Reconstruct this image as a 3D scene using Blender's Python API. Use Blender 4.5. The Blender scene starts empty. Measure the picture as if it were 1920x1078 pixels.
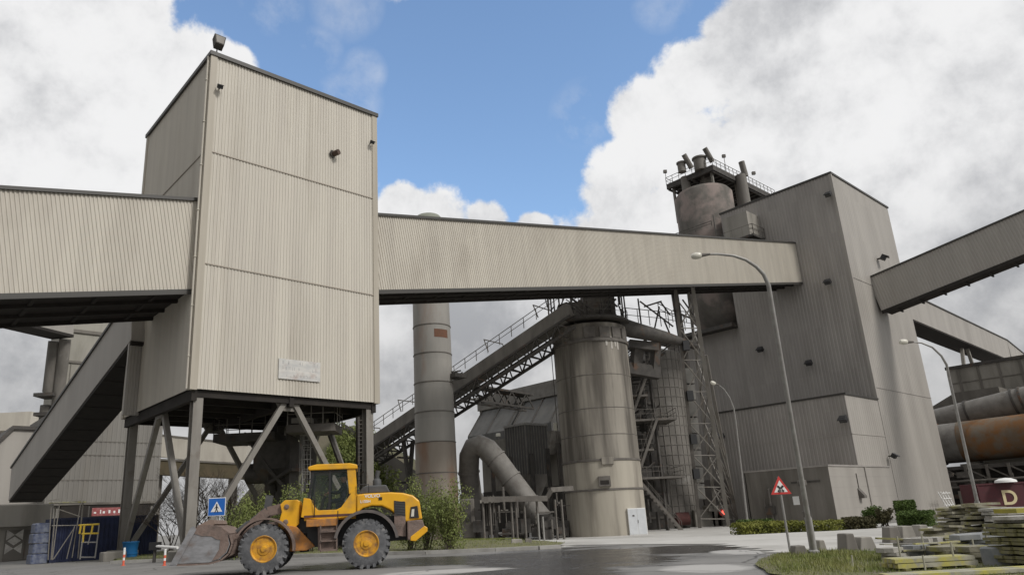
import bpy, math, random
from mathutils import Vector, Matrix
from mathutils.noise import noise as pnoise
random.seed(7)
R = math.radians
scn = bpy.context.scene
COL = scn.collection

# ------------------------------------------------------------------ camera
F, PX, PY, EYE = 1340.6005, 884.4156, 575.9745, 1.45
ROT = Matrix(((0.7587328706784044, -0.6496971753063787, -0.047095767867400745),
              (0.14964672561381587, 0.2442131522650713, -0.9581053145525394),
              (0.6339797224400563, 0.7198982682710591, 0.2825176010006447)))
CAM = Vector((0, 0, EYE))
def ray(u, v):
    return ROT.transposed() @ Vector(((u - PX) / F, (v - PY) / F, 1))
def on(u, v, x=None, y=None, z=None):
    d = ray(u, v)
    if x is not None: k = (x - CAM.x) / d.x
    elif y is not None: k = (y - CAM.y) / d.y
    else: k = (z - CAM.z) / d.z
    return CAM + d * k
def at(u, v, d):
    return CAM + ray(u, v) * d
def proj(P):
    q = ROT @ (Vector(P) - CAM)
    return PX + F * q.x / q.z, PY + F * q.y / q.z, q.z
def zat(P, v):
    lo, hi = -100, 200
    for _ in range(60):
        m = (lo + hi) / 2
        if proj((P[0], P[1], m))[1] > v: lo = m
        else: hi = m
    return m
def sz(n, d): return n / F * d
def smooth(a, b, t):
    t = min(1, max(0, (t - a) / (b - a))); return t * t * (3 - 2 * t)
def gz(x, y):                                   # the yard falls away a little towards the plant
    return -0.85 * smooth(30, 52, x) * smooth(14, 30, y)
def ground(u, v, n=6):
    P = on(u, v, z=0)
    for _ in range(n): P = on(u, v, z=gz(P.x, P.y))
    return P
YAW = R(48.631)
VF = Vector((math.cos(YAW), math.sin(YAW), 0)); VR = Vector((math.sin(YAW), -math.cos(YAW), 0))

cd = bpy.data.cameras.new('camera'); cam = bpy.data.objects.new('camera', cd); COL.objects.link(cam)
cd.sensor_fit = 'HORIZONTAL'; cd.sensor_width = 36; cd.lens = F / 1920 * 36
cd.shift_x = (960 - PX) / 1920; cd.shift_y = (PY - 539) / 1920
cd.clip_start = 0.1; cd.clip_end = 3000
r_, d_, f_ = ROT[0], ROT[1], ROT[2]
mw = Matrix((r_, -d_, -f_)).transposed().to_4x4(); mw.translation = CAM
cam.matrix_world = mw
scn.camera = cam

# ------------------------------------------------------------------ mesh builder
class MB:
    def __init__(s): s.v = []; s.f = []; s.mi = []; s.cur = 0; s.pc = []
    def add(s, vs, fs):
        o = len(s.v); s.v += [tuple(p) for p in vs]; s.pc.append((o, len(s.v), len(s.f), len(s.f) + len(fs)))
        for q in fs: s.f.append(tuple(i + o for i in q)); s.mi.append(s.cur)
    def quad(s, *p): s.add(p, [tuple(range(len(p)))])
    def hexa(s, b, t):                            # bottom quad, top quad
        s.add(list(b) + list(t), [(3, 2, 1, 0), (4, 5, 6, 7), (0, 1, 5, 4), (1, 2, 6, 5), (2, 3, 7, 6), (3, 0, 4, 7)])
    def box(s, x0, y0, z0, x1, y1, z1):
        s.hexa([(x0, y0, z0), (x1, y0, z0), (x1, y1, z0), (x0, y1, z0)], [(x0, y0, z1), (x1, y0, z1), (x1, y1, z1), (x0, y1, z1)])
    def bevbox(s, x0, y0, z0, x1, y1, z1, b):     # box with chamfered vertical and top edges
        def ring(i, z): return [(x0 + i + b, y0 + i, z), (x1 - i - b, y0 + i, z), (x1 - i, y0 + i + b, z), (x1 - i, y1 - i - b, z),
                                (x1 - i - b, y1 - i, z), (x0 + i + b, y1 - i, z), (x0 + i, y1 - i - b, z), (x0 + i, y0 + i + b, z)]
        vs = ring(0, z0) + ring(0, z1 - b) + ring(b, z1); fs = [tuple(range(7, -1, -1)), tuple(range(16, 24))]
        for k in (0, 8):
            for i in range(8): j = (i + 1) % 8; fs.append((k + i, k + j, k + 8 + j, k + 8 + i))
        s.add(vs, fs)
    def obox(s, c, ax, ay, az, sx, sy, sz_):      # oriented box about a centre
        c = Vector(c); ax = Vector(ax) * sx / 2; ay = Vector(ay) * sy / 2; az = Vector(az) * sz_ / 2
        s.hexa([c - ax - ay - az, c + ax - ay - az, c + ax + ay - az, c - ax + ay - az],
               [c - ax - ay + az, c + ax - ay + az, c + ax + ay + az, c - ax + ay + az])
    def beam(s, a, b, w, h, up=(0, 0, 1)):
        a = Vector(a); b = Vector(b); d = (b - a).normalized(); up = Vector(up)
        if abs(d.dot(up)) > .98: up = Vector((1, 0, 0)) if abs(d.x) < .9 else Vector((0, 1, 0))
        r = d.cross(up).normalized(); u = r.cross(d)
        s.obox((a + b) / 2, r, d, u, w, (b - a).length, h)
    def ibeam(s, a, b, w, h, t, up=(0, 1, 0)):    # H section
        a = Vector(a); b = Vector(b); d = (b - a).normalized(); up = Vector(up)
        r = d.cross(up).normalized(); u = r.cross(d); L = (b - a).length; c = (a + b) / 2
        s.obox(c + u * (h / 2 - t / 2), r, d, u, w, L, t); s.obox(c - u * (h / 2 - t / 2), r, d, u, w, L, t)
        s.obox(c, r, d, u, t, L, h - 2 * t)
    def tube(s, pts, r, n=8, cap=True, r1=None):
        pts = [Vector(p) for p in pts]; m = len(pts); vs = []; fs = []; ref = None
        for i, p in enumerate(pts):
            d = (pts[min(i + 1, m - 1)] - pts[max(i - 1, 0)]).normalized()
            if ref is None:
                ref = Vector((0, 0, 1)) if abs(d.z) < .9 else Vector((1, 0, 0))
            a = d.cross(ref).normalized(); b = a.cross(d); ref = b
            rr = r if r1 is None else r + (r1 - r) * i / (m - 1)
            if isinstance(r, (list, tuple)): rr = r[i]
            for k in range(n):
                t = 2 * math.pi * k / n; vs.append(p + a * (rr * math.cos(t)) + b * (rr * math.sin(t)))
        for i in range(m - 1):
            for k in range(n):
                j = (k + 1) % n; fs.append((i * n + k, i * n + j, (i + 1) * n + j, (i + 1) * n + k))
        if cap: fs.append(tuple(range(n - 1, -1, -1))); fs.append(tuple(range((m - 1) * n, m * n)))
        s.add(vs, fs)
    def lathe(s, c, prof, n=48, axis=None, cap=True):
        c = Vector(c); ax = Vector(axis or (0, 0, 1)).normalized()
        a = ax.orthogonal().normalized(); b = ax.cross(a); vs = []; fs = []
        for r, z in prof:
            for k in range(n):
                t = 2 * math.pi * k / n; vs.append(c + ax * z + a * (r * math.cos(t)) + b * (r * math.sin(t)))
        for i in range(len(prof) - 1):
            for k in range(n):
                j = (k + 1) % n; fs.append((i * n + k, i * n + j, (i + 1) * n + j, (i + 1) * n + k))
        if cap: fs.append(tuple(range(n - 1, -1, -1))); fs.append(tuple(range((len(prof) - 1) * n, len(prof) * n)))
        s.add(vs, fs)
    def prism(s, poly, ext):
        ext = Vector(ext); n = len(poly); a = [Vector(p) for p in poly]; b = [p + ext for p in a]
        s.add(a + b, [tuple(range(n - 1, -1, -1)), tuple(range(n, 2 * n))] + [(i, (i + 1) % n, n + (i + 1) % n, n + i) for i in range(n)])
    def corr(s, o, u, L, up, h, nrm, pitch, d):   # trapezoid-ribbed sheet
        o = Vector(o); u = Vector(u).normalized(); up = Vector(up).normalized() * h; nrm = Vector(nrm)
        prof = [(0, 0), (.32, 0), (.44, 1), (.88, 1)]; pts = []; k = 0
        while k * pitch < L:
            for a, b in prof:
                t = (k + a) * pitch
                if t < L: pts.append(o + u * t + nrm * (b * d))
            k += 1
        pts.append(o + u * L)
        vs = pts + [p + up for p in pts]; n = len(pts)
        s.add(vs, [(i, i + 1, n + i + 1, n + i) for i in range(n - 1)])
    def rail(s, pts, h=1.1, step=1.5, r=.03, mid=True, up=(0, 0, 1)):
        up = Vector(up); pts = [Vector(p) for p in pts]
        for a, b in zip(pts, pts[1:]):
            L = (b - a).length; n = max(1, round(L / step))
            for i in range(n + 1):
                p = a.lerp(b, i / n); s.tube([p, p + up * h], r, 5)
            s.tube([a + up * h, b + up * h], r, 5)
            if mid: s.tube([a + up * h * .55, b + up * h * .55], r * .8, 5)
    def build(s, name, mat, parent=None, smooth_=False, origin=None, bevel=0, split=None):
        if split is None: split = parent is not None and name in SPLIT
        if split and len(s.pc) > 1:                 # every separate piece an object of its own
            for v0, v1, f0, f1 in s.pc:
                q = MB(); q.add(s.v[v0:v1], [tuple(i - v0 for i in f) for f in s.f[f0:f1]]); last = q.build(name, mat, parent, smooth_, origin, bevel, False)
            return last
        me = bpy.data.meshes.new(name)
        if parent is not None: o = ORG[parent.name]
        elif origin is not None: o = Vector(origin)
        else:
            n = max(1, len(s.v)); o = Vector((sum(p[0] for p in s.v) / n, sum(p[1] for p in s.v) / n, min(p[2] for p in s.v)))
        me.from_pydata([(p[0] - o[0], p[1] - o[1], p[2] - o[2]) for p in s.v], [], s.f)
        mats = mat if isinstance(mat, (list, tuple)) else [mat]
        for m in mats: me.materials.append(m)
        if len(mats) > 1: me.polygons.foreach_set('material_index', s.mi)
        if smooth_: me.polygons.foreach_set('use_smooth', [True] * len(me.polygons))
        me.update()
        ob = bpy.data.objects.new(name, me); COL.objects.link(ob)
        if smooth_ and smooth_ != 'all':
            try: me.set_sharp_from_angle(angle=R(38))
            except Exception: pass
        if parent is not None: ob.parent = parent
        else: ob.location = o
        if bevel:
            b = ob.modifiers.new('edge', 'BEVEL'); b.width = bevel; b.segments = 2; b.limit_method = 'ANGLE'; b.angle_limit = R(40)
        ORG[ob.name] = Vector(o); return ob
ORG = {}
SPLIT = {'floor_beam', 'sheet_lap', 'flange_ring', 'post', 'corner_flashing', 'seam_flashing', 'pump_block', 'pipework', 'rear_pillar', 'window_pillar', 'side_duct', 'service_ledge', 'pivot_pin', 'filter_pipe', 'vent_panel', 'machine_housing', 'trestle_tie', 'brace', 'door', 'bucket_hinge', 'front_frame_plate', 'lift_cylinder', 'chute', 'access_step', 'side_grille', 'pilaster', 'hood_rib', 'support_post', 'strut', 'axle', 'weather_hoop', 'flange', 'joint_line', 'boom_arm'}
def thing(name, label, cat, loc, group=None):
    o = bpy.data.objects.new(name, None); COL.objects.link(o); o.location = loc; o.empty_display_size = .2
    o['label'] = label; o['category'] = cat; o['kind'] = 'thing'
    if group: o['group'] = group
    ORG[o.name] = Vector(loc); return o
def tag(o, label, cat, group=None):
    o['label'] = label; o['category'] = cat; o['kind'] = 'thing'
    if group: o['group'] = group
    return o
def struct(o): o['kind'] = 'structure'; return o

# ------------------------------------------------------------------ materials
def srgb(h):
    c = [int(h[i:i + 2], 16) / 255 for i in (0, 2, 4)]
    return tuple((x / 12.92 if x <= .04045 else ((x + .055) / 1.055) ** 2.4) for x in c) + (1,)
def lin(r, g, b): return (r, g, b, 1)
def mk(name, c1, c2=None, sc=1.0, stretch=(1, 1, 1), rough=.8, metal=0, c3=None, sc3=.3, st3=(1, 1, 1), lo3=.5, hi3=.75, bump=0, bsc=20, lo=.35, hi=.65, rlo=None, panel=None, pv=.08, spec=None):
    """weathered surface: c1/c2 by one noise, stains of c3 by a second one"""
    m = bpy.data.materials.new(name); m.use_nodes = True; nt = m.node_tree; N = nt.nodes; L = nt.links
    b = N['Principled BSDF']; b.inputs['Roughness'].default_value = rough; b.inputs['Metallic'].default_value = metal
    b.inputs['Base Color'].default_value = c1
    tc = N.new('ShaderNodeTexCoord')
    def nz(scale, st, det=6):
        mp = N.new('ShaderNodeMapping'); mp.inputs['Scale'].default_value = [scale * k for k in st]
        L.new(tc.outputs['Object'], mp.inputs['Vector'])
        n = N.new('ShaderNodeTexNoise'); n.inputs['Scale'].default_value = 1; n.inputs['Detail'].default_value = det; n.inputs['Roughness'].default_value = .6
        L.new(mp.outputs[0], n.inputs['Vector']); return n.outputs['Fac']
    def rng(o, a, c, t0=0, t1=1):
        r = N.new('ShaderNodeMapRange'); r.inputs['From Min'].default_value = a; r.inputs['From Max'].default_value = c
        r.inputs['To Min'].default_value = t0; r.inputs['To Max'].default_value = t1; L.new(o, r.inputs['Value']); return r.outputs[0]
    def mix(f, a, c):
        x = N.new('ShaderNodeMix'); x.data_type = 'RGBA'; L.new(f, x.inputs['Factor'])
        for k, q in ((6, a), (7, c)):
            if isinstance(q, tuple): x.inputs[k].default_value = q
            else: L.new(q, x.inputs[k])
        return x.outputs[2]
    col = c1
    if c2:
        n1 = nz(sc, stretch); col = mix(rng(n1, lo, hi), c1, c2)
        if rlo is not None: L.new(rng(n1, lo, hi, rough, rlo), b.inputs['Roughness'])
    if c3: col = mix(rng(nz(sc3, st3), lo3, hi3), col, c3)
    if panel:                                        # sheets of slightly different batches
        sp_ = N.new('ShaderNodeSeparateXYZ'); L.new(tc.outputs['Object'], sp_.inputs[0])
        def m2(op, a, c):
            q = N.new('ShaderNodeMath'); q.operation = op
            for i, k in enumerate((a, c)):
                if isinstance(k, (int, float)): q.inputs[i].default_value = k
                else: L.new(k, q.inputs[i])
            return q.outputs[0]
        cb = N.new('ShaderNodeCombineXYZ'); L.new(m2('FLOOR', m2('DIVIDE', m2('ADD', sp_.outputs[0], sp_.outputs[1]), panel[0]), 0), cb.inputs[0]); L.new(m2('FLOOR', m2('DIVIDE', sp_.outputs[2], panel[1]), 0), cb.inputs[1])
        wn_ = N.new('ShaderNodeTexWhiteNoise'); wn_.noise_dimensions = '2D'; L.new(cb.outputs[0], wn_.inputs['Vector'])
        hs = N.new('ShaderNodeHueSaturation'); L.new(rng(wn_.outputs['Value'], 0, 1, 1 - pv, 1 + pv), hs.inputs['Value'])
        if isinstance(col, tuple): hs.inputs['Color'].default_value = col
        else: L.new(col, hs.inputs['Color'])
        col = hs.outputs[0]
    if spec is not None: b.inputs['Specular IOR Level'].default_value = spec
    if not isinstance(col, tuple): L.new(col, b.inputs['Base Color'])
    if bump:
        bp = N.new('ShaderNodeBump'); bp.inputs['Strength'].default_value = bump; bp.inputs['Distance'].default_value = .05
        L.new(nz(bsc, (1, 1, 1)), bp.inputs['Height']); L.new(bp.outputs[0], b.inputs['Normal'])
    return m
def flat(name, c, rough=.6, metal=0): return mk(name, c, rough=rough, metal=metal)

V = (1, 1, .06)
M = {}
M['facade'] = mk('cream_ribbed_cladding', lin(.56, .525, .455), lin(.50, .465, .405), 1.6, (1, 1, .05), .62, c3=lin(.38, .345, .285), sc3=.5, st3=(1, 1, .12), lo3=.54, hi3=.82, panel=(.84, 200), pv=.035)
M['gallery'] = mk('cream_gallery_cladding', lin(.54, .505, .435), lin(.48, .445, .385), 1.4, (1, 1, .07), .62, c3=lin(.40, .365, .31), sc3=.35, st3=(1, 1, .4), lo3=.52, hi3=.8, panel=(.84, 30), pv=.035)
M['taupe'] = mk('taupe_ribbed_cladding', lin(.355, .332, .308), lin(.315, .294, .272), .8, (1, 1, .2), .6, c3=lin(.265, .246, .226), sc3=.16, st3=(1, 1, .35), lo3=.5, hi3=.8, panel=(.9, 6.2), pv=.05)
M['taupe_s'] = mk('taupe_smooth_cladding', lin(.375, .352, .32), lin(.335, .314, .285), .7, (1, 1, .1), .6, c3=lin(.275, .255, .23), sc3=.16, st3=(1, 1, .2), lo3=.52, hi3=.8, panel=(1.0, 6.2), pv=.035)
M['trim'] = flat('dark_roof_trim', lin(.05, .047, .042), .5)
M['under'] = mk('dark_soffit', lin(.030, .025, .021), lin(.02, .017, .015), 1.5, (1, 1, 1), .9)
M['column'] = mk('grey_painted_steel', lin(.24, .225, .20), lin(.18, .165, .145), 2, (1, 1, .2), .55, c3=lin(.12, .09, .065), sc3=1.2, lo3=.56, hi3=.8)
M['dksteel'] = mk('dusty_dark_steel', lin(.085, .078, .07), lin(.05, .046, .042), 1.5, rough=.75, c3=lin(.13, .075, .045), sc3=.8, lo3=.58, hi3=.75)
M['mdsteel'] = mk('dusty_mid_steel', lin(.155, .142, .126), lin(.10, .09, .08), 1.5, rough=.75, c3=lin(.14, .085, .05), sc3=.8, lo3=.6, hi3=.8)
M['galv'] = mk('galvanised_steel', lin(.34, .335, .32), lin(.26, .25, .235), 4, rough=.5, metal=.2)
M['silo'] = mk('stained_silo_shell', lin(.325, .30, .258), lin(.225, .206, .178), .5, (1, 1, .12), .8, c3=lin(.115, .104, .09), sc3=.6, st3=(1, 1, .08), lo3=.45, hi3=.62, spec=.2)
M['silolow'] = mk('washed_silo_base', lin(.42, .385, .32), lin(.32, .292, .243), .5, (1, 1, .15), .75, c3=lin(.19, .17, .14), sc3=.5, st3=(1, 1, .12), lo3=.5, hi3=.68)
M['silo2'] = mk('dusty_panel_silo', lin(.21, .195, .175), lin(.14, .13, .115), .8, (1, 1, .3), .75, c3=lin(.30, .29, .27), sc3=.35, lo3=.6, hi3=.75)
M['stack'] = mk('grey_chimney_shell', lin(.33, .315, .29), lin(.26, .25, .23), .5, (1, 1, .2), .7, c3=lin(.25, .165, .12), sc3=.26, st3=(1, 1, .3), lo3=.52, hi3=.72, panel=(40, 3.15), pv=.05)
M['stacklow'] = mk('tan_stained_chimney_base', lin(.30, .265, .225), lin(.24, .20, .165), .5, (1, 1, .25), .8, c3=lin(.23, .145, .10), sc3=.4, st3=(1, 1, .3), lo3=.46, hi3=.62)
M['rustpatch'] = mk('rust_patch', lin(.17, .08, .05), lin(.13, .07, .045), 2.5, rough=.9)
M['conc'] = mk('weathered_concrete', lin(.34, .32, .285), lin(.26, .245, .215), .6, (1, 1, .3), .9, c3=lin(.16, .15, .13), sc3=.4, st3=(1, 1, .15), lo3=.5, hi3=.75, bump=.2, bsc=3)
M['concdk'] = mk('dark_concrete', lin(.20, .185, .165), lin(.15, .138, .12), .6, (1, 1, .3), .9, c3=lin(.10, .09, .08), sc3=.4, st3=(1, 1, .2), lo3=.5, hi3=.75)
M['psilo'] = mk('pink_stained_concrete', lin(.175, .163, .148), lin(.12, .111, .1), .6, (1, 1, .5), .95, spec=.1, c3=lin(.27, .225, .205), sc3=.22, lo3=.47, hi3=.6, bump=.3, bsc=4)
M['greypanel'] = mk('grey_filter_panel', lin(.135, .134, .13), lin(.10, .099, .096), .6, (1, 1, .2), .9, spec=.15, c3=lin(.13, .125, .115), sc3=.4, st3=(1, 1, .2), lo3=.52, hi3=.8)
M['duct'] = mk('dusty_duct', lin(.22, .208, .19), lin(.16, .15, .136), 1, rough=.7, c3=lin(.11, .09, .07), sc3=.5, lo3=.55, hi3=.8)
M['rust'] = mk('rusty_kiln_shell', lin(.20, .10, .045), lin(.16, .11, .07), .7, rough=.95, spec=.1, c3=lin(.17, .145, .115), sc3=.35, lo3=.44, hi3=.62, panel=(2.4, 50), pv=.12)
M['maroon'] = mk('maroon_paint', lin(.085, .012, .018), lin(.06, .012, .015), 2, rough=.6)
M['cream'] = flat('cream_paint', lin(.70, .60, .36), .6)
M['navy'] = mk('navy_container_paint', lin(.020, .030, .085), lin(.014, .020, .055), 2, rough=.55)
M['bluegrey'] = mk('faded_blue_wrap', lin(.07, .09, .17), lin(.20, .22, .27), 4, rough=.6)
M['yellow'] = mk('yellow_machine_paint', lin(.80, .42, .012), lin(.70, .35, .012), 2.5, rough=.38, c3=lin(.42, .25, .07), sc3=1.3, lo3=.52, hi3=.75)
M['orange'] = mk('dirty_orange_paint', lin(.50, .20, .03), lin(.30, .14, .05), 4, rough=.6, c3=lin(.16, .11, .08), sc3=2.5, lo3=.5, hi3=.7)
M['mud'] = mk('mud_caked_brown_steel', lin(.165, .118, .098), lin(.22, .165, .14), 5, rough=.85, c3=lin(.09, .07, .06), sc3=2.5, lo3=.52, hi3=.7, bump=.4, bsc=14)
M['fender'] = mk('dusty_dark_fender', lin(.085, .075, .072), lin(.14, .12, .11), 4, rough=.7)
M['scoop'] = mk('polished_bucket_steel', lin(.30, .30, .31), lin(.21, .21, .215), 3, (1, 1, 3), .5, .2, c3=lin(.17, .13, .11), sc3=2.2, lo3=.52, hi3=.75)
M['tyre'] = mk('dusty_tyre_rubber', lin(.135, .137, .143), lin(.08, .082, .087), 5, rough=.9, c3=lin(.26, .255, .25), sc3=3, lo3=.56, hi3=.75, bump=.3, bsc=20)
M['hub'] = mk('yellow_wheel_rim', lin(.70, .35, .012), lin(.42, .20, .03), 4, rough=.55, c3=lin(.16, .09, .05), sc3=4.5, lo3=.5, hi3=.75)
M['black'] = flat('black_machine_plastic', lin(.018, .018, .019), .5)
M['dkgrey'] = mk('dark_grey_hood_cover', lin(.055, .057, .06), lin(.09, .09, .09), 3, rough=.6)
M['white'] = flat('white_paint', lin(.78, .78, .76), .5)
M['blue'] = flat('sign_blue', lin(.015, .13, .48), .45)
M['red'] = flat('sign_red', lin(.58, .045, .04), .45)
M['redor'] = flat('post_orange_red', lin(.68, .13, .07), .6)
M['bluebin'] = flat('blue_plastic', lin(.01, .14, .36), .45)
M['yel2'] = flat('yellow_handrail_paint', lin(.62, .44, .05), .6)
M['skin'] = flat('skin', lin(.35, .20, .14), .6)
M['cloth'] = flat('dark_work_jacket', lin(.02, .022, .03), .85)
M['stone'] = mk('rough_stone', lin(.30, .285, .255), lin(.42, .405, .375), 2.5, rough=.9, c3=lin(.13, .125, .06), sc3=1.5, lo3=.55, hi3=.75, bump=.5, bsc=8)
M['moss'] = mk('mossy_stone_slab', lin(.27, .255, .20), lin(.17, .155, .09), 3, rough=.95, c3=lin(.27, .26, .075), sc3=2.5, lo3=.5, hi3=.7, bump=.5, bsc=8)
M['board'] = mk('mossy_board', lin(.29, .275, .10), lin(.15, .142, .075), 5, (1, 1, 1), .9, c3=lin(.30, .28, .21), sc3=2, lo3=.55, hi3=.8)
M['plank'] = mk('pale_sawn_plank', lin(.40, .385, .30), lin(.28, .27, .22), 4, rough=.8, c3=lin(.46, .42, .08), sc3=1.6, lo3=.52, hi3=.66)
M['tarp'] = mk('blue_grey_wrapped_sheet', lin(.19, .20, .21), lin(.33, .335, .33), 3, rough=.5, c3=lin(.10, .108, .115), sc3=2, lo3=.55, hi3=.75)
M['bark'] = mk('grey_brown_bark', lin(.10, .08, .065), lin(.065, .052, .042), 6, rough=.95)
def leafmat(name, a, b):
    m = mk(name, a, b, .9, rough=.7, lo=.3, hi=.7); p = m.node_tree.nodes['Principled BSDF']
    try: p.inputs['Transmission Weight'].default_value = 0; p.inputs['Specular IOR Level'].default_value = .25
    except Exception: pass
    return m
M['leaf'] = leafmat('spring_willow_leaf', lin(.21, .235, .075), lin(.125, .16, .045))
M['leaf2'] = leafmat('yellow_green_hedge_leaf', lin(.23, .235, .05), lin(.12, .135, .032))
M['leaf3'] = leafmat('dark_topiary_leaf', lin(.055, .09, .022), lin(.10, .145, .032))
M['leafb'] = leafmat('brownish_shrub_leaf', lin(.085, .075, .035), lin(.05, .05, .022))
M['grass'] = leafmat('verge_grass', lin(.27, .265, .10), lin(.13, .175, .042))
M['soil'] = mk('grassy_soil', lin(.12, .125, .055), lin(.17, .155, .09), 1.2, rough=.95, c3=lin(.12, .105, .08), sc3=.6, lo3=.55, hi3=.7, bump=.4, bsc=6)
M['yard'] = mk('pale_dusty_yard', lin(.24, .232, .215), lin(.19, .183, .168), .25, rough=.9, c3=lin(.14, .135, .125), sc3=.15, lo3=.52, hi3=.75, bump=.15, bsc=4)
M['road'] = mk('worn_asphalt', lin(.30, .292, .28), lin(.24, .233, .222), .45, rough=.75, c3=lin(.17, .165, .157), sc3=.18, st3=(1, 1, 1), lo3=.52, hi3=.7, bump=.25, bsc=30)
def roadmat():
    m = mk('worn_asphalt', lin(.235, .229, .22), lin(.19, .185, .177), .45, rough=.75, c3=lin(.15, .146, .14), sc3=.18, lo3=.52, hi3=.7, bump=.25, bsc=30)
    nt = m.node_tree; N = nt.nodes; L = nt.links; b = N['Principled BSDF']; base = b.inputs['Base Color'].links[0].from_socket
    tc = N.new('ShaderNodeTexCoord'); O = tc.outputs['Object']
    def mt(op, a, c=None, e=None):
        q = N.new('ShaderNodeMath'); q.operation = op
        for i, k in enumerate((a, c, e)):
            if k is None: continue
            if isinstance(k, (int, float)): q.inputs[i].default_value = k
            else: L.new(k, q.inputs[i])
        return q.outputs[0]
    def nz(scale, det=6, rough=.6, rot=0, st=(1, 1, 1)):
        mp = N.new('ShaderNodeMapping'); mp.inputs['Rotation'].default_value = (0, 0, rot); L.new(O, mp.inputs[0]); m2 = N.new('ShaderNodeMapping'); m2.inputs['Scale'].default_value = [scale * k for k in st]; L.new(mp.outputs[0], m2.inputs[0])
        n = N.new('ShaderNodeTexNoise'); n.inputs['Scale'].default_value = 1; n.inputs['Detail'].default_value = det; n.inputs['Roughness'].default_value = rough; L.new(m2.outputs[0], n.inputs[0]); return n.outputs['Fac']
    def ell(u, v, hw, hd):                           # damp patch: centre on the ground, half width and half depth in metres
        c = ground(u, v); s_ = N.new('ShaderNodeVectorMath'); s_.operation = 'SUBTRACT'; s_.inputs[1].default_value = (c.x, c.y, 0); L.new(O, s_.inputs[0])
        o = []
        for ax_, k in ((VR, hw), (VF, hd)):
            d = N.new('ShaderNodeVectorMath'); d.operation = 'DOT_PRODUCT'; d.inputs[1].default_value = ax_ / k; L.new(s_.outputs[0], d.inputs[0]); o.append(mt('MULTIPLY', d.outputs['Value'], d.outputs['Value']))
        return mt('SUBTRACT', 1, mt('ADD', o[0], o[1]))
    wet = mt('MAXIMUM', mt('MAXIMUM', ell(780, 1052, 5.2, 3.2), ell(1075, 1042, 4.0, 7)), mt('MAXIMUM', ell(1250, 1031, 3.2, 3.6), ell(1000, 1078, 2.6, 3)))
    dry = mt('MAXIMUM', ell(1325, 1065, 1.15, 1.5), mt('MAXIMUM', ell(830, 1071, 2.2, 1.0), ell(1390, 1034, 1.0, 1.6)))
    wet = mt('SUBTRACT', mt('MAXIMUM', wet, -1.2), mt('MULTIPLY', mt('MAXIMUM', dry, 0), 2.6))
    rw = math.atan2(VR.y, VR.x); w_ = mt('ADD', wet, mt('ADD', mt('MULTIPLY', mt('SUBTRACT', nz(.35, 8), .5), 2.2), mt('MULTIPLY', mt('SUBTRACT', nz(1, 5, .6, -rw, (.12, 1.6, 1)), .5), 2.0)))
    mr = N.new('ShaderNodeMapRange'); mr.interpolation_type = 'SMOOTHSTEP'; mr.inputs['From Min'].default_value = -.12; mr.inputs['From Max'].default_value = .38; L.new(w_, mr.inputs[0]); W = mr.outputs[0]
    def mixc(f, a, c):
        x = N.new('ShaderNodeMix'); x.data_type = 'RGBA'; L.new(f, x.inputs[0])
        for k, q in ((6, a), (7, c)):
            if isinstance(q, tuple): x.inputs[k].default_value = q
            else: L.new(q, x.inputs[k])
        return x.outputs[2]
    drm = N.new('ShaderNodeMapRange'); drm.inputs['From Min'].default_value = .05; drm.inputs['From Max'].default_value = .5; L.new(mt('ADD', dry, mt('MULTIPLY', mt('SUBTRACT', nz(1.3, 6), .5), 1.4)), drm.inputs[0])
    trk = N.new('ShaderNodeMapRange'); trk.inputs['From Min'].default_value = .52; trk.inputs['From Max'].default_value = .66; trk.inputs['To Max'].default_value = .5; L.new(nz(1, 6, .55, -rw, (.10, 1.9, 1)), trk.inputs[0])
    col = mixc(trk.outputs[0], base, lin(.135, .13, .125)); col = mixc(drm.outputs[0], col, lin(.40, .39, .375)); col = mixc(W, col, lin(.062, .058, .054))
    vo = N.new('ShaderNodeTexVoronoi'); vo.feature = 'DISTANCE_TO_EDGE'; vo.inputs['Scale'].default_value = .22; nn = N.new('ShaderNodeTexNoise'); nn.inputs['Scale'].default_value = .9; nn.inputs['Detail'].default_value = 6
    L.new(O, nn.inputs[0]); va = N.new('ShaderNodeVectorMath'); va.operation = 'MULTIPLY_ADD'; va.inputs[1].default_value = (1.2, 1.2, 0); L.new(nn.outputs['Color'], va.inputs[0]); L.new(O, va.inputs[2]); L.new(va.outputs[0], vo.inputs['Vector'])
    ck = N.new('ShaderNodeMapRange'); ck.inputs['From Min'].default_value = .004; ck.inputs['From Max'].default_value = .010; ck.inputs['To Min'].default_value = .75; ck.inputs['To Max'].default_value = 0; L.new(vo.outputs['Distance'], ck.inputs[0])
    col = mixc(ck.outputs[0], col, lin(.05, .048, .045)); L.new(col, b.inputs['Base Color'])
    rr_ = N.new('ShaderNodeMapRange'); rr_.inputs['To Min'].default_value = .8; rr_.inputs['To Max'].default_value = .14; L.new(mt('MULTIPLY', W, mt('MULTIPLY_ADD', nz(.8, 4), 1.0, .45)), rr_.inputs[0]); L.new(rr_.outputs[0], b.inputs['Roughness'])
    return m
M['road'] = roadmat()
M['apron'] = mk('pale_concrete_apron', lin(.50, .49, .465), lin(.41, .40, .375), .25, rough=.85, c3=lin(.31, .30, .28), sc3=.2, lo3=.52, hi3=.72, bump=.15, bsc=4)
M['kerb'] = mk('kerb_concrete', lin(.42, .41, .385), lin(.30, .29, .27), 1.5, rough=.85)
M['sign_old'] = mk('faded_sign_panel', lin(.62, .60, .56), lin(.46, .46, .45), 1.1, (1, 1, 2.5), .6, c3=lin(.42, .36, .33), sc3=1.4, lo3=.52, hi3=.72)
M['hillm'] = mk('scrubby_bank', lin(.10, .105, .055), lin(.13, .115, .08), .3, rough=.95, c3=lin(.07, .08, .035), sc3=.5, lo3=.5, hi3=.65, bump=.8, bsc=2)
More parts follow.
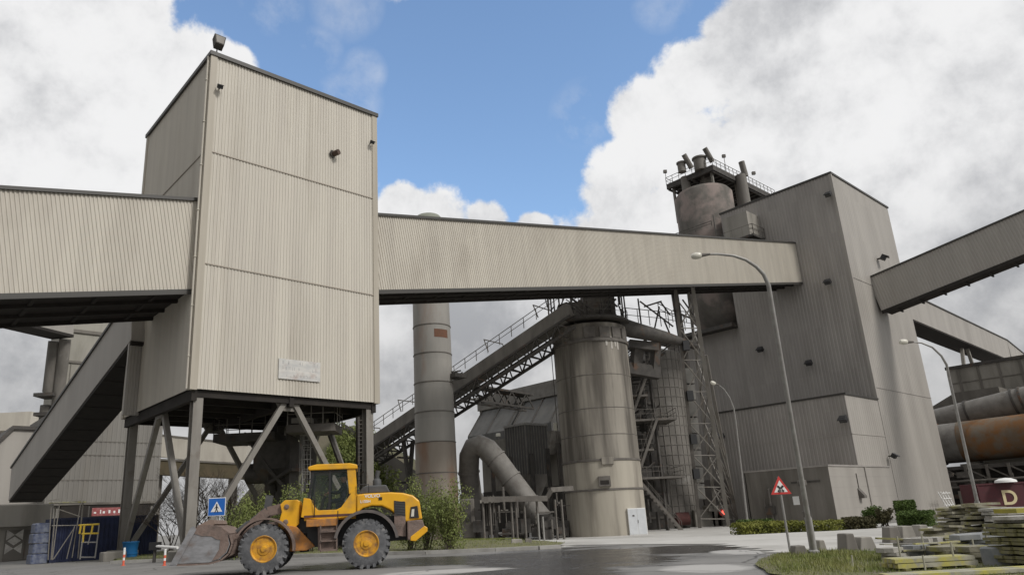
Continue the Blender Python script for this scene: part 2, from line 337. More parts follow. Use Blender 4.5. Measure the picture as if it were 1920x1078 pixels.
M['shed'] = mk('dark_grey_shed_roof', lin(.115, .108, .098), lin(.15, .14, .127), .6, (1, 1, .3), .8)
M['bank2'] = mk('brown_bank', lin(.135, .105, .065), lin(.10, .085, .05), .5, rough=.95)
gl = bpy.data.materials.new('tinted_cab_glass'); gl.use_nodes = True
_n = gl.node_tree.nodes; _b = _n['Principled BSDF']; _b.inputs['Base Color'].default_value = lin(.05, .07, .065)
_b.inputs['Roughness'].default_value = .05; _b.inputs['Alpha'].default_value = .16
M['glass'] = gl
lamp = bpy.data.materials.new('lit_red_lamp'); lamp.use_nodes = True
_b = lamp.node_tree.nodes['Principled BSDF']; _b.inputs['Base Color'].default_value = lin(.8, .05, .03)
_b.inputs['Emission Color'].default_value = lin(1, .12, .08); _b.inputs['Emission Strength'].default_value = 1.5
M['redlamp'] = lamp
M['lampglass'] = flat('frosted_lamp_lens', lin(.62, .60, .52), .3)

# ------------------------------------------------------------------ sky and light
SUN = Vector((.12, -.74, .66)).normalized()
w = bpy.data.worlds.new('World'); scn.world = w; w.use_nodes = True
nt = w.node_tree; N = nt.nodes; L = nt.links
for n in list(N): N.remove(n)
out = N.new('ShaderNodeOutputWorld')
skyn = N.new('ShaderNodeTexSky'); skyn.sky_type = 'NISHITA'; skyn.sun_disc = False
skyn.sun_elevation = math.asin(SUN.z); skyn.sun_rotation = math.atan2(SUN.x, SUN.y)
skyn.air_density = 1.25; skyn.dust_density = .1; skyn.ozone_density = 3.2
bg1 = N.new('ShaderNodeBackground'); bg1.inputs['Strength'].default_value = .15; L.new(skyn.outputs[0], bg1.inputs['Color'])
tc = N.new('ShaderNodeTexCoord'); G = tc.outputs['Generated']
def wn(scale, det=9, rough=.58, off=(0, 0, 0), dist=0.0):
    mp = N.new('ShaderNodeMapping'); mp.inputs['Location'].default_value = off; L.new(G, mp.inputs['Vector'])
    n = N.new('ShaderNodeTexNoise'); n.inputs['Scale'].default_value = scale; n.inputs['Detail'].default_value = det
    n.inputs['Roughness'].default_value = rough; n.inputs['Distortion'].default_value = dist; L.new(mp.outputs[0], n.inputs['Vector']); return n.outputs['Fac']
def mth(op, a, b=None, c=None):
    m = N.new('ShaderNodeMath'); m.operation = op
    for i, q in enumerate((a, b, c)):
        if q is None: continue
        if isinstance(q, (int, float)): m.inputs[i].default_value = q
        else: L.new(q, m.inputs[i])
    return m.outputs[0]
def blob(u, v, r):
    c = ray(u, v).normalized(); e = ray(u + r * .7071, v + r * .7071).normalized(); cr = c.dot(e)
    d = N.new('ShaderNodeVectorMath'); d.operation = 'DOT_PRODUCT'; d.inputs[1].default_value = c; L.new(G, d.inputs[0])
    return mth('DIVIDE', mth('SUBTRACT', d.outputs['Value'], cr), 1 - cr)
def union(bl):
    o = None
    for b in bl:
        k = blob(*b); o = k if o is None else mth('SMOOTH_MAX', o, k, .25)
    return o
clear = union([(620, 60, 220), (540, 190, 130), (740, 240, 190), (850, 130, 230), (1060, 90, 250), (930, 290, 150), (1010, 330, 120), (1110, 260, 90), (1240, 10, 110), (440, 30, 100)])
puffs = union([(1300, 150, 75), (1215, 215, 72), (1170, 345, 80), (1270, 290, 110), (1400, 90, 95), (830, 405, 62), (765, 400, 55), (905, 418, 50), (1000, 440, 40), (330, 130, 110), (430, 135, 60), (250, 20, 60)])
n1 = wn(7.0, 13, .63, (1.3, .2, .4), .1); n2 = wn(2.6, 3, .5, (.4, 2.1, .7), .2); n1b = wn(7.0, 13, .63, (1.3, .2, .37), .1); n3 = wn(1.7, 8, .52, (3.1, 1.2, .2), .3); n3b = wn(3.2, 8, .55, (3.1, 1.2, .13), .2); n3c = wn(3.2, 8, .55, (3.1, 1.2, .2), .2)
clear = mth('SMOOTH_MIN', mth('MAXIMUM', clear, -1.3), mth('MULTIPLY', mth('MAXIMUM', puffs, -1.4), -1.1), .25)
dens = mth('ADD', clear, mth('ADD', mth('MULTIPLY', mth('SUBTRACT', n1, .5), 4.2), mth('MULTIPLY', mth('SUBTRACT', n2, .5), 1.4)))
mr = N.new('ShaderNodeMapRange'); mr.interpolation_type = 'SMOOTHSTEP'; mr.inputs['From Min'].default_value = -.22; mr.inputs['From Max'].default_value = .36
L.new(dens, mr.inputs['Value']); wis = mth('MAXIMUM', union([(655, 190, 70), (682, 135, 50), (1095, 215, 70), (600, 95, 50), (510, 5, 70), (650, 5, 80), (1240, 5, 60)]), 0)
wm_ = N.new('ShaderNodeMapRange'); wm_.inputs['From Min'].default_value = .42; wm_.inputs['From Max'].default_value = .68; L.new(wn(11, 10, .62, (.3, .2, .9), .1), wm_.inputs['Value'])
clearmask = mth('MULTIPLY', mth('MULTIPLY', mr.outputs[0], mth('SUBTRACT', 1, mth('MULTIPLY', mth('MULTIPLY', mth('MINIMUM', mth('MULTIPLY', wis, 1.6), 1), wm_.outputs[0]), .30))), .995)
# cloud brightness: white sunlit tops, grey bellies; greyer to the lower left and the far right
relief = mth('ADD', mth('MULTIPLY', mth('SUBTRACT', n3c, n3b), 1.8), mth('MULTIPLY', mth('SUBTRACT', n1, n1b), 1.6))
grey = mth('ADD', mth('ADD', mth('MULTIPLY', mth('MAXIMUM', union([(1980, 230, 260), (40, 720, 300), (1880, 560, 160), (860, 640, 170), (1420, 40, 130)]), -.25), .32), mth('MULTIPLY', mth('SUBTRACT', n3, .5), 1.5)), relief)
mg = N.new('ShaderNodeMapRange'); mg.interpolation_type = 'SMOOTHSTEP'; mg.inputs['From Min'].default_value = -.22; mg.inputs['From Max'].default_value = .8
L.new(grey, mg.inputs['Value'])
cr_ = N.new('ShaderNodeMix'); cr_.data_type = 'RGBA'; L.new(mg.outputs[0], cr_.inputs['Factor'])
cr_.inputs[6].default_value = (.93, .93, .935, 1); cr_.inputs[7].default_value = (.47, .48, .505, 1)
bg2 = N.new('ShaderNodeBackground'); sx_ = N.new('ShaderNodeSeparateXYZ'); L.new(G, sx_.inputs[0]); hz = N.new('ShaderNodeMapRange'); hz.interpolation_type = 'SMOOTHSTEP'; hz.inputs['From Min'].default_value = -.05; hz.inputs['From Max'].default_value = .42; hz.inputs['To Min'].default_value = .36; hz.inputs['To Max'].default_value = .71; L.new(sx_.outputs['Z'], hz.inputs['Value']); lw_ = N.new('ShaderNodeVectorMath'); lw_.operation = 'DOT_PRODUCT'; lw_.inputs[1].default_value = (-.97, .2, -.1); L.new(G, lw_.inputs[0]); lm_ = N.new('ShaderNodeMapRange'); lm_.interpolation_type = 'SMOOTHSTEP'; lm_.inputs['From Min'].default_value = .1; lm_.inputs['From Max'].default_value = .95; lm_.inputs['To Min'].default_value = 1.0; lm_.inputs['To Max'].default_value = .38; L.new(lw_.outputs['Value'], lm_.inputs['Value']); L.new(mth('MULTIPLY', hz.outputs[0], lm_.outputs[0]), bg2.inputs['Strength']); L.new(cr_.outputs[2], bg2.inputs['Color'])
mx = N.new('ShaderNodeMixShader'); L.new(clearmask, mx.inputs[0]); L.new(bg2.outputs[0], mx.inputs[1]); L.new(bg1.outputs[0], mx.inputs[2])
L.new(mx.outputs[0], out.inputs['Surface'])
sd = bpy.data.lights.new('sun', 'SUN'); sd.energy = 1.5; sd.angle = R(10); sd.color = (1, .965, .915)
so = bpy.data.objects.new('sun', sd); COL.objects.link(so); so.rotation_euler = (-SUN).to_track_quat('-Z', 'Y').to_euler(); so.location = (0, 0, 80)
scn.view_settings.view_transform = 'Standard'; scn.view_settings.look = 'None'; scn.view_settings.exposure = .42; scn.view_settings.gamma = 1
# ================================================================== SETTING: ground
def sheet(pts, z=0.0, fn=None):
    m = MB(); m.quad(*[(p[0], p[1], (fn or gz)(p[0], p[1]) + z) for p in pts]); return m
g = MB(); xs = [-900, -400, -200, -100, -60] + list(range(-40, 161, 4)) + [200, 300, 500, 900]; ys = xs
gv = [(x, y, gz(x, y)) for x in xs for y in ys]; n = len(ys)
g.add(gv, [(i * n + j, (i + 1) * n + j, (i + 1) * n + j + 1, i * n + j + 1) for i in range(len(xs) - 1) for j in range(n - 1)])
struct(g.build('ground', M['yard'], origin=(0, 0, 0), smooth_='all'))
def gp(u, v): P = ground(u, v); return (P.x, P.y)
def jag(pts, step=1.2, amp=.25, seed=0):           # broken, natural outline
    rr = random.Random(seed); o = []
    for a, b in zip(pts, pts[1:] + pts[:1]):
        a = Vector(a[:2]); b = Vector(b[:2]); n = max(1, int((b - a).length / step))
        for i in range(n):
            p = a.lerp(b, i / n); o.append((p.x + rr.uniform(-amp, amp), p.y + rr.uniform(-amp, amp)))
    return o
def rise(m, z, ez=0):                                # drape sheet vertices on the terrain
    m.v = [(p[0], p[1], gz(p[0], p[1]) + z) for p in m.v]; return m
road_pts = [gp(-30, 1068), gp(230, 1056), gp(470, 1046.5), gp(800, 1038.5), gp(1052, 1027.5), gp(1085, 1021.5), gp(1240, 1020.5), gp(1330, 1021), gp(1415, 1028), gp(1440, 1040), gp(1445, 1060), gp(1470, 1078), (15, 5.5), (12, -4), (-30, -4), (-30, 30)]
rm = MB(); rm.quad(*[(p[0], p[1], gz(*p) + .004) for p in road_pts]); struct(rm.build('road', M['road'], origin=(0, 0, 0)))
am = MB(); ap = [gp(1052, 1026), gp(1085, 1021), gp(1240, 1020), gp(1330, 1020.5), gp(1415, 1027.5), gp(1440, 1036), gp(1470, 1040), gp(1760, 1020), gp(1790, 985), (66, 22), (79, 34.1), (92, 50), (84, 62), (44, 58), (36, 42)]
am.quad(*[(p[0], p[1], gz(*p) + .0) for p in ap])
agrid = MB()
def inpoly(x, y, poly):
    c_ = False; j = len(poly) - 1
    for i in range(len(poly)):
        xi, yi = poly[i][:2]; xj, yj = poly[j][:2]
        if (yi > y) != (yj > y) and x < (xj - xi) * (y - yi) / (yj - yi) + xi: c_ = not c_
        j = i
    return c_
for i in range(20, 96):
    for j in range(0, 64):
        if inpoly(i + .5, j + .5, ap): agrid.quad(*[(a_, b_, gz(a_, b_) + .02) for a_, b_ in ((i, j), (i + 1, j), (i + 1, j + 1), (i, j + 1))])
struct(agrid.build('concrete_apron', M['apron'], origin=(0, 0, 0)))
# verge behind the loader with its kerb
kerb = [gp(210, 1056), gp(330, 1051), gp(470, 1046), gp(640, 1042), gp(800, 1038), gp(930, 1033), gp(1010, 1029.5), gp(1050, 1027)]
back = [gp(1060, 1022), gp(1000, 1017), gp(900, 1012), (33, 42), (34, 60), (15, 62), (13, 47)]
vm = MB(); vv = kerb + back
vm.quad(*[(p[0], p[1], gz(*p) + .14) for p in vv])
struct(vm.build('grass_verge', M['soil'], origin=(0, 0, 0)))
km = MB()
for a, b in zip(kerb, kerb[1:]):
    A = Vector((*a, 0)); B = Vector((*b, 0)); dd = (B - A).normalized(); nn = Vector((dd.y, -dd.x, 0)) * .16
    zA, zB = gz(*a), gz(*b); up = lambda p, z: (p.x, p.y, z)
    km.hexa([up(A + nn, zA - .1), up(B + nn, zB - .1), up(B - nn, zB - .1), up(A - nn, zA - .1)], [up(A + nn, zA + .15), up(B + nn, zB + .15), up(B - nn, zB + .15), up(A - nn, zA + .15)])
struct(km.build('kerb', M['kerb'], origin=(0, 0, 0)))
isl = [gp(1418, 1062), gp(1424, 1052), gp(1450, 1042), gp(1500, 1034), gp(1600, 1034), gp(1720, 1040), gp(1930, 1030), gp(1990, 1078), (14, 1.0), (12.5, 4.5), gp(1440, 1078)]
im = MB(); im.quad(*[(p[0], p[1], .05 + gz(*p)) for p in jag(isl, .4, .05, 9)]); struct(im.build('grass_island', M['soil'], origin=(0, 0, 0)))

# ================================================================== cream transfer tower on stilts
X0, Y0, X1, Y1, ZB, ZT = 14.12, 40.11, 26.55, 52.85, 9.15, 30.78
TB = Vector(((X0 + X1) / 2, (Y0 + Y1) / 2, 0))
tw = thing('transfer_tower', 'tall cream ribbed steel tower standing on slanting stilts above the yellow loader', 'tower', TB)
def wallp(name, o, u, L, z0, z1, nrm, pitch, d, mat, par):
    m = MB(); m.corr((o[0], o[1], z0), u, L, (0, 0, 1), z1 - z0, nrm, pitch, d); return m.build(name, mat, par)
P_ = .21
wallp('front_wall', (X0, Y0, 0), (1, 0, 0), X1 - X0, ZB, ZT, (0, -1, 0), P_, .035, M['facade'], tw)
wallp('side_wall', (X0, Y1, 0), (0, -1, 0), Y1 - Y0, ZB, ZT, (-1, 0, 0), P_, .035, M['facade'], tw)
wallp('side_wall', (X1, Y0, 0), (0, 1, 0), Y1 - Y0, ZB, ZT, (1, 0, 0), P_, .035, M['facade'], tw)
wallp('rear_wall', (X1, Y1, 0), (-1, 0, 0), X1 - X0, ZB, ZT, (0, 1, 0), P_, .035, M['facade'], tw)
m = MB(); m.box(X0 - .18, Y0 - .18, ZT, X1 + .18, Y1 + .18, ZT + .28); m.build('roof_edge', M['trim'], tw)
m = MB()
for z in (23.95, 16.6): 
    m.box(X0 - .07, Y0 - .075, z, X1 + .07, Y0 - .0, z + .07); m.box(X0 - .075, Y0, z, X0, Y1, z + .07)
m.build('seam_flashing', flat('brown_seam', lin(.34, .30, .25), .6), tw)
m = MB()
for (x, y) in ((X0, Y0), (X1, Y0), (X0, Y1)):
    sx = .32 if x == X0 else -.32; sy = .32 if y == Y0 else -.32
    m.box(min(x - .1, x + sx) if x == X0 else x + sx, y - .1 if y == Y0 else y + sy, ZB - .06, x + sx if x == X0 else x + .1, y + sy if y == Y0 else y + .1, ZT - .003)
m.build('corner_flashing', mk('cream_flashing', lin(.46, .42, .35), lin(.36, .325, .265), 1, (1, 1, .06), .6), tw)
m = MB(); m.tube([(X0 - .17, Y0 + .22, ZB), (X0 - .17, Y0 + .22, ZT)], .07, 8)
for z in range(11, 30, 3): m.box(X0 - .26, Y0 + .12, z, X0 - .06, Y0 + .32, z + .07)
m.build('downpipe', M['facade'], tw)
m = MB(); m.box(X0 + .05, Y0 + .05, ZB - .02, X1 - .05, Y1 - .05, ZB + .18)
for k in range(6): y = Y0 + .3 + k * 2.43; m.beam((X0 + .1, y, ZB - .22), (X1 - .1, y, ZB - .22), .25, .4)
for x in (X0 + .25, (X0 + X1) / 2, X1 - .25): m.beam((x, Y0 + .1, ZB - .35), (x, Y1 - .1, ZB - .35), .3, .6)
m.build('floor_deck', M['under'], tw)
cx0, cx1, cy0, cy1 = X0 + .55, X1 - .5, Y0 + .5, Y1 - .5
for (x, y) in ((cx0, cy0), (cx1, cy0), (cx0, cy1), (cx1, cy1)):
    m = MB(); m.ibeam((x, y, gz(x, y) + .4), (x, y, ZB - .05), .54, .54, .06, up=(0, 1, 0)); c = m.build('column', M['column'], tw)
    m = MB(); m.bevbox(x - .8, y - .8, gz(x, y) - .1, x + .8, y + .8, .55, .06); m.build('footing', M['conc'], tw)
def brace(a, b, w=.31):
    m = MB(); m.beam(a, b, w, w, up=(0, 1, 0)); return m.build('brace', M['column'], tw)
mx_, my_ = (X0 + X1) / 2, (Y0 + Y1) / 2
for (A, B, C) in (((cx0, cy0), (cx1, cy0), (mx_, cy0)), ((cx0, cy1), (cx1, cy1), (mx_, cy1)), ((cx0, cy0), (cx0, cy1), (cx0, my_)), ((cx1, cy0), (cx1, cy1), (cx1, my_))):
    dv = (Vector((*B, 0)) - Vector((*A, 0))).normalized() * .3
    for q, s in ((A, -1), (B, 1)):
        brace((C[0] + dv.x * s, C[1] + dv.y * s, ZB - .3), (q[0] - dv.x * s * 1.2, q[1] - dv.y * s * 1.2, .6))
    m = MB(); e = dv * 3.2
    m.prism([(C[0] - e.x, C[1] - e.y - .02, ZB - .05), (C[0] + e.x, C[1] + e.y - .02, ZB - .05), (C[0] + e.x * .55, C[1] + e.y * .55 - .02, ZB - .85), (C[0] - e.x * .55, C[1] - e.y * .55 - .02, ZB - .85)],
            (-dv.y / .3 * .2 if abs(dv.y) > 0 else 0, .2 if abs(dv.x) > 0 else 0, 0)); m.build('gusset_plate', M['column'], tw)
# head box on the left wall where the descending conveyor leaves
m = MB(); yb0 = 49.73
m.corr((13.27, yb0, 8.95), (1, 0, 0), X0 - 13.27, (0, 0, 1), 7.2, (0, -1, 0), .2, .03)
m.box(13.275, yb0 + .005, 8.95, X0 + .5, yb0 + .3, 16.15); m.build('head_box', M['taupe_s'], tw)

def floodlight(P, aim, label, cat='floodlight', s=1.0, par=None):
    P = Vector(P); aim = Vector(aim).normalized(); t = thing('wall_floodlight', label, cat, P, 'hooded floodlights on the plant walls')
    m = MB(); m.beam(P - aim * .02, P + aim * .42 * s, .10 * s, .10 * s); m.build('bracket', M['dksteel'], t)
    q = P + aim * .42 * s; dn = (aim * .8 + Vector((0, 0, -.6))).normalized(); sd_ = dn.cross(Vector((0, 0, 1))).normalized(); upv = sd_.cross(dn)
    m = MB(); m.obox(q, sd_, dn, upv, .46 * s, .34 * s, .36 * s); m.obox(q + dn * .2 * s + upv * .14 * s, sd_, dn, upv, .52 * s, .3 * s, .05 * s); m.build('housing', M['black'], t, bevel=.02)
    m = MB(); m.obox(q + dn * .175 * s, sd_, dn, upv, .38 * s, .02, .26 * s); m.build('lens', M['dkgrey'], t); return t
P = on(410, 168, y=Y0); floodlight((P.x, P.y - .05, P.z), (-.15, -1, 0), 'small dark floodlight high by the left front edge of the cream tower', s=.75)
P = on(622, 290, y=Y0); t = thing('wall_pipe_outlet', 'short brown pipe stub sticking out of the middle of the cream tower front', 'pipe', (P.x, P.y, P.z))
m = MB(); m.tube([(P.x, P.y + .1, P.z), (P.x + .25, P.y - .55, P.z + .05)], .2, 14); m.build('pipe', mk('rusty_brown_pipe', lin(.09, .055, .04), lin(.06, .04, .03), 3), t, True)
m = MB(); m.tube([(P.x, P.y - .06, P.z), (P.x + .03, P.y - .11, P.z)], .29, 14); m.build('collar', M['dksteel'], t)
P = on(693, 270, y=Y0); floodlight((P.x, P.y - .05, P.z), (.1, -1, 0), 'small dark floodlight near the right front edge of the cream tower', s=.65)
P = on(406, 106, y=Y0 + .1); t = thing('rooftop_floodlight', 'grey floodlight on a short stalk at the cream tower roof corner', 'floodlight', (P.x, P.y, ZT + .28))
m = MB(); m.tube([(P.x, P.y, ZT + .28), (P.x, P.y, ZT + .85)], .04, 6); m.build('stalk', M['dksteel'], t)
m = MB(); m.prism([(P.x - .38, P.y - .5, ZT + 1.45), (P.x + .38, P.y - .5, ZT + 1.45), (P.x + .28, P.y - .5, ZT + .8), (P.x - .28, P.y - .5, ZT + .8)], (0.05, .55, -.12)); m.build('housing', M['dksteel'], t, bevel=.02)
m = MB(); m.prism([(P.x - .3, P.y - .512, ZT + 1.38), (P.x + .3, P.y - .512, ZT + 1.38), (P.x + .22, P.y - .512, ZT + .87), (P.x - .22, P.y - .512, ZT + .87)], (0, .01, 0)); m.build('lens', M['column'], t)
# faded sign board
a = on(523, 672, y=Y0 - .1); b = on(600, 718, y=Y0 - .1)
t = thing('sign_board', 'faded whitish board with worn lettering fixed low on the cream tower front', 'sign', (a.x, Y0 - .1, b.z))
m = MB(); m.box(a.x, Y0 - .12, b.z + .06, b.x, Y0 - .07, a.z + .02); m.build('panel', M['sign_old'], t)
def text(name, body, size, loc, rot, mat, par, ext=.004, align='CENTER'):
    cu = bpy.data.curves.new(name, 'FONT'); cu.body = body; cu.size = size; cu.extrude = ext; cu.align_x = align; cu.align_y = 'CENTER'; cu.offset = size * .022
    tmp = bpy.data.objects.new('tmp', cu); COL.objects.link(tmp); dg = bpy.context.evaluated_depsgraph_get()
    me = bpy.data.meshes.new_from_object(tmp.evaluated_get(dg)); me.name = name; bpy.data.objects.remove(tmp); me.materials.clear(); me.materials.append(mat)
    o = bpy.data.objects.new(name, me); COL.objects.link(o)
    if par: o.parent = par; o.location = Vector(loc) - ORG[par.name]
    else: o.location = loc
    o.rotation_euler = rot; ORG[o.name] = Vector(loc); return o
# weathered remains of lettering: broken strokes along three lines
m = MB(); rr = random.Random(4); Wd = b.x - a.x; Hd = a.z - b.z
for row, (f0, hh) in enumerate(((.72, .16), (.44, .15), (.12, .11))):
    x = a.x + .08 * Wd
    while x < b.x - .1 * Wd:
        cw = rr.uniform(.05, .09) * Wd
        if rr.random() < (.9 if row == 2 else .55):
            z0 = b.z + .06 + f0 * Hd; h = hh * Hd
            for k in range(rr.choice((1, 2, 2))):
                if rr.random() < .5: xx = x + rr.uniform(0, .7) * cw; m.box(xx, Y0 - .126, z0, xx + .022, Y0 - .121, z0 + h)
                else: zz = z0 + rr.choice((0, .45, .9)) * h; m.box(x, Y0 - .1265, zz, x + cw * .75, Y0 - .1212, zz + .022)
        x += cw * 1.15
m.build('worn_lettering', flat('faded_grey_ink', lin(.36, .36, .36), .7), t)

# ================================================================== inclined conveyor galleries (one straight line through the tower)
YG = 40.943; SL = (36.56 - 20.86) / (97.81 - 14.14); ax = Vector((1, 0, SL)).normalized(); upv = Vector((-SL, 0, 1)).normalized()
def gallery(label, xa, xb_, width, ztop, h, mat, pitch, name='conveyor_gallery'):
    """ztop: function of x for the top edge"""
    A = Vector((xa, YG, ztop(xa))); B = Vector((xb_, YG, ztop(xb_))); d = (B - A).normalized(); u = Vector((-d.z, 0, d.x)); L = (B - A).length
    t = thing(name, label, 'conveyor gallery', (xa, YG, A.z - h), 'enclosed cream conveyor galleries of the tower')
    A0 = A - u * h; W = Vector((0, width, 0))
    m = MB(); m.corr(A0, d, L, u, h, (0, -1, 0), pitch, .045); m.build('front_wall', mat, t)
    m = MB(); m.corr(A0 + W + d * L, -d, L, u, h, (0, 1, 0), pitch, .045); m.build('rear_wall', mat, t)
    m = MB(); m.obox((A + B) / 2 + W / 2 + u * .09, d, (0, 1, 0), u, L, width + .34, .2); m.build('roof', M['trim'], t)
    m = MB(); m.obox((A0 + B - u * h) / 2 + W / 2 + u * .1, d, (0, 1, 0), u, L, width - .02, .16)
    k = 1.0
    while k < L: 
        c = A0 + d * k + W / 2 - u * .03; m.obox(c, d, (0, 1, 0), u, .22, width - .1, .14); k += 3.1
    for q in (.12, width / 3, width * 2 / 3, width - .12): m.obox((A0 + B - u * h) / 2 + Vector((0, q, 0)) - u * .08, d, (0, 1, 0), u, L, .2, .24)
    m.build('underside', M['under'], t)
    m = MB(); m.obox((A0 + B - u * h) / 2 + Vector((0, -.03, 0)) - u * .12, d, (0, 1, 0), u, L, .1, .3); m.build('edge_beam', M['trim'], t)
    return t
zl = lambda x: 20.86 + (x - 14.14) * .199
gallery('long cream conveyor gallery left of the tower with its dark underside in view', -14, X0 + .4, 7.1, zl, 5.58, M['gallery'], .21)
zr = lambda x: 23.16 + (x - 27.14) * (36.56 - 23.16) / (97.81 - 27.14)
gallery('long cream conveyor gallery rising from the tower to the taupe building', X1 - .4, 98.2, 3.9, zr, 5.68, M['gallery'], .21)

# descending gallery behind the tower, running back and down
t = thing('descending_conveyor', 'grey sloping conveyor casing coming down from the tower to the left sheds', 'conveyor', (13.27, 86, 5.3))
A = Vector((13.25, 50.05, 17.15)); B = Vector((13.25, 88.2, 8.62)); d = (B - A).normalized(); u = Vector((1, 0, 0)).cross(d); u = u if u.z > 0 else -u
L = (B - A).length; H_ = 3.35; W = Vector((3.0, 0, 0))
Bq = B - u * H_
m = MB(); m.obox((A + B) / 2 - u * H_ / 2 + W / 2, (1, 0, 0), d, u, 3.0, L, H_); m.build('casing', M['taupe_s'], t)
m = MB(); m.obox((A + B) / 2 + u * .1 + W / 2, (1, 0, 0), d, u, 3.25, L, .2); m.build('roof', M['trim'], t)
m = MB(); m.obox((A + B) / 2 - u * (H_ + .12) + W / 2, (1, 0, 0), d, u, 2.9, L - .4, .22)
k = 1.5
while k < L: m.obox(A + d * k - u * (H_ + .2) + W / 2, (1, 0, 0), d, u, 2.7, .2, .12); k += 2.6
m.build('underside', M['under'], t)

# ================================================================== taupe raw-meal building at right
XB, YB, XE, YE, HB = 97.5, 34.45, 117.75, 51.3, 44.7
zb = -.9
tb = thing('process_building', 'tall taupe clad windowless block where the cream gallery ends', 'building', ((XB + XE) / 2, (YB + YE) / 2, zb))
wallp('side_wall', (XB, YE, 0), (0, -1, 0), YE - YB, zb, HB, (-1, 0, 0), .45, .05, M['taupe'], tb)
wallp('front_wall', (XB, YB, 0), (1, 0, 0), XE - XB, zb, HB, (0, -1, 0), .6, .018, M['taupe_s'], tb)
wallp('side_wall', (XE, YB, 0), (0, 1, 0), YE - YB, zb, HB, (1, 0, 0), .5, .06, M['taupe'], tb)
wallp('rear_wall', (XE, YE, 0), (-1, 0, 0), XE - XB, zb, HB, (0, 1, 0), .9, .06, M['taupe'], tb)
m = MB(); m.box(XB - .15, YB - .15, HB, XE + .15, YE + .15, HB + .28); m.build('roof', M['trim'], tb)
m = MB(); m.box(XB - .1, YB - .1, zb, XB + .25, YB + .25, HB - .003); m.build('corner_flashing', M['taupe_s'], tb)
m = MB()
for z in (29.6, 14.9): m.box(XB, YB - .062, z, XE, YB - .0, z + .07)
m.build('seam_flashing', M['taupe'], tb)
# rear block carrying the big silo
t = thing('silo_base_block', 'brown clad block behind the taupe building under the stained silo', 'building', (104, 58, -.9))
m = MB(); m.corr((XB + .4, 64, -.9), (0, -1, 0), 64 - YE - .1, (0, 0, 1), 27.6, (-1, 0, 0), .6, .06); m.box(XB + .42, YE + .1, -.9, 116, 64, 26.7); m.build('wall', M['taupe'], t)
m = MB(); m.box(XB - 1.4, YE + .2, 26.7, 117, 65, 27.3)
m.build('roof_slab', M['dksteel'], t)
# annexes stepping down in front of the side wall
an1x, an1y1, an1z = 87.75, 50.85, 13.28
t = thing('building_annex', 'lower taupe ribbed annex against the side of the tall taupe building', 'annex', (92, 42, -.9))
wallp('side_wall', (an1x, an1y1, 0), (0, -1, 0), an1y1 - YB + .05, -.9, an1z, (-1, 0, 0), .45, .05, M['taupe'], t)
wallp('front_wall', (an1x, YB - .05, 0), (1, 0, 0), XB - an1x - .12, -.9, an1z, (0, -1, 0), .6, .018, M['taupe_s'], t)
m = MB(); m.box(an1x + .02, an1y1 - .02, -.9, XB - .12, an1y1, an1z); m.build('rear_wall', M['taupe'], t)
m = MB(); m.box(an1x - .12, YB - .2, an1z, XB - .08, an1y1 + .1, an1z + .22); m.build('roof', M['trim'], t)
m = MB(); m.box(an1x - .07, YB - .1, 8.7, an1x, an1y1, 8.78); m.box(an1x - .07, YB - .11, 8.7, XB - .12, YB - .05, 8.78); m.build('seam_flashing', M['taupe_s'], t)
an2x, an2y1, an2z = 79.46, 43.9, 4.98
t = thing('low_annex', 'lowest plain taupe annex behind the hedge with a blind front', 'annex', (84, 39, -.9))
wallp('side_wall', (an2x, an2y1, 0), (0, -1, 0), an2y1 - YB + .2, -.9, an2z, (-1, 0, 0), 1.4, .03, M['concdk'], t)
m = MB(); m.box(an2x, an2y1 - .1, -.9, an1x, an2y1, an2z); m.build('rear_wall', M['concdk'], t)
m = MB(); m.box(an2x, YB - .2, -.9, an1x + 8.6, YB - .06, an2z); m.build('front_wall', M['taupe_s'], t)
m = MB(); m.box(an2x - .06, YB - .28, an2z, an1x + 8.6, YB - .055, an2z + .18); m.box(an2x - .06, YB - .05, an2z, an1x - .07, an2y1 + .06, an2z + .18); m.build('roof_edge', M['taupe'], t)
t2 = thing('notice_plate', 'small white notice plate on the low annex side wall', 'notice', on(1493, 938, x=an2x - .05))
q = ORG[t2.name]; m = MB(); m.box(an2x - .075, q.y - .35, q.z - .45, an2x - .032, q.y + .35, q.z + .45); m.build('plate', M['white'], t2)
q = on(1447, 945, x=an2x - .05); t2 = thing('wall_pipework', 'brown pipe and valve box on the low annex side wall behind the hedge', 'pipe', q); m = MB(); m.tube([(an2x - .3, q.y, -.8), (an2x - .3, q.y, q.z + 1.6), (an2x, q.y, q.z + 1.7)], .13, 8); m.tube([(an2x - .3, q.y + .7, -.8), (an2x - .3, q.y + .7, q.z + .7)], .08, 8); m.build('riser', M['mdsteel'], t2)
m = MB(); m.box(an2x - .5, q.y - .4, q.z - 1.1, an2x - .05, q.y + .6, q.z - .2); m.build('valve_box', M['dksteel'], t2)
q = on(1612, 925, y=YB - .22); t2 = thing('wall_hood', 'small dark vent hood on the low annex front', 'vent', q); m = MB(); m.prism([(q.x - .35, YB - .2, q.z - .5), (q.x - .35, YB - .2, q.z + .6), (q.x - .35, YB - .8, q.z - .2), (q.x - .35, YB - .8, q.z - .5)], (.7, 0, 0)); m.build('hood', M['mdsteel'], t2)
m = MB(); m.box(q.x - .04, YB - .29, q.z + .6, q.x + .04, YB - .203, q.z + 2.2); m.build('conduit', M['mdsteel'], t2)
q = on(1634, 905, y=YB - .22); t2 = thing('annex_downpipe', 'thin vertical downpipe on the low annex front', 'pipe', (q.x, YB - .27, -.9)); m = MB(); m.tube([(q.x - 1.2, YB - .29, -.9), (q.x - 1.2, YB - .29, an2z)], .07, 8); m.build('pipe', M['taupe_s'], t2)
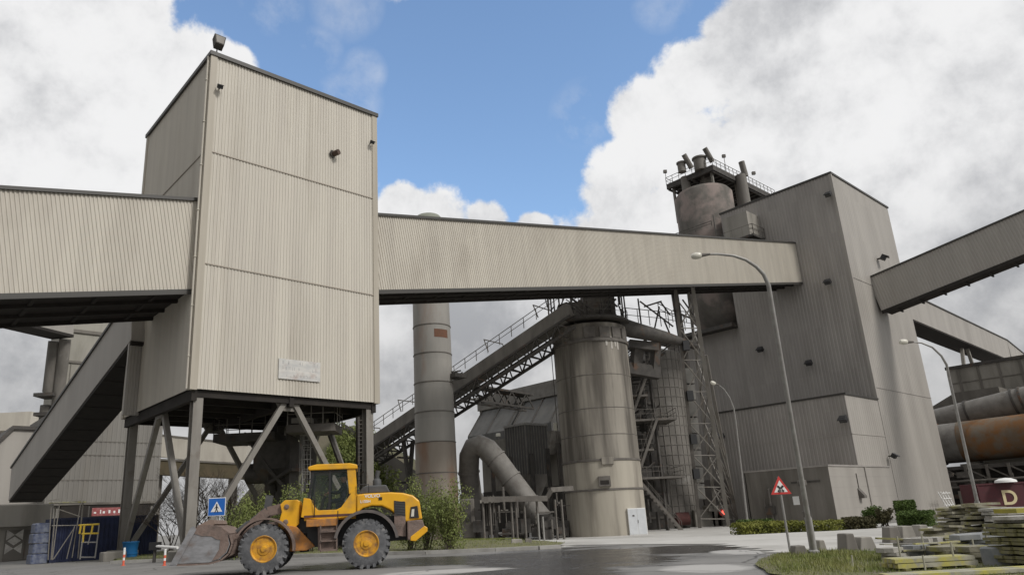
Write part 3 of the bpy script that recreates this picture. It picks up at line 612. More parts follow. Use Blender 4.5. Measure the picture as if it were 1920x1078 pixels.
q = on(1786, 945, y=YB - 2); t2 = thing('white_rack', 'small white metal rack leaning at the foot of the taupe building corner', 'rack', (q.x, YB - 2, -.4)); m = MB()
for k in range(4): m.tube([(q.x - 1.5 + k, YB - 2, -.8), (q.x - 1.9 + k, YB - 1.2, 1.9)], .07, 6)
for z in (.2, 1.0, 1.7): m.tube([(q.x - 1.8, YB - 1.6, z), (q.x + 1.4, YB - 1.6, z)], .06, 6)
m.build('frame', M['white'], t2)
m = MB()
for z in (.6, 1.7, 2.8, 3.9): m.box(an2x + .1, YB - .208, z, an1x + 8.5, YB - .2, z + .03)
m.build('joint_line', M['taupe'], t)
m = MB(); P = on(1510, 903, x=an2x - .05); m.box(an2x - .09, P.y - 1.6, P.z - .1, an2x - .03, P.y + 1.6, P.z + .1); m.build('pipe_bracket', M['dksteel'], t)
# lights on the taupe blocks
for (u, v, face, lab) in ((1557, 367, 'x', 'hooded floodlight near the top corner of the tall taupe building'), (1556, 530, 'x', 'hooded floodlight right of the gallery end on the taupe wall'),
                          (1430, 656, 'x', 'hooded floodlight in the shade far left on the taupe wall'), (1521, 681, 'x', 'hooded floodlight above the annex roof on the taupe wall')):
    P = on(u, v, x=XB - .06); floodlight(P, (-1, 0, 0), lab, s=1.7)
P = on(1645, 486, y=YB - .05); floodlight(P, (0.3, -1, 0.1), 'hooded floodlight above the upper right conveyor on the taupe front', s=1.9)
P = on(1586, 786, x=an1x - .06); floodlight(P, (-1, 0, 0), 'hooded floodlight by the right corner of the annex wall', s=1.8)
P = on(1357, 818, x=an1x - .06); floodlight(P, (-1, 0, 0), 'hooded floodlight by the left end of the annex wall', s=1.8)
P = on(1666, 855, y=YB - .21); floodlight(P, (0, -1, 0), 'hooded floodlight low on the taupe front beside the annex', s=1.5)

# right-hand conveyor galleries
t = thing('rising_conveyor_gallery', 'taupe ribbed conveyor gallery rising to the right edge from the taupe building', 'conveyor gallery', (106, YB, 25.9))
GX = 104.3; A = Vector((GX, YB + .4, 30.75)); s_ = (33.99 - 30.83) / (YB - 16.09); B = Vector((GX, -8, 30.83 + s_ * (YB + 8))); d = (B - A).normalized(); u = d.cross(Vector((-1, 0, 0))); u = u if u.z > 0 else -u
L = (B - A).length; h = 4.95; W = Vector((3.6, 0, 0))
m = MB(); m.corr(A - u * h, d, L, u, h, (-1, 0, 0), .36, .035); m.build('side_wall', M['taupe_s'], t)
m = MB(); m.obox((A + B) / 2 + W - u * h / 2, d, (1, 0, 0), u, L, .05, h); m.build('rear_wall', M['taupe_s'], t)
m = MB(); m.obox((A + B) / 2 + W / 2 + u * .1, d, (1, 0, 0), u, L, 3.9, .22); m.build('roof', M['trim'], t)
m = MB(); m.obox((A + B) / 2 + W / 2 - u * (h - .1), d, (1, 0, 0), u, L, 3.5, .15); m.obox((A + B) / 2 - u * (h + .2), d, (1, 0, 0), u, L, .2, .45)
k = 1.5
while k < L: m.obox(A + d * k + W / 2 - u * (h + .12), d, (1, 0, 0), u, .2, 3.4, .3); k += 2.8
m.build('underside', M['under'], t)
t = thing('level_conveyor_gallery', 'smooth taupe gallery running behind the taupe building to the far concrete hall', 'conveyor gallery', (140, 36.5, 27))
YQ = 35.6
def seg(a, b, h, wdt, parts):
    a = Vector(a); b = Vector(b); d = (b - a).normalized(); u = Vector((-d.z, 0, d.x)); L = (b - a).length
    m = parts[0]; m.obox((a + b) / 2 - u * h / 2 + Vector((0, wdt / 2, 0)), d, (0, 1, 0), u, L, wdt, h)
    m = parts[1]; m.obox((a + b) / 2 + u * .08 + Vector((0, wdt / 2, 0)), d, (0, 1, 0), u, L, wdt + .3, .2)
    m = parts[2]; m.obox((a + b) / 2 - u * (h + .12) + Vector((0, wdt / 2, 0)), d, (0, 1, 0), u, L, wdt - .1, .25)
q = [MB(), MB(), MB()]
p0 = on(1737, 566, y=YQ); p1 = on(1888, 638, y=YQ); p2 = on(1925, 668, y=YQ)
dq = (p1 - p0).normalized(); p0 = p0 - dq * ((p0.x - 116.5) / dq.x)
hq = (p0 - on(1715, 600, y=YQ)).z if False else 4.3
seg(p0, p1, hq, 3.6, q); seg(p1, p2, hq, 3.6, q)
q[0].build('casing', M['taupe_s'], t); q[1].build('roof', M['trim'], t); q[2].build('underside', M['under'], t)
for (u1, v1, u2, v2) in ((1806, 664, 1815, 752), (1816, 664, 1845, 748)):
    a = on(u1, v1, y=YQ + 1.2); m = MB(); b2 = on(u2, v2, y=YQ + 1.2); m.beam(a + Vector((0, 0, 1)), b2, .5, .5); m.build('support_leg', M['conc'], t)
# ================================================================== round chimney
c = at(818, 880, 75); cxy = (c.x, c.y); zt = 33.9
t = thing('chimney_stack', 'plain grey banded chimney stack with rust patches behind the cream gallery', 'chimney', (c.x, c.y, -.9))
def rad(z): return 2.22 - .0045 * (z + 1) * 1.6
m = MB(); m.lathe((c.x, c.y, 0), [(rad(-1), -1), (rad(10), 10), (rad(20), 20), (rad(zt), zt), (rad(zt) * .99, zt + .05)], 56); m.build('shell', M['stack'], t, True)
m = MB(); m.lathe((c.x, c.y, 0), [(rad(-1) + .012, -1), (rad(9.2) + .012, 9.2)], 56, cap=False); m.build('stained_base', M['stacklow'], t, True)
m = MB(); z = 2.9
while z < zt:
    r = rad(z); m.lathe((c.x, c.y, 0), [(r, z), (r + .055, z + .01), (r + .055, z + .09), (r, z + .1)], 48); z += 3.15
m.build('flange_ring', M['mdsteel'], t, True)
m = MB(); r = rad(zt); m.lathe((c.x, c.y, 0), [(r, zt), (r + .05, zt), (r * .93, zt + .7), (r * .7, zt + 1.25), (r * .35, zt + 1.5), (.02, zt + 1.58)], 48); m.build('dome_cap', mk('pale_green_cap', lin(.24, .25, .205), lin(.2, .21, .175), 1), t, True)
tocam = Vector((-c.x, -c.y, 0)).normalized(); side = Vector((-tocam.y, tocam.x, 0))
def patch(cx, r, ang0, ang1, z0, z1):
    m = MB(); vs = []; n = 8
    for i in range(n + 1):
        a = ang0 + (ang1 - ang0) * i / n; dv = tocam * math.cos(a) + side * math.sin(a); p = Vector((cx[0], cx[1], 0)) + dv * (r + .012); vs += [(p.x, p.y, z0), (p.x, p.y, z1)]
    m.add(vs, [(2 * i, 2 * i + 2, 2 * i + 3, 2 * i + 1) for i in range(n)]); return m
za, zb2 = zat(c, 640), zat(c, 625)
sgn = 1 if proj(Vector((c.x, c.y, 20)) + side)[0] > proj((c.x, c.y, 20))[0] else -1
patch((c.x, c.y), rad(za), sgn * .12, sgn * .95, za, zb2).build('rust_patch', M['rustpatch'], t)
m = MB(); zq = zat(c, 707); q = Vector((c.x, c.y, zq)) + side * sgn * 2.5 - tocam * -.6
for k in range(14): m.tube([q + Vector((random.uniform(-.8, .8), random.uniform(-.8, .8), random.uniform(-.5, .5))), q + Vector((random.uniform(-.8, .8), random.uniform(-.8, .8), random.uniform(-.5, .5)))], .09, 5)
m.box(q.x - .8, q.y - .8, q.z - .35, q.x + .8, q.y + .8, q.z + .1); m.build('bracket_platform', M['dksteel'], t)

# ================================================================== foreground silo
sc_ = at(1140, 1003, 73); SX, SY, SR = sc_.x, sc_.y, 4.0; SB = gz(SX, SY)
zrow = lambda v: zat((SX, SY), v)
ZS = zrow(622)
t = thing('storage_silo', 'big stained cylindrical silo with a square hatch and a dark crown of machinery', 'silo', (SX, SY, SB))
m = MB(); m.lathe((SX, SY, 0), [(SR, SB - .2), (SR, ZS), (SR * .97, ZS + .1), (.1, ZS + .6)], 72); m.build('shell', M['silo'], t, True)
tocam = Vector((-SX, -SY, 0)).normalized(); side = Vector((-tocam.y, tocam.x, 0))
if proj(Vector((SX, SY, 5)) + side)[0] < proj((SX, SY, 5))[0]: side = -side
def ringb(v, w=.16, pr=.09):
    z = zrow(v) + .9; m = MB(); m.lathe((SX, SY, 0), [(SR, z), (SR + pr, z + .02), (SR + pr, z + w), (SR, z + w + .02)], 72); m.build('hoop_band', M['mdsteel'], t, True)
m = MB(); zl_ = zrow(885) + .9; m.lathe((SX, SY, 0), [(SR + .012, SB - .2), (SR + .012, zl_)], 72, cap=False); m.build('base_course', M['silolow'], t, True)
ringb(670, .35, .16); ringb(885, .2, .1); ringb(938, .18, .09); ringb(790, .06, .03); ringb(730, .06, .03); ringb(838, .06, .03)
def onshell(a, z, r=SR): dv = tocam * math.cos(a) + side * math.sin(a); return Vector((SX, SY, z)) + dv * r, dv
def hatch(a, z, w, h, dp, mat, name):
    p, dv = onshell(a, z, SR + dp / 2 - .1); sdv = Vector((0, 0, 1)).cross(dv)
    m = MB(); m.obox(p, sdv, dv, (0, 0, 1), w, dp + .2, h); return m.build(name, mat, t, bevel=.03)
h_ = hatch(.04, zrow(905), 1.2, 1.0, .35, M['mdsteel'], 'inspection_hatch')
p, dv = onshell(.04, zrow(907), SR + .36); m = MB(); m.obox(p, Vector((0, 0, 1)).cross(dv), dv, (0, 0, 1), .85, .02, .4); m.build('hatch_opening', M['under'], h_)
hatch(.16, zrow(869), 1.2, .7, .2, M['silo'], 'small_hatch')
for a_ in (.02, .42, .78, 1.15): hatch(a_, zrow(639), 1.15, 1.15, .12, M['mdsteel'], 'vent_panel')
m = MB()
for a_ in (.45, .6, .72, .8):
    p, dv = onshell(a_, zrow(656) - random.uniform(0, .3), SR + .02); m.obox(p, Vector((0, 0, 1)).cross(dv), dv, (0, 0, 1), .22, .02, random.uniform(.6, 1.4))
m.build('lime_streak', mk('white_lime_streak', lin(.5, .48, .44), lin(.4, .37, .33), 4), t)
m = MB()                                             # cage ladder on the left
p0, dv = onshell(-1.5, 0, SR + .25)
for s in (-.25, .25): m.tube([(p0.x + dv.y * s, p0.y - dv.x * s, SB), (p0.x + dv.y * s, p0.y - dv.x * s, ZS + 1)], .04, 5)
z = SB
while z < ZS: m.tube([(p0.x + dv.y * .25, p0.y - dv.x * .25, z), (p0.x - dv.y * .25, p0.y + dv.x * .25, z)], .025, 4); z += .35
m.build('ladder', M['dksteel'], t)
# crown: platform, machine house, pipes, handrail
m = MB(); m.lathe((SX, SY, 0), [(SR * .9, ZS + .45), (SR + .5, ZS + .5), (SR + .5, ZS + .75), (.2, ZS + .8)], 40); m.build('crown_platform', M['dksteel'], t)
m = MB(); pts = [onshell(2 * math.pi * k / 20, ZS + .75, SR + .4)[0] for k in range(21)]; m.rail(pts, 1.1, 3); m.build('handrail', M['mdsteel'], t)
rr = random.Random(11); m = MB()
for (a_, rr0, w_, h) in ((.3, 2.2, 2.2, 2.6), (-.5, 2.0, 2.6, 1.9), (1.0, 2.6, 1.6, 3.2), (-1.2, 2.6, 1.4, 2.2), (2.5, 1.5, 3, 3.4)):
    p, dv = onshell(a_, ZS + .75 + h / 2, rr0); m.obox(p, VR, VF, (0, 0, 1), w_, w_, h)
m.build('machine_housing', M['mdsteel'], t)
m = MB()
for k in range(46):
    a_ = rr.uniform(-1.7, 1.7); z0 = ZS + rr.uniform(.8, 3.8); p, dv = onshell(a_, z0, rr.uniform(2.4, 4.4)); sd2 = Vector((0, 0, 1)).cross(dv)
    e = rr.choice((sd2, Vector((0, 0, 1)), sd2 + Vector((0, 0, .8)), sd2 - Vector((0, 0, .9)))) * rr.uniform(.8, 2.2); m.tube([p, p + e], rr.choice((.06, .08, .12)), 5)
for k in range(9):
    a_ = -1.5 + k * .38; p, dv = onshell(a_, ZS + .8, SR + .2); m.tube([p, p + Vector((0, 0, 4.6))], .09, 5)
m.build('pipework', M['dksteel'], t)
# white cabinet at its foot
P = ground(1201, 1003); t = thing('electrical_cabinet', 'tall white two-door cabinet at the foot of the stained silo', 'cabinet', (SX + side.x * 2.9 + tocam.x * 3.2, SY + side.y * 2.9 + tocam.y * 3.2, SB))
o = ORG[t.name]; w2 = 1.75; hh = zat((o.x, o.y), 952) - SB
m = MB(); m.obox(o + Vector((0, 0, hh / 2)), VR, VF, (0, 0, 1), w2, .7, hh); m.build('body', M['white'], t, bevel=.02)
m = MB()
for s in (-.25, .25): m.obox(o - VF * .36 + VR * s * w2 + Vector((0, 0, hh / 2)), VR, VF, (0, 0, 1), w2 * .47, .03, hh * .94)
m.build('door', mk('offwhite_door', lin(.66, .68, .70), lin(.58, .6, .62), 2), t)
m = MB(); m.obox(o - VF * .39 + VR * .06 + Vector((0, 0, hh * .5)), VR, VF, (0, 0, 1), .05, .03, .3); m.obox(o - VF * .385 + VR * -.35 + Vector((0, 0, hh * .72)), VR, VF, (0, 0, 1), .2, .012, .14); m.build('handle', M['dksteel'], t)

# ================================================================== open steel frame with floors between the two silos
def vpt(u, v, d): return at(u, v, d)
t = thing('steel_access_frame', 'dark open steel frame of platforms and stairs right of the stained silo', 'steel structure', vpt(1225, 995, 79))
m = MB(); base = ORG[t.name]
for du, dd in ((-2.2, 0), (1.6, 0), (-2.2, 4), (1.6, 4)):
    q = base + VR * du + VF * dd; m.beam((q.x, q.y, -1), (q.x, q.y, 21), .3, .3)
m.build('post', M['dksteel'], t)
for v in (690, 790, 897, 745, 845):
    z = zat(base, v); m = MB(); big = v in (690, 790, 897)
    ext = {690: 1.2, 790: 2.6, 897: 2.6}.get(v, -.4)
    m.obox(base + VR * (ext / 2 - .9) + VF * 1.2 + Vector((0, 0, z - base.z)), VR, VF, (0, 0, 1), 4.2 + ext, 5.2, .22); fl = m.build('floor', M['mdsteel'], t)
    m = MB(); a = base + VR * (-3.0) - VF * 1.3; b_ = base + VR * (1.2 + ext) - VF * 1.3; c_ = base + VR * (1.2 + ext) + VF * 3.6
    m.rail([(q.x, q.y, z + .1) for q in (a, b_, c_)], 1.1, 1.3); m.build('railing', M['mdsteel'], fl)
m = MB(); rr = random.Random(3)
zz = [-.9] + [zat(base, v) for v in (897, 790, 690)]
for i, (z0, z1) in enumerate(zip(zz, zz[1:])):
    a = base + VR * (2.8 if i == 0 else -1.5) - VF * 1.6; b_ = base + VR * (-1.4 if i == 0 else 1.5) - VF * 1.6
    for s in (0, .9):
        p, q = Vector((a.x, a.y, z0)) + VF * s, Vector((b_.x, b_.y, z1)) + VF * s; m.beam(p, q, .06, .28); m.tube([p + Vector((0, 0, 1)), q + Vector((0, 0, 1))], .03, 5)
        for k in range(5): e = p.lerp(q, k / 4); m.tube([e, e + Vector((0, 0, 1))], .025, 4)
    for k in range(14):
        e = Vector((a.x, a.y, z0)).lerp(Vector((b_.x, b_.y, z1)), k / 13) + VF * .45; m.obox(e, VR, VF, (0, 0, 1), .28, .9, .04)
m.build('stair_flight', M['mdsteel'], t)
m = MB()
for k in range(70):
    q = base + VR * rr.uniform(-2.4, 2.6) + VF * rr.uniform(-.5, 3); z = rr.uniform(0, 20); e = rr.choice((VR, VF, Vector((0, 0, 1)), Vector((0, 0, 1)), VR + Vector((0, 0, .7)))) * rr.uniform(.6, 3)
    m.tube([(q.x, q.y, z), (q.x + e.x, q.y + e.y, z + e.z)], rr.choice((.06, .1, .16)), 6)
for k in range(16):
    q = base + VR * rr.uniform(-2.2, 1.8) + VF * rr.uniform(.2, 3); z = rr.uniform(0, 19); s = rr.uniform(.6, 1.4); m.obox((q.x, q.y, z), VR, VF, (0, 0, 1), s, s, s * rr.uniform(.6, 1.6))
m.build('pipework', M['dksteel'], t)

t = thing('dark_backing_block', 'added dark steel backing block behind the access frame beside the stained silo', 'building', at(1216, 995, 85))  # added backing that darkens the gap behind the open steelwork
o = ORG[t.name]; m = MB(); m.obox((o.x, o.y, 8.8), VR, VF, U if 'U' in globals() else (0, 0, 1), 4.6, 2, 19.6); m.build('wall', M['dksteel'], t)
m = MB()
for k in range(7): m.obox((o.x - VF.x * 1.05, o.y - VF.y * 1.05, .5 + k * 2.7), VR, VF, (0, 0, 1), 4.7, .15, .25)
m.build('floor_beam', M['mdsteel'], t)
# ================================================================== second silo made of dusty panels
b2 = at(1262, 990, 90); t = thing('panelled_silo', 'dusty grey silo of stacked panels behind the steel frame', 'silo', (b2.x, b2.y, -.9))
zt2 = zat(b2, 668); r2_ = 3.5
m = MB(); m.lathe((b2.x, b2.y, 0), [(r2_, -1), (r2_, zt2), (r2_ * .5, zt2 + .7), (.1, zt2 + .8)], 56); m.build('shell', M['silo2'], t, True)
m = MB(); z = .5
while z < zt2: m.lathe((b2.x, b2.y, 0), [(r2_, z), (r2_ + .06, z + .01), (r2_ + .06, z + .1), (r2_, z + .11)], 48); z += 1.22
for k in range(28):
    a = 2 * math.pi * k / 28; m.beam((b2.x + (r2_ + .01) * math.cos(a), b2.y + (r2_ + .01) * math.sin(a), -.5), (b2.x + (r2_ + .01) * math.cos(a), b2.y + (r2_ + .01) * math.sin(a), zt2), .09, .09)
m.build('panel_joint', M['silo2'], t)
m = MB(); m.rail([(b2.x + (r2_ + .1) * math.cos(2 * math.pi * k / 16), b2.y + (r2_ + .1) * math.sin(2 * math.pi * k / 16), zt2) for k in range(17)], 1.2, 2); m.build('handrail', M['dksteel'], t)

# ================================================================== lattice mast with clad ladder shaft
def pl(u, v, d=82): return at(u, v, d)
lm = thing('lattice_tower', 'tall slender steel lattice tower with a ladder shaft left of the taupe annex', 'lattice tower', (pl(1338, 995).x, pl(1338, 995).y, -1))
legs = [(1302, 560, 1366, 985, 82), (1268, 560, 1312, 985, 82), (1292, 560, 1345, 985, 86), (1330, 700, 1384, 985, 86)]
pts = []
for i, (a, b, c_, d2, dist) in enumerate(legs):
    p, q = pl(a, b, dist), pl(c_, d2, dist); m = MB(); m.beam(p + (p - q) * .12, q + (q - p) * .03, .34 if i else .42, .34); m.build('leg', M['column'] if i != 1 else M['mdsteel'], lm); pts.append((p, q))
m = MB(); f = [0, .13, .27, .41, .55, .69, .83, .97]
for (i, j) in ((0, 1), (0, 2), (2, 3), (0, 3)):
    for k in range(len(f) - 1):
        if 3 in (i, j) and f[k] < .3: continue
        A, B = pts[i][0].lerp(pts[i][1], f[k]), pts[j][0].lerp(pts[j][1], f[k + 1] if j != 3 else min(1, f[k + 1])); m.tube([A, B], .075, 5)
        if i == 0 and j in (1, 2): A, B = pts[j][0].lerp(pts[j][1], f[k]), pts[i][0].lerp(pts[i][1], f[k + 1]); m.tube([A, B], .075, 5)
        A, B = pts[i][0].lerp(pts[i][1], f[k + 1]), pts[j][0].lerp(pts[j][1], f[k + 1]); m.tube([A, B], .065, 5)
m.build('bracing', M['column'], lm)
m = MB()                                            # pale clad shaft
for k in range(8):
    v0, v1 = 690 + k * 31, 690 + (k + 1) * 31 - 3
    for (uu, ww) in ((1283 + (v0 - 640) * .095, 15),):
        a, b_ = pl(uu, v1, 83), pl(uu + ww, v1, 83); c_, d2 = pl(uu + ww - 3, v0, 83), pl(uu - 3, v0, 83); m.prism([a, b_, c_, d2], VF * .9)
m.build('shaft_panel', mk('pale_shaft_panel', lin(.32, .31, .285), lin(.24, .232, .215), 1), lm)
for v in (648, 742, 823, 888): 
    p = pl(1286 + (v - 648) * .08, v, 81.5); m = MB(); m.obox(p, VR, VF, (0, 0, 1), .7, .6, 1.1); m.build('junction_box', M['black'], lm)
# tall pipe left of it
t = thing('vent_pipe', 'tall dark vertical pipe passing up between the two silos', 'pipe', (pl(1284, 700, 84).x, pl(1284, 700, 84).y, 0))
m = MB(); m.tube([pl(1264, 545, 84), pl(1292, 720, 84), pl(1303, 800, 84)], .42, 12); m.build('pipe', M['dksteel'], t, True)
# overhead pipe bridge with catwalks between the silo crown and the taupe block
t = thing('pipe_bridge', 'tangle of dark ducts and catwalks crossing behind the gallery above the silos', 'pipe bridge', pl(1240, 630, 80))
m = MB(); m.tube([pl(1150, 605, 79), pl(1185, 618, 79), pl(1245, 632, 80), pl(1275, 640, 82), pl(1302, 648, 84)], [.9, .95, .7, .5, .45], 12); m.build('duct', M['dksteel'], t, True)
m = MB(); m.beam(pl(1178, 646, 80), pl(1232, 652, 80), 1.5, .9); m.beam(pl(1232, 628, 80), pl(1226, 700, 80), .8, .8); m.beam(pl(1196, 640, 80), pl(1192, 700, 80), 1.2, .8); m.beam(pl(1178, 690, 80), pl(1236, 700, 80), 1.2, 1.3); m.build('chute', M['dksteel'], t)
m = MB(); m.rail([pl(1176, 606, 81), pl(1240, 612, 82), pl(1300, 622, 84)], 1.8, 1.3, .05); m.rail([pl(1236, 590, 84), pl(1262, 604, 84), pl(1300, 606, 86)], 1.4, 1.1, .05)
for (a, b_) in (((1200, 565), (1262, 612)), ((1238, 565), (1256, 590)), ((1262, 582), (1302, 600)), ((1280, 562), (1300, 590)), ((1203, 615), (1196, 560)), ((1222, 640), (1236, 575)), ((1245, 600), (1262, 640)), ((1208, 575), (1240, 565))): m.tube([pl(*a, 82), pl(*b_, 83)], .1, 5)
m.build('catwalk', M['dksteel'], t)
# low control kiosk under the mast, with the red lamp, and a red tank
t = thing('control_kiosk', 'low concrete kiosk with a dark doorway under the lattice tower', 'kiosk', (pl(1345, 995, 84).x, pl(1345, 995, 84).y, -1))
def vbox(m, u0, v0, u1, v1, d, dep, z0=None):
    a = at(u0, v1, d); b_ = at(u1, v1, d); w_ = (b_ - a).dot(VR); zt_ = zat(at((u0 + u1) / 2, v0, d), v0); zb_ = zat(at((u0 + u1) / 2, v1, d), v1) if z0 is None else z0
    c_ = (a + b_) / 2 + VF * dep / 2; m.obox((c_.x, c_.y, (zt_ + zb_) / 2), VR, VF, (0, 0, 1), w_, dep, zt_ - zb_)
m = MB(); vbox(m, 1308, 955, 1340, 1003, 86, 1.5); vbox(m, 1358, 954, 1378, 1003, 86, 2.5); vbox(m, 1330, 947, 1370, 957, 86, 2.5); m.build('wall', M['conc'], t)
m = MB(); vbox(m, 1342, 958, 1358, 1002, 86.6, .3); m.build('doorway', M['under'], t)
m = MB(); vbox(m, 1322, 898, 1372, 946, 88, .5); m.build('opening_above', M['under'], t)
p = at(1355, 960, 85.5); t = thing('warning_lamp', 'glowing red lamp in the kiosk doorway below the lattice tower', 'lamp', p)
m = MB(); m.lathe(p, [(.1, -.1), (.42, 0), (.42, .12), (.1, .16)], 20, axis=-VF); m.build('housing', M['red'], t)
m = MB(); m.lathe(p - VF * .14 + VR * .08, [(.02, 0), (.26, .02), (.2, .12), (.03, .16)], 18, axis=-VF); m.build('lens', M['redlamp'], t)
p = at(1282, 972, 84); t = thing('red_tank', 'small dull red drum beside the steps right of the silo', 'tank', p)
m = MB(); m.lathe(p - VR * .9, [(.1, -.1), (.75, 0), (.75, 1.5), (.1, 1.65)], 24, axis=VR); m.build('drum', mk('dull_red', lin(.13, .045, .04), lin(.09, .04, .035), 2), t, True)
m = MB(); vbox(m, 1270, 985, 1296, 1001, 84, .9); m.build('cradle', M['dksteel'], t)
m = MB(); vbox(m, 1212, 955, 1312, 1004, 90, 1); m.build('backing', M['dksteel']); 
ob = bpy.data.objects['backing']; ob.name = 'dark_backing_wall'; tag(ob, 'added dark backing wall behind the stairs between the silo and the lattice tower', 'wall')  # dark backing put in to keep the view behind the stairs dark

# ================================================================== stained silo with platform on top of the taupe block
pc = at(1323, 400, 118); PR = 4.6
t = thing('rooftop_silo', 'pink stained concrete silo rising behind the taupe building roof', 'silo', (pc.x, pc.y, 27.3))
ztp = zat(pc - VF * PR, 347)
m = MB(); m.lathe((pc.x, pc.y, 0), [(PR * .55, 26.9), (PR, 30), (PR, ztp), (PR * .9, ztp + .6), (.2, ztp + 1.0)], 56); m.build('shell', M['psilo'], t, True)
c2 = pc + Vector((12.2, 0.5, 0)); t2 = thing('rooftop_silo', 'smaller part-hidden silo right of the pink one behind the taupe roof', 'silo', (c2.x, c2.y, 27.3))
m = MB(); m.lathe((c2.x, c2.y, 0), [(4.2, 27.3), (4.2, ztp - .6), (3.6, ztp)], 48); m.build('shell', M['concdk'], t2, True)
zp = 54.9; PX0, PX1, PY0, PY1 = 100.5, 121.5, 52.9, 61.8
t = thing('rooftop_platform', 'dark steel service deck with railings above the pink stained silo', 'platform', (110, 57, ztp))
m = MB(); m.box(PX0, PY0, zp - .35, PX1, PY1, zp); m.box(PX0 - .05, PY0 - .05, zp - .9, PX1, PY0 + .25, zp + .05); m.box(PX0 - .05, PY0 + .25, zp - .9, PX0 + .25, PY1, zp + .05)
for k in range(16): x = PX0 + .4 + k * 1.38; m.beam((x, PY0 + .1, zp - .6), (x, PY1 - .1, zp - .6), .3, .5)
for y in (PY0 + .3, 57, PY1 - .3): m.beam((PX0 + .1, y, zp - .98), (PX1 - .1, y, zp - .98), .3, .3)
m.build('deck', M['dksteel'], t)
m = MB(); m.rail([(PX1, PY0, zp), (PX0, PY0, zp), (PX0, PY1, zp), (PX1, PY1, zp)], 1.3, 1.3, .05); m.build('railing', M['mdsteel'], t)
for (u, v0, v1, r) in ((1285, 372, 338, .75), (1320, 345, 318, 1.0), (1391, 390, 345, .9)):
    q = at(u, v1, 121); m = MB(); m.tube([(q.x, q.y, ztp - 2), (q.x, q.y, zp + .1)], r, 20); m.build('filter_pipe', M['silo2'], t, True)
for (u, v, r, hgt, lu, lv) in ((1279, 320, .66, 1.5, 1282, 290), (1313, 312, 1.0, 2.1, 1321, 278)):
    q = on(u, v, z=zp + .3); q = at(u, v, 119); m = MB(); m.tube([(q.x, q.y, zp), (q.x, q.y, zp + hgt)], r, 20); m.tube([(q.x, q.y, zp + hgt), (q.x, q.y, zp + hgt + .25)], r * 1.2, 20); k = m.build('dust_filter', M['silo2'], t, True)
    a = at(lu + 15, lv + 26, 118.6); e = at(lu, lv, 118.6); m = MB(); m.tube([a, e], .42, 12); m.build('slanting_outlet', M['silo2'], k, True)
q = at(1399, 338, 121); m = MB(); m.tube([(q.x, q.y, zp - .2), (q.x - .6, q.y, zp + 2.4)], .5, 14); m.build('vent_stub', M['silo2'], t, True)
for (u, v) in ((1247, 322), (1357, 293), (1413, 325)):
    q = at(u, v, 121); m = MB(); m.tube([(q.x, q.y, zp), (q.x, q.y, q.z)], .05, 5); m.obox(q, VR, VF, (0, 0, 1), .55, .4, .5); m.build('mast_lamp', M['mdsteel'], t)
m = MB()
for (x, y) in ((PX0 + .8, PY0 + .8), (PX0 + .8, PY1 - .8), (PX0 + 8, PY0 + .6), (PX1 - 1, PY0 + .8)): m.beam((x, y, ztp - 3), (x, y, zp), .35, .35)
m.build('support_post', M['column'], t)
# cantilevered side platform
t = thing('side_platform', 'grey enclosed landing jutting from the taupe side wall above the gallery', 'platform', (95, 49.5, 39))
xw = XB - .1; a = on(1410, 455, x=xw); 
q = on(1413, 441, x=xw - 3.4); zf = q.z; y0 = q.y; y1 = on(1345, 452, x=xw - 3.4).y; ye0, ye1 = on(1404, 425, x=xw - 3.4).y, on(1358, 430, x=xw - 3.4).y; ze = on(1380, 402, x=xw - 3.4).z
m = MB(); m.box(xw - 3.4, y0, zf, xw, y1 + 4, zf + .3); m.box(xw - 2.8, y0 + .6, zf - .9, xw, y1 - 1, zf - .003); m.build('floor', M['dksteel'], t)
m = MB(); m.box(xw - 3.42, ye0, zf + .303, xw, ye1, ze); m.build('enclosure', M['conc'], t)
m = MB(); m.rail([(xw, y0 - .02, zf + .3), (xw - 3.38, y0 - .02, zf + .3), (xw - 3.38, y1 + 3.9, zf + .3)], 1.5, 1.5, .05); m.tube([(xw - 3.4, y1, zf), (xw - 3.4, y1, zf + 5.2)], .14, 8); m.rail([(xw - 3.4, y1 + .5, zf + 3.6), (xw - 4.5, y1 + 14, zf + 3.3)], .8, 3, .06); m.build('railing', M['mdsteel'], t)
m = MB(); m.beam((xw, y0 + 1, zf - 2.6), (xw - 3, y0 + 1, zf), .2, .2); m.beam((xw, y1 - 1, zf - 2.6), (xw - 3, y1 - 1, zf), .2, .2); m.build('strut', M['dksteel'], t)

# ================================================================== inclined truss conveyor
pA, pB = at(688, 842, 93), at(1075, 582, 76)
t = thing('truss_conveyor', 'long sloping truss conveyor climbing from behind the tower leg to the stained silo', 'conveyor', pA)
d = (pB - pA).normalized(); r = d.cross(Vector((0, 0, 1))).normalized(); u = r.cross(d); L = (pB - pA).length
m = MB(); m.obox((pA + pB) / 2, r, d, u, 2.2, L, 1.35); m.build('belt_casing', M['silo2'], t)
m = MB(); st = 1.5; n = int(L / st)
for s in (-1.2, 1.2):
    lo, hi = -u * 2.3, -u * .9
    m.beam(pA + r * s + lo, pB + r * s + lo, .25, .3); m.beam(pA + r * s + hi, pB + r * s + hi, .2, .2)
    for k in range(n):
        a = pA + r * s + d * (k * st); m.beam(a + (lo if k % 2 else hi), a + d * st + (hi if k % 2 else lo), .14, .14); m.beam(a + lo, a + hi, .12, .12)
for k in range(n): a = pA + d * (k * st) - u * 2.3; m.beam(a - r * 1.2, a + r * 1.2, .15, .15)
m.build('truss_girder', M['dksteel'], t)
m = MB()
for s in (-1.6, 1.6): m.rail([pA + r * s + u * .75, pB + r * s + u * .75], 1.2, 1.8, .045)
m.build('walkway_railing', M['mdsteel'], t)
m = MB()
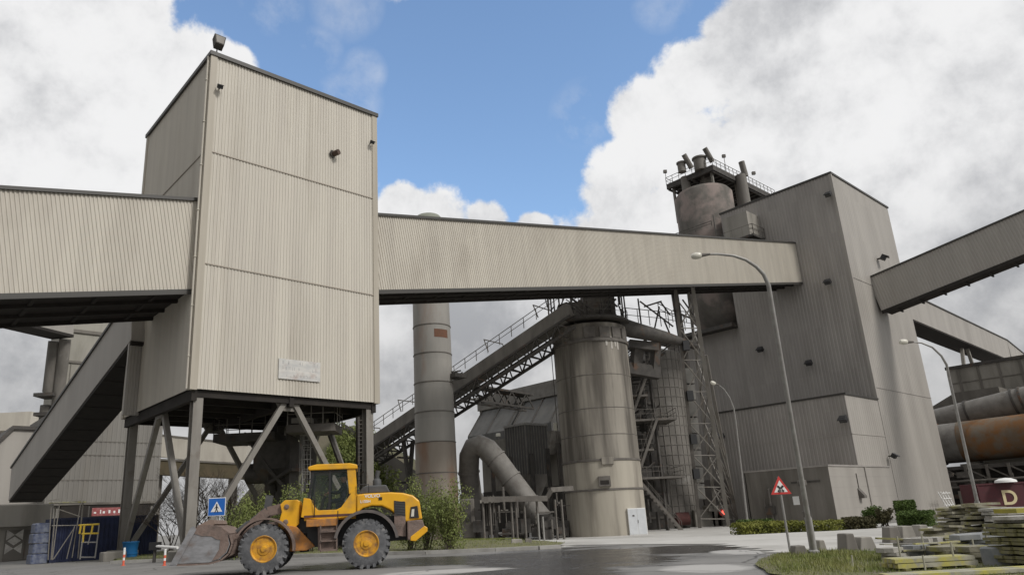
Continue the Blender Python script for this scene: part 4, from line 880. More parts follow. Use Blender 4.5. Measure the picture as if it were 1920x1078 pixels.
for k in range(1, n, 5): a = pA + d * (k * st) + u * .8; m.tube([a - r * 1.7, a - r * 1.7 + u * 1.6, a + r * 1.7 + u * 1.6, a + r * 1.7], .07, 5)
m.build('weather_hoop', M['mdsteel'], t)
q0 = pA.lerp(pB, .21)
for s in (-1, 1):
    m = MB(); a = q0 + r * s * .8 - u * 2.2; m.beam(a, (a.x + VR.x * s * 1.3, a.y + VR.y * s * 1.3, -1), .4, .4); m.build('trestle_leg', M['dksteel'], t)
m = MB()
for z in (3, 6, 9): m.beam(q0 + r * -1.2 + Vector((0, 0, z - q0.z)), q0 + r * 1.2 + Vector((0, 0, z - q0.z)), .2, .2)
m.build('trestle_tie', M['dksteel'], t)
# short level truss to the filter house
a, b_ = at(868, 722, 92), at(992, 742, 97); t = thing('truss_footbridge', 'short level dark truss between the sloping conveyor and the filter house', 'footbridge', a)
d = (b_ - a).normalized(); r = d.cross(Vector((0, 0, 1))).normalized(); L = (b_ - a).length; m = MB(); n = 9; U = Vector((0, 0, 1))
for s in (-.9, .9):
    m.beam(a + r * s, b_ + r * s, .25, .25); m.beam(a + r * s - U * 1.9, b_ + r * s - U * 1.9, .25, .25)
    for k in range(n): p = a + r * s + d * (L * k / n); m.beam(p - (U * 1.9 if k % 2 else U * 0), p + d * (L / n) - (U * 0 if k % 2 else U * 1.9), .14, .14)
m.obox((a + b_) / 2, r, d, U, 1.8, L, .15); m.build('truss', M['dksteel'], t)

# ================================================================== filter house with hoods
FX = on(1040, 745, x=82).x; FX = 82
fa = on(898, 745, x=FX); fb = on(1075, 722, x=FX); zf0 = fa.z
t = thing('filter_house', 'grey panelled filter house with sloping hoods behind the bent duct', 'building', (FX + 6, (fa.y + fb.y) / 2, -.9))
m = MB(); m.box(FX, fb.y - 6, -.9, FX + 12, fa.y, zf0 - 2.4); m.build('wall', M['concdk'], t)
m = MB(); m.box(FX - .3, fb.y - 6.2, zf0 - 2.4, FX + 12.2, fa.y + .2, zf0); m.build('roof_band', M['duct'], t)
yL = lambda u_, v_: on(u_, v_, x=FX).y
for (uL, uR) in ((905, 978), (986, 1062)):
    ya, yb_ = yL(uL, 780), yL(uR, 770); zA = zf0 - 2.5; zBm = zf0 - 8.2
    m = MB(); m.prism([(FX, ya, zA), (FX, ya, zBm), (FX - 3.6, ya, zBm), (FX - 3.6, ya, zBm + 1.2)], (0, yb_ - ya, 0)); hd = m.build('sloping_hood', M['greypanel'], t)
    m = MB(); ym = (ya + yb_) / 2
    for k in (0, 1, 2): yy = ya + (yb_ - ya) * (.02 + .48 * k); m.beam((FX - .1, yy, zA + .08), (FX - 3.6, yy, zBm + 1.3), .12, .16)
    m.build('hood_rib', M['dksteel'], hd)
    m = MB(); zc = zBm - 3.2; m.hexa([(FX - 2.4, (ya * 3 + yb_) / 4, zc), (FX - 1, (ya * 3 + yb_) / 4, zc), (FX - 1, (ya + 3 * yb_) / 4, zc), (FX - 2.4, (ya + 3 * yb_) / 4, zc)], [(FX - 3.6, ya, zBm), (FX, ya, zBm), (FX, yb_, zBm), (FX - 3.6, yb_, zBm)]); m.build('hopper', M['duct'], t)
def cbox(m, uc, vt, d, uL_, uR_, z0, ztop=None):
    C0 = at(uc, vt, d); zt_ = C0.z if ztop is None else ztop; yl = on(uL_, vt, x=C0.x).y; xr = on(uR_, vt, y=C0.y).x; m.box(C0.x, C0.y, z0, xr, yl, zt_); return C0, xr, yl
m = MB(); C0, xr, yl = cbox(m, 984, 796, 84, 946, 1024, at(984, 890, 84).z); bx = m.build('filter_box', M['greypanel'], t)
m = MB(); zb_ = at(984, 890, 84).z; m.hexa([(C0.x + 1.3, C0.y + 1.1, zb_ - 3.4), (xr - 1.3, C0.y + 1.1, zb_ - 3.4), (xr - 1.3, yl - 1.1, zb_ - 3.4), (C0.x + 1.3, yl - 1.1, zb_ - 3.4)], [(C0.x, C0.y, zb_), (xr, C0.y, zb_), (xr, yl, zb_), (C0.x, yl, zb_)]); m.build('box_hopper', M['duct'], bx)
m = MB(); m.box(C0.x - .12, C0.y - .12, C0.z, xr + .12, yl + .12, C0.z + .25); m.build('box_lid', M['galv'], bx)
m = MB()
for k in range(9): y = C0.y + (yl - C0.y) * k / 8; m.box(C0.x - .06, y - .05, zb_, C0.x, y + .05, C0.z - .003); 
for k in range(9): x = C0.x + (xr - C0.x) * k / 8; m.box(x - .05, C0.y - .06, zb_, x + .05, C0.y, C0.z - .003)
m.build('box_stiffener', M['duct'], bx)
m = MB()
for (uu, v0) in ((925, 900), (960, 905), (1000, 900), (1030, 890), (1050, 880)):
    q = at(uu, v0, 82); m.beam((q.x, q.y, -1), (q.x, q.y, q.z + 3), .35, .35)
m.build('support_post', M['dksteel'], t)
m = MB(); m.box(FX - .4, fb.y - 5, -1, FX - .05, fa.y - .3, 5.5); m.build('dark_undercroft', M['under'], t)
for (u_, v_, lab) in ((1042, 800, 'small white lamp on a post beside the filter house and silo'), (934, 815, 'small white lamp under the first filter house hood')):
    q = at(u_, v_, 78); tt = thing('post_lamp', lab, 'lamp', q); m = MB(); m.obox(q, VR, VF, (0, 0, 1), .5, .3, .9 if u_ > 1000 else .35); m.build('lens', M['lampglass'], tt, bevel=.05); m = MB(); m.tube([q - U * (6 if u_ > 1000 else 1.2), q - U * .3], .06, 6); m.build('post', M['mdsteel'], tt)
# big bent duct
t = thing('bent_duct', 'fat grey duct bending over in an arch and sloping down to the silo foot', 'duct', (at(890, 930, 74).x, at(890, 930, 74).y, -.9))
dp = [(884, 925, 77), (879, 885, 77), (880, 855, 76.5), (888, 838, 76), (900, 834, 75.5), (914, 841, 75), (930, 860, 74.5), (958, 898, 73.5), (992, 943, 72.5), (1018, 975, 71.5)]
m = MB(); m.tube([at(*q) for q in dp], sz(19.5, 75), 28); m.build('duct', M['duct'], t, True)
m = MB()
for i in (1, 6, 7, 8): a = at(*dp[i]); b_ = at(*dp[i - 1]); dd = (a - b_).normalized(); m.tube([a - dd * .08, a + dd * .08], sz(21.5, 75), 28)
m.build('flange', M['duct'], t, True)
m = MB(); a = at(884, 925, 77); m.lathe((a.x, a.y, 0), [(1.25, -.9), (1.5, 2.0), (1.2, a.z)], 24); m.build('foot', M['duct'], t, True)
# pipe rack, pier, fence clutter in front of the filter house
t = thing('pipe_rack', 'low brown pipe rack on thin posts in front of the bent duct', 'pipe rack', (at(985, 1000, 68).x, at(985, 1000, 68).y, -.85))
m = MB(); m.beam(at(903, 936, 68), at(1026, 934, 68), .8, .5); m.beam(at(1026, 932, 68), at(1034, 918, 68), .35, .35); m.beam(at(1030, 918, 68), at(1072, 915, 70), .45, .45); m.build('pipe_tray', M['mdsteel'], t)
for uu in (905, 918, 958, 966, 982, 1006, 1040, 1052):
    m = MB(); a = at(uu, 936, 68); m.beam((a.x, a.y, -.9), (a.x, a.y, a.z), .16, .16); m.build('post', M['mdsteel'], t)
t = thing('concrete_pier', 'rough brown concrete pier beside the bush under the bent duct', 'pier', (at(880, 1000, 69).x, at(880, 1000, 69).y, -.85))
m = MB(); vbox(m, 866, 934, 892, 1008, 69, 1.6); m.build('pier', M['concdk'], t, bevel=.08)
m = MB(); vbox(m, 873, 938, 884, 980, 68.8, .2); m.build('recess', M['dksteel'], t)
t = thing('machine_cabinet', 'dark ribbed machine cabinet under the pipe rack', 'cabinet', (at(918, 1000, 69).x, at(918, 1000, 69).y, -.85))
m = MB(); vbox(m, 903, 940, 934, 990, 70, 1.6); m.build('body', M['dksteel'], t); m = MB()
for k in range(7): vbox(m, 905 + k * 4, 945, 906.5 + k * 4, 985, 69.9, .1)
m.build('rib', M['mdsteel'], t)
m = MB(); vbox(m, 900, 936, 938, 942, 69, 2); m.build('cap', M['conc'], t)
t = thing('ground_equipment', 'jumble of dark pumps and pipes on the ground below the filter house', 'machinery', (at(990, 1000, 72).x, at(990, 1000, 72).y, -.85))
rr = random.Random(21); m = MB()
for k in range(46):
    uu = rr.uniform(892, 1064); q = at(uu, 1000, rr.uniform(68, 76)); s = rr.uniform(.3, 1.2); m.obox((q.x, q.y, -.9 + s * .6 + rr.uniform(0, 1.0)), VR, VF, (0, 0, 1), s, s, s * rr.uniform(.6, 1.6))
m.build('pump_block', M['dksteel'], t)
m = MB()
for k in range(60):
    uu = rr.uniform(892, 1066); q = at(uu, 1000, rr.uniform(67, 76)); z = rr.uniform(-.8, 2.6); e = rr.choice((VR, U, U, VF, VR)) * rr.uniform(.5, 2.4); m.tube([(q.x, q.y, z), (q.x + e.x, q.y + e.y, z + e.z)], rr.choice((.05, .08, .13)), 6)
m.build('pipework', M['mdsteel'], t)
for k, (uu, v0) in enumerate(((1012, 962), (1021, 968))):
    q = ground(uu, 1016); tt = tag(None, '', '') if False else thing('marker_post', ('thin leaning steel marker post on the verge tip before the silo', 'slightly shorter steel marker post on the verge tip before the silo')[k], 'post', q)
    m = MB(); m.tube([q, (q.x, q.y, zat(q, v0))], .05, 6); m.build('pole', M['galv'], tt); m = MB(); m.box(q.x - .15, q.y - .15, q.z, q.x + .15, q.y + .15, q.z + .08); m.build('base_plate', M['galv'], tt)
for (uu, v1, wpx, hpx, lab) in ((970, 1023, 24, 12, 'low pale concrete block on the verge edge nearest the duct'), (992, 1022, 14, 12, 'low dark concrete block on the verge edge nearest the silo')):
    q = ground(uu, v1); dd = proj(q)[2]; w_ = sz(wpx, dd); h = sz(hpx, dd); m = MB(); m.hexa([q - VR * w_ / 2 - U * .05, q + VR * w_ / 2 - U * .05, q + VR * w_ / 2 + VF * .6 - U * .05, q - VR * w_ / 2 + VF * .6 - U * .05], [q - VR * w_ * .4 + VF * .1 + U * h, q + VR * w_ * .4 + VF * .1 + U * h, q + VR * w_ * .4 + VF * .5 + U * h, q - VR * w_ * .4 + VF * .5 + U * h])
    tag(m.build('concrete_block', M['conc'] if 'pale' in lab else M['concdk'], bevel=.03), lab, 'block')

# ================================================================== kiln, duct and concrete hall at the right edge
t = thing('rotary_kiln', 'huge rusty orange kiln tube lying behind the taupe building', 'kiln', (126, 25, 3))
a = on(1760, 833, x=126); b_ = on(1920, 816, x=126); dd = (b_ - a).normalized(); KR = 2.95
a2 = a - dd * 2; b2_ = b_ + dd * 30
m = MB(); m.tube([a + dd * 3.2, b2_], KR, 48); m.build('shell', M['rust'], t, True)
m = MB(); m.tube([a2, a + dd * 3.19], KR * .99, 48); m.build('inlet_ring', M['duct'], t, True)
m = MB(); m.tube([a + dd * -.4, a + dd * .4], KR * 1.06, 48); m.build('riding_ring', M['rustpatch'], t, True)
for k in (4, 22):
    q = a + dd * k; m = MB(); m.box(q.x - 2.2, q.y - 1.2, -.9, q.x + 2.2, q.y + 1.2, q.z - KR - .3); m.build('pier', M['concdk'], t)
a = on(1772, 788, x=131); b_ = on(1920, 752, x=131); dd = (b_ - a).normalized()
t = thing('overhead_duct', 'fat grey duct sloping above the rusty kiln', 'duct', a)
m = MB(); m.tube([a - dd * 3, b_ + dd * 30], 2.05, 36); m.build('duct', M['duct'], t, True)
m = MB()
for k in (3.6, 9.8, 10.8): q = a + dd * k; m.tube([q - dd * .15, q + dd * .15], 2.2, 36)
m.build('flange', M['dksteel'], t, True)
m = MB(); q = a + dd * 3.6; m.beam(q - U * 1.9, (q.x, q.y, 3), .5, .5); m.build('support', M['dksteel'], t)
m = MB(); m.tube([at(1766, 776, 118), at(1778, 780, 118), at(1784, 800, 118)], .5, 12); m.tube([at(1760, 800, 117), at(1778, 770, 117)], .3, 8); m.build('elbow_pipe', M['silo2'], t, True)
HX = 141; ha = on(1776, 694, x=HX); hb = on(1920, 671, x=HX)
t = thing('concrete_hall', 'weathered grey concrete hall behind the duct at the right edge', 'building', (HX + 8, 25, -.9))
m = MB(); m.box(HX, -10, -.9, HX + 22, ha.y, ha.z); m.build('wall', M['conc'], t)
m = MB(); m.box(HX - .25, -10.2, ha.z, HX + 22, ha.y + .25, ha.z + .5); m.build('roof_edge', M['dksteel'], t)
m = MB()
for k in range(12): y = ha.y - 1.5 - k * 2.9; m.box(HX - .12, y - .18, 12, HX, y + .18, ha.z - .01)
for z in (19.4, 17.2): m.box(HX - .09, -10, z, HX, ha.y - .2, z + .12)
m.build('pilaster', M['concdk'], t)
m = MB(); q = on(1839, 744, x=HX - .02); m.box(HX - .05, q.y - .4, q.z - 1.1, HX + .1, q.y + .4, q.z + 1.1); m.build('slit_opening', M['under'], t)
m = MB(); p0 = on(1745, 763, x=HX - 6); p1 = on(1790, 736, x=HX - 6); m.prism([(HX - 6, p0.y + 2, p0.z - 9), (HX - 6, p0.y + 2, p0.z - 1), (HX - 6, p1.y, p1.z), (HX - 6, p1.y - 6, p1.z), (HX - 6, p1.y - 6, p0.z - 9)], (5.9, 0, 0)); m.build('lean_to_roof', M['concdk'], t)
t = thing('kiln_support_gallery', 'dark gallery of beams and pipes beneath the rusty kiln', 'steel structure', (121, 24, -.9))
m = MB(); z1 = on(1850, 862, x=123).z - .6
m.box(122, -6, z1 - .5, 130, 37, z1); m.box(122, -6, .9, 130, 37, 1.5); m.box(125, -6, -.9, 125.5, 38, z1); m.build('deck', M['dksteel'], t)
m = MB()
for k in range(14): y = 36 - k * 2.6; m.beam((122, y, -1), (122, y, z1), .35, .35); m.beam((122, y, z1 - .3), (122, y - 2.6, z1 - 2), .18, .18)
m.build('post', M['mdsteel'], t)
m = MB(); rr = random.Random(8)
for k in range(40): y = rr.uniform(2, 37); z = rr.uniform(.5, z1); m.obox((121.7, y, z), (0, 1, 0), (1, 0, 0), (0, 0, 1), rr.uniform(.3, 1.6), .4, rr.uniform(.2, .8))
for z in (2.4, 3.2): m.tube([(121.5, -4, z), (121.5, 37, z)], .18, 8)
m.build('pipework', M['mdsteel'], t)
m = MB(); m.box(118.5, -8, -.9, 119.2, 34, 1.9); ob = m.build('low_wall', M['concdk']); tag(ob, 'low grey wall in the shade below the kiln gallery', 'wall')
# ================================================================== hopper structure under the cream tower
def vbeam(m, u, v0, v1, d, w_): a = at(u, v1, d); m.beam((a.x, a.y, max(-.9, a.z)), (a.x, a.y, zat(a, v0)), w_, w_)
hb0 = at(530, 960, 50)
t = thing('loading_hopper', 'dark steel hopper stand with railed platforms under the cream tower', 'hopper', (hb0.x, hb0.y, 0))
m = MB(); cz = 9.0
for (u, d, w_) in ((505, 49, .55), (545, 48, .6), (583, 49, .5), (520, 53, .5), (575, 53, .5)):
    a = at(u, 950, d); m.beam((a.x, a.y, 0), (a.x, a.y, 9.2), w_, w_)
m.build('post', M['dksteel'], t)
a = at(525, 830, 51); m = MB(); m.obox((a.x, a.y, 6.3), VR, VF, (0, 0, 1), 2.8, 3, 1.9); m.hexa([Vector((a.x, a.y, 3.9)) + VR * x + VF * y for x, y in ((-.5, -.5), (.5, -.5), (.5, .5), (-.5, .5))], [Vector((a.x, a.y, 5.36)) + VR * x + VF * y for x, y in ((-1.4, -1.4), (1.4, -1.4), (1.4, 1.4), (-1.4, 1.4))]); m.build('hopper_bin', M['dksteel'], t)
a = at(470, 823, 50); m = MB(); m.obox((a.x, a.y, a.z), VR, VF, (0, 0, 1), 4.2, 3, .55); f1 = m.build('platform', M['dksteel'], t)
m = MB(); z = a.z + .28; m.rail([(q.x, q.y, z) for q in (a - VR * .4 + VF * 1.4, a - VR * 2.1 + VF * 1.4, a - VR * 2.1 - VF * 1.4, a + VR * 1.4 - VF * 1.4)], 1.1, .9); m.build('railing', M['mdsteel'], f1)
a = at(590, 806, 48); m = MB(); m.obox((a.x, a.y, a.z), VR, VF, (0, 0, 1), 3.2, 2.6, .5); f2 = m.build('platform', M['mdsteel'], t)
m = MB(); z = a.z + .25; m.rail([(q.x, q.y, z) for q in (a - VR * 1.5 - VF * 1.3, a + VR * 1.6 - VF * 1.3, a + VR * 1.6 + VF * 1.3)], 1.25, .8, .035); m.build('railing', M['column'], f2)
m = MB(); m.obox((a.x - .9, a.y, a.z + .55), VR, VF, (0, 0, 1), 1.3, .8, .35); m.build('crate', M['conc'], f2)  # crate standing on the platform
m = MB(); a = at(573, 950, 47)
for s in (-.25, .25): p = a + VR * s; m.tube([(p.x, p.y, 0), (p.x, p.y, 9)], .035, 5)
z = .3
while z < 9: m.tube([(a.x - VR.x * .25, a.y - VR.y * .25, z), (a.x + VR.x * .25, a.y + VR.y * .25, z)], .025, 4); z += .32
z = 2.5
while z < 8.8:
    m.tube([Vector((a.x, a.y, z)) + VR * (.42 * math.cos(q)) - VF * (.1 + .5 * math.sin(q)) for q in [k * math.pi / 6 for k in range(7)]], .02, 4); z += .8
for k in range(1, 6): q = k * math.pi / 6; p = a + VR * (.42 * math.cos(q)) - VF * (.1 + .5 * math.sin(q)); m.tube([(p.x, p.y, 2.5), (p.x, p.y, 8.6)], .015, 4)
m.build('cage_ladder', M['galv'], t)
m = MB()
for (a0, b0) in (((560, 812, 49), (612, 862, 49)), ((505, 905, 49), (545, 880, 48)), ((505, 880, 49), (545, 925, 48)), ((545, 880, 48), (583, 880, 49)), ((618, 815, 48), (650, 900, 48)), ((458, 812, 50), (505, 880, 49)), ((583, 850, 49), (548, 800, 48))): m.beam(at(*a0), at(*b0), .22, .22)
m.build('brace', M['dksteel'], t)
m = MB(); a = at(495, 887, 50); m.lathe(a - VR * 1.2, [(.1, 0), (.7, .05), (.7, 2.4), (.1, 2.5)], 20, axis=VR); a = at(540, 915, 49.5); m.obox(a, VR, VF, (0, 0, 1), 1.2, 1, 1.6); m.build('crusher_drum', M['dksteel'], t, True)
t = thing('cladding_mast', 'pair of dark service pipes beside the right leg of the cream tower', 'pipe', (at(676, 900, 51).x, at(676, 900, 51).y, 0))
m = MB(); vbeam(m, 672, 770, 935, 52, .28); vbeam(m, 684, 772, 935, 51, .5); m.build('pipe', M['dksteel'], t)
m = MB()
for k in range(20): a = at(678, 930 - k * 7.5, 51.5); m.beam(a - VR * .25, a + VR * .25, .06, .06)
m.build('rung', M['mdsteel'], t)

# ================================================================== left side: sheds, concrete tower, container
yW = 92.0; wr = on(296, 930, y=yW); xl_ = on(88, 900, y=yW).x
t = thing('clad_store', 'wide dusty grey clad store behind the sloping conveyor at left', 'building', (wr.x - 9, yW + 6, 0))
zt_ = on(300, 778, y=yW).z
m = MB(); m.corr((xl_, yW, 0), (1, 0, 0), wr.x - xl_, (0, 0, 1), zt_, (0, -1, 0), .5, .05); m.box(xl_, yW + .05, 0, wr.x, yW + 14, zt_); m.build('wall', mk('dusty_store_cladding', lin(.235, .224, .205), lin(.19, .18, .163), .6, (1, 1, .1), .8, c3=lin(.2, .18, .15), sc3=.3, st3=(1, 1, .2), lo3=.55, hi3=.8), t)
m = MB()
for v in (830, 855, 900): z = on(250, v, y=yW).z; m.box(xl_, yW - .08, z, wr.x, yW - .051, z + .08)
m.build('seam_flashing', M['concdk'], t)
m = MB(); za, zb_ = on(250, 944, y=yW).z, on(250, 975, y=yW).z; m.box(on(112, 960, y=yW).x, yW - .3, zb_ - .6, on(280, 960, y=yW).x, yW - .1, za); m.build('dark_opening', M['under'], t)
m = MB(); m.box(xl_ - .1, yW - .4, za, wr.x + .1, yW + .0, za + .25); m.build('lintel', M['concdk'], t)
bx0, bx1 = on(172, 960, y=yW - 2).x, on(238, 960, y=yW - 2).x; z1, z0 = on(200, 951, y=yW - 2).z, on(200, 966, y=yW - 2).z
t = thing('banner', 'red banner with white markings hanging behind the blue container', 'banner', ((bx0 + bx1) / 2, yW - 2, z0))
m = MB(); m.box(bx0, yW - 2.05, z0, bx1, yW - 2, z1); m.build('cloth', mk('faded_red_cloth', lin(.28, .05, .05), lin(.34, .14, .14), 3), t)
m = MB(); rr = random.Random(2); x = bx0 + .2
while x < bx1 - .4: w_ = rr.uniform(.2, .5); m.box(x, yW - 2.06, z0 + .25, x + w_ * .5, yW - 2.051, z1 - rr.uniform(.2, .45)); x += w_ * 1.3
m.build('white_marking', M['white'], t)
m = MB(); m.beam((bx0 - .3, yW - 1.9, 0), (bx0 - .3, yW - 1.9, z1 + .2), .15, .15); m.beam((bx1 + .3, yW - 1.9, 0), (bx1 + .3, yW - 1.9, z1 + .2), .15, .15); m.build('post', M['dksteel'], t)
t = thing('concrete_tower', 'pale concrete tower with side ducts behind the left gallery', 'tower', (at(170, 780, 108).x, at(170, 780, 108).y, 0))
C0 = at(118, 640, 108); m = MB(); xr = on(262, 640, y=C0.y).x; m.box(C0.x, C0.y, 0, xr, C0.y + 9, on(150, 560, y=C0.y).z)
m.build('wall', mk('pale_tower_concrete', lin(.36, .345, .30), lin(.30, .285, .25), .3, (1, 1, .3), .9, c3=lin(.22, .21, .18), sc3=.25, st3=(1, 1, .3), lo3=.52, hi3=.75), t)
m = MB(); zs = on(170, 627, y=C0.y).z; m.box(C0.x - .2, C0.y - .25, zs, xr, C0.y - .0, zs + .5); zs = on(150, 682, y=C0.y).z; m.box(C0.x - .2, C0.y - .2, zs, xr, C0.y - .0, zs + .35)
for k in range(1, 8): x = C0.x + k * (xr - C0.x) / 8; m.box(x, C0.y - .08, 10, x + .12, C0.y, zs)
m.build('ledge', M['concdk'], t)
m = MB()
for (u0, r, v0, v1) in ((92, .9, 640, 735), (104, .8, 636, 790), (80, .75, 760, 812)):
    a = at(u0, v1, 106); b_ = at(u0 + (v1 - v0) * .12, v0, 106); m.tube([a, b_], r, 14)
m.build('side_duct', M['silo2'], t, True)
m = MB()
for v in (742, 778): a = at(92, v, 106); m.obox(a, VR, VF, (0, 0, 1), 2.9, 3, .5)
m.build('service_ledge', M['dksteel'], t)
t = thing('upper_conveyor', 'dark underside of a conveyor running to the pale concrete tower', 'conveyor gallery', at(60, 620, 100))
a, b_ = at(-60, 590, 90), at(118, 632, 106); d = (b_ - a).normalized(); r = d.cross(U).normalized(); u = r.cross(d)
m = MB(); m.obox((a + b_) / 2 + u * 1.8, r, d, u, 3.4, (b_ - a).length, 3.2); m.build('casing', M['taupe_s'], t)
m = MB(); m.obox((a + b_) / 2, r, d, u, 3.6, (b_ - a).length, .4); m.build('underside', M['under'], t)
# far pale gallery + side shed + low gatehouse
a, b_ = at(-80, 800, 150), at(75, 800, 150); t = thing('far_gallery', 'pale cream gallery far off at the left edge under the cloud', 'building', ((a.x + b_.x) / 2, (a.y + b_.y) / 2, 0))
m = MB(); zt_ = at(20, 778, 150).z; zb_ = at(20, 812, 150).z; c_ = (a + b_) / 2; m.obox((c_.x, c_.y, (zt_ + zb_) / 2), VR, VF, U, 18, 8, zt_ - zb_); m.build('casing', M['gallery'], t)
m = MB(); m.obox((c_.x, c_.y, zb_ / 2), VR, VF, U, 1.5, 1.5, zb_); m.build('support', M['concdk'], t)
yS = 96; t = thing('side_shed', 'taupe shed with a dark roof edge left of the sloping conveyor', 'shed', (on(40, 900, y=yS).x, yS + 5, 0))
x0, x1 = on(-40, 900, y=yS).x, on(110, 900, y=yS).x; zq = on(60, 806, y=yS).z; xk = on(26, 806, y=yS).x; zlo = on(-40, 862, y=yS).z
m = MB(); m.prism([(x0, yS, 0), (x1, yS, 0), (x1, yS, zq), (xk, yS, zq), (x0, yS, zlo)], (0, 10, 0)); m.build('wall', M['taupe_s'], t)
m = MB(); m.prism([(xk, yS - .3, zq), (x1, yS - .3, zq), (x1, yS - .3, zq + .4), (xk - .2, yS - .3, zq + .4), (x0, yS - .3, zlo + .4), (x0, yS - .3, zlo)], (0, 10.5, 0)); m.build('roof_edge', M['dksteel'], t)
yG = 66; t = thing('gatehouse', 'low concrete gatehouse with a projecting beam at the far left', 'building', (on(40, 1000, y=yG).x, yG + 4, 0))
x0, x1 = on(-60, 1000, y=yG).x, on(92, 990, y=yG).x; z1 = on(50, 945, y=yG).z; z2 = on(50, 986, y=yG).z
m = MB(); m.box(x0, yG, 0, on(66, 1010, y=yG).x, yG + 9, z2); m.build('wall', M['conc'], t)
m = MB(); m.bevbox(x0, yG - .9, z2, x1, yG + 9, z1, .08); m.build('projecting_beam', M['conc'], t)
m = MB(); xa, xb2 = on(8, 1015, y=yG).x, on(62, 1015, y=yG).x; m.box(xa, yG - .06, .05, xb2, yG - .0, z2 - .25); dr = m.build('door', M['concdk'], t)
m = MB(); cx_ = on(26, 1015, y=yG).x; zc = on(26, 1016, y=yG).z; s = .62
for dz in (.55, -.45):
    for sx in (-1, 1): m.prism([(cx_, yG - .075, zc + dz), (cx_ + sx * s * .55 * 1.6, yG - .075, zc + dz + s * .62), (cx_ + sx * s * .55 * 1.6, yG - .075, zc + dz - s * .62)][::sx], (0, .02, 0))
m.prism([(cx_ - .45, yG - .073, zc + .1), (cx_, yG - .073, zc + .42), (cx_ + .45, yG - .073, zc + .1), (cx_, yG - .073, zc - .22)], (0, .012, 0))
m.build('white_diamond', mk('chalky_white', lin(.6, .58, .54), lin(.42, .4, .37), 4), dr)
m = MB(); m.beam((on(47, 1015, y=yG).x, yG - .1, .1), (on(47, 1015, y=yG).x, yG - .1, z2 - .3), .08, .06); m.build('door_frame', M['mdsteel'], dr)
# navy container
yC = 54.2; cx0_, cx1_ = on(94, 1040, y=yC).x, on(290, 1040, y=yC).x; hC = on(180, 969, y=yC).z
t = thing('shipping_container', 'navy blue ribbed shipping container behind the scaffold and tower leg', 'container', ((cx0_ + cx1_) / 2, yC + 1.2, 0))
m = MB(); m.corr((cx0_, yC, .05), (1, 0, 0), cx1_ - cx0_, U, hC - .05, (0, -1, 0), .28, .04); m.corr((cx0_, yC + 2.44, .05), (0, -1, 0), 2.44, U, hC - .05, (-1, 0, 0), .28, .04); m.box(cx0_ + .01, yC + .01, .05, cx1_, yC + 2.44, hC - .02); m.build('body', M['navy'], t)
m = MB()
for x in (cx0_ - .05, cx1_ - .1): m.box(x, yC - .06, 0, x + .15, yC + .1, hC)
m.box(cx0_ - .05, yC - .055, hC - .12, cx1_ + .05, yC + .1, hC + .02); m.box(cx0_ - .05, yC - .055, 0, cx1_ + .05, yC + .1, .15); m.build('frame', M['navy'], t)
for k in range(4):
    m = MB(); m.bevbox(cx0_ - 1.15 + .05 * (k % 2), yC - .5, .02 + k * .62, cx0_ - .2 - .04 * (k % 2), yC + .9, .6 + k * .62, .08)
    tag(m.build('wrapped_bale', M['bluegrey']), ('lowest faded blue wrapped bale against the end of the navy container', 'second faded blue wrapped bale from the ground beside the navy container', 'third faded blue wrapped bale from the ground beside the navy container', 'topmost faded blue wrapped bale beside the navy container')[k], 'bale', 'faded blue bales stacked by the container')
# scaffold in front
yF = 52.3; t = thing('scaffold', 'grey tube scaffold standing in front of the navy container', 'scaffold', (on(120, 1048, y=yF).x, yF, 0))
def sp(u, v, y=yF): q = on(u, v, y=y); return (q.x, q.y, max(0, q.z))
m = MB()
for (a0, b0) in (((90, 1049), (96, 950)), ((98, 1049), (112, 940)), ((125, 1047), (140, 985)), ((97, 985), (150, 984)), ((100, 1048), (140, 988)), ((108, 942), (152, 938)), ((135, 1045), (152, 938)), ((112, 955), (150, 968)), ((110, 935), (90, 938))): m.tube([sp(*a0), sp(*b0)], .032, 6)
for (a0, b0) in (((96, 1049), (104, 950)), ((146, 1046), (156, 938))): m.tube([sp(*a0, yF + .9), sp(*b0, yF + .9)], .045, 6)
m.build('tube_frame', M['column'], t)
m = MB(); q = on(125, 942, y=yF); m.box(q.x - .8, yF - .05, q.z, q.x + 1.1, yF + 1, q.z + .06); m.build('deck_board', M['plank'], t)
yT = 51.6; t = thing('mobile_steps', 'mobile step ladder with a yellow top rail beside the scaffold', 'steps', (on(165, 1048, y=yT).x, yT, 0))
S_ = lambda u, v, dy=0: Vector(sp(u, v, yT + dy))
m = MB()
for (a0, b0) in (((150, 1048), (158, 983)), ((178, 1046), (186, 983)), ((150, 1044), (178, 1044)), ((152, 1016), (183, 1016))): m.tube([S_(*a0), S_(*b0)], .045, 6)
m.tube([S_(165, 1020), S_(174, 984)], .035, 6); m.build('leg_frame', M['galv'], t)
m = MB()
for (a0, b0) in (((149, 984), (186, 982)), ((153, 1000), (185, 999)), ((158, 983), (155, 1016)), ((174, 983), (171, 1000)), ((152, 983), (149, 1000))): m.tube([S_(*a0), S_(*b0)], .06, 6)
m.tube([S_(149, 984), S_(149, 984, .9), S_(184, 982, .9)], .06, 6); m.build('yellow_rail', M['yel2'], t)
q = on(243, 1045, z=0); q = at(243, 1045, 44.6); t = thing('plastic_barrel', 'bright blue plastic barrel beside the footing of the tower leg', 'barrel', (q.x, q.y, 0))
m = MB(); m.lathe((q.x, q.y, 0), [(.1, 0), (.38, .01), (.43, .25), (.42, .55), (.46, .95), (.5, 1.0), (.5, 1.07), (.42, 1.08), (.4, 1.02), (.05, 1.0)], 24); m.build('drum', M['bluebin'], t, True)
m = MB(); m.lathe((q.x, q.y, 0), [(.43, .3), (.46, .32), (.46, .38), (.42, .4)], 24); m.build('hoop', M['bluebin'], t, True)
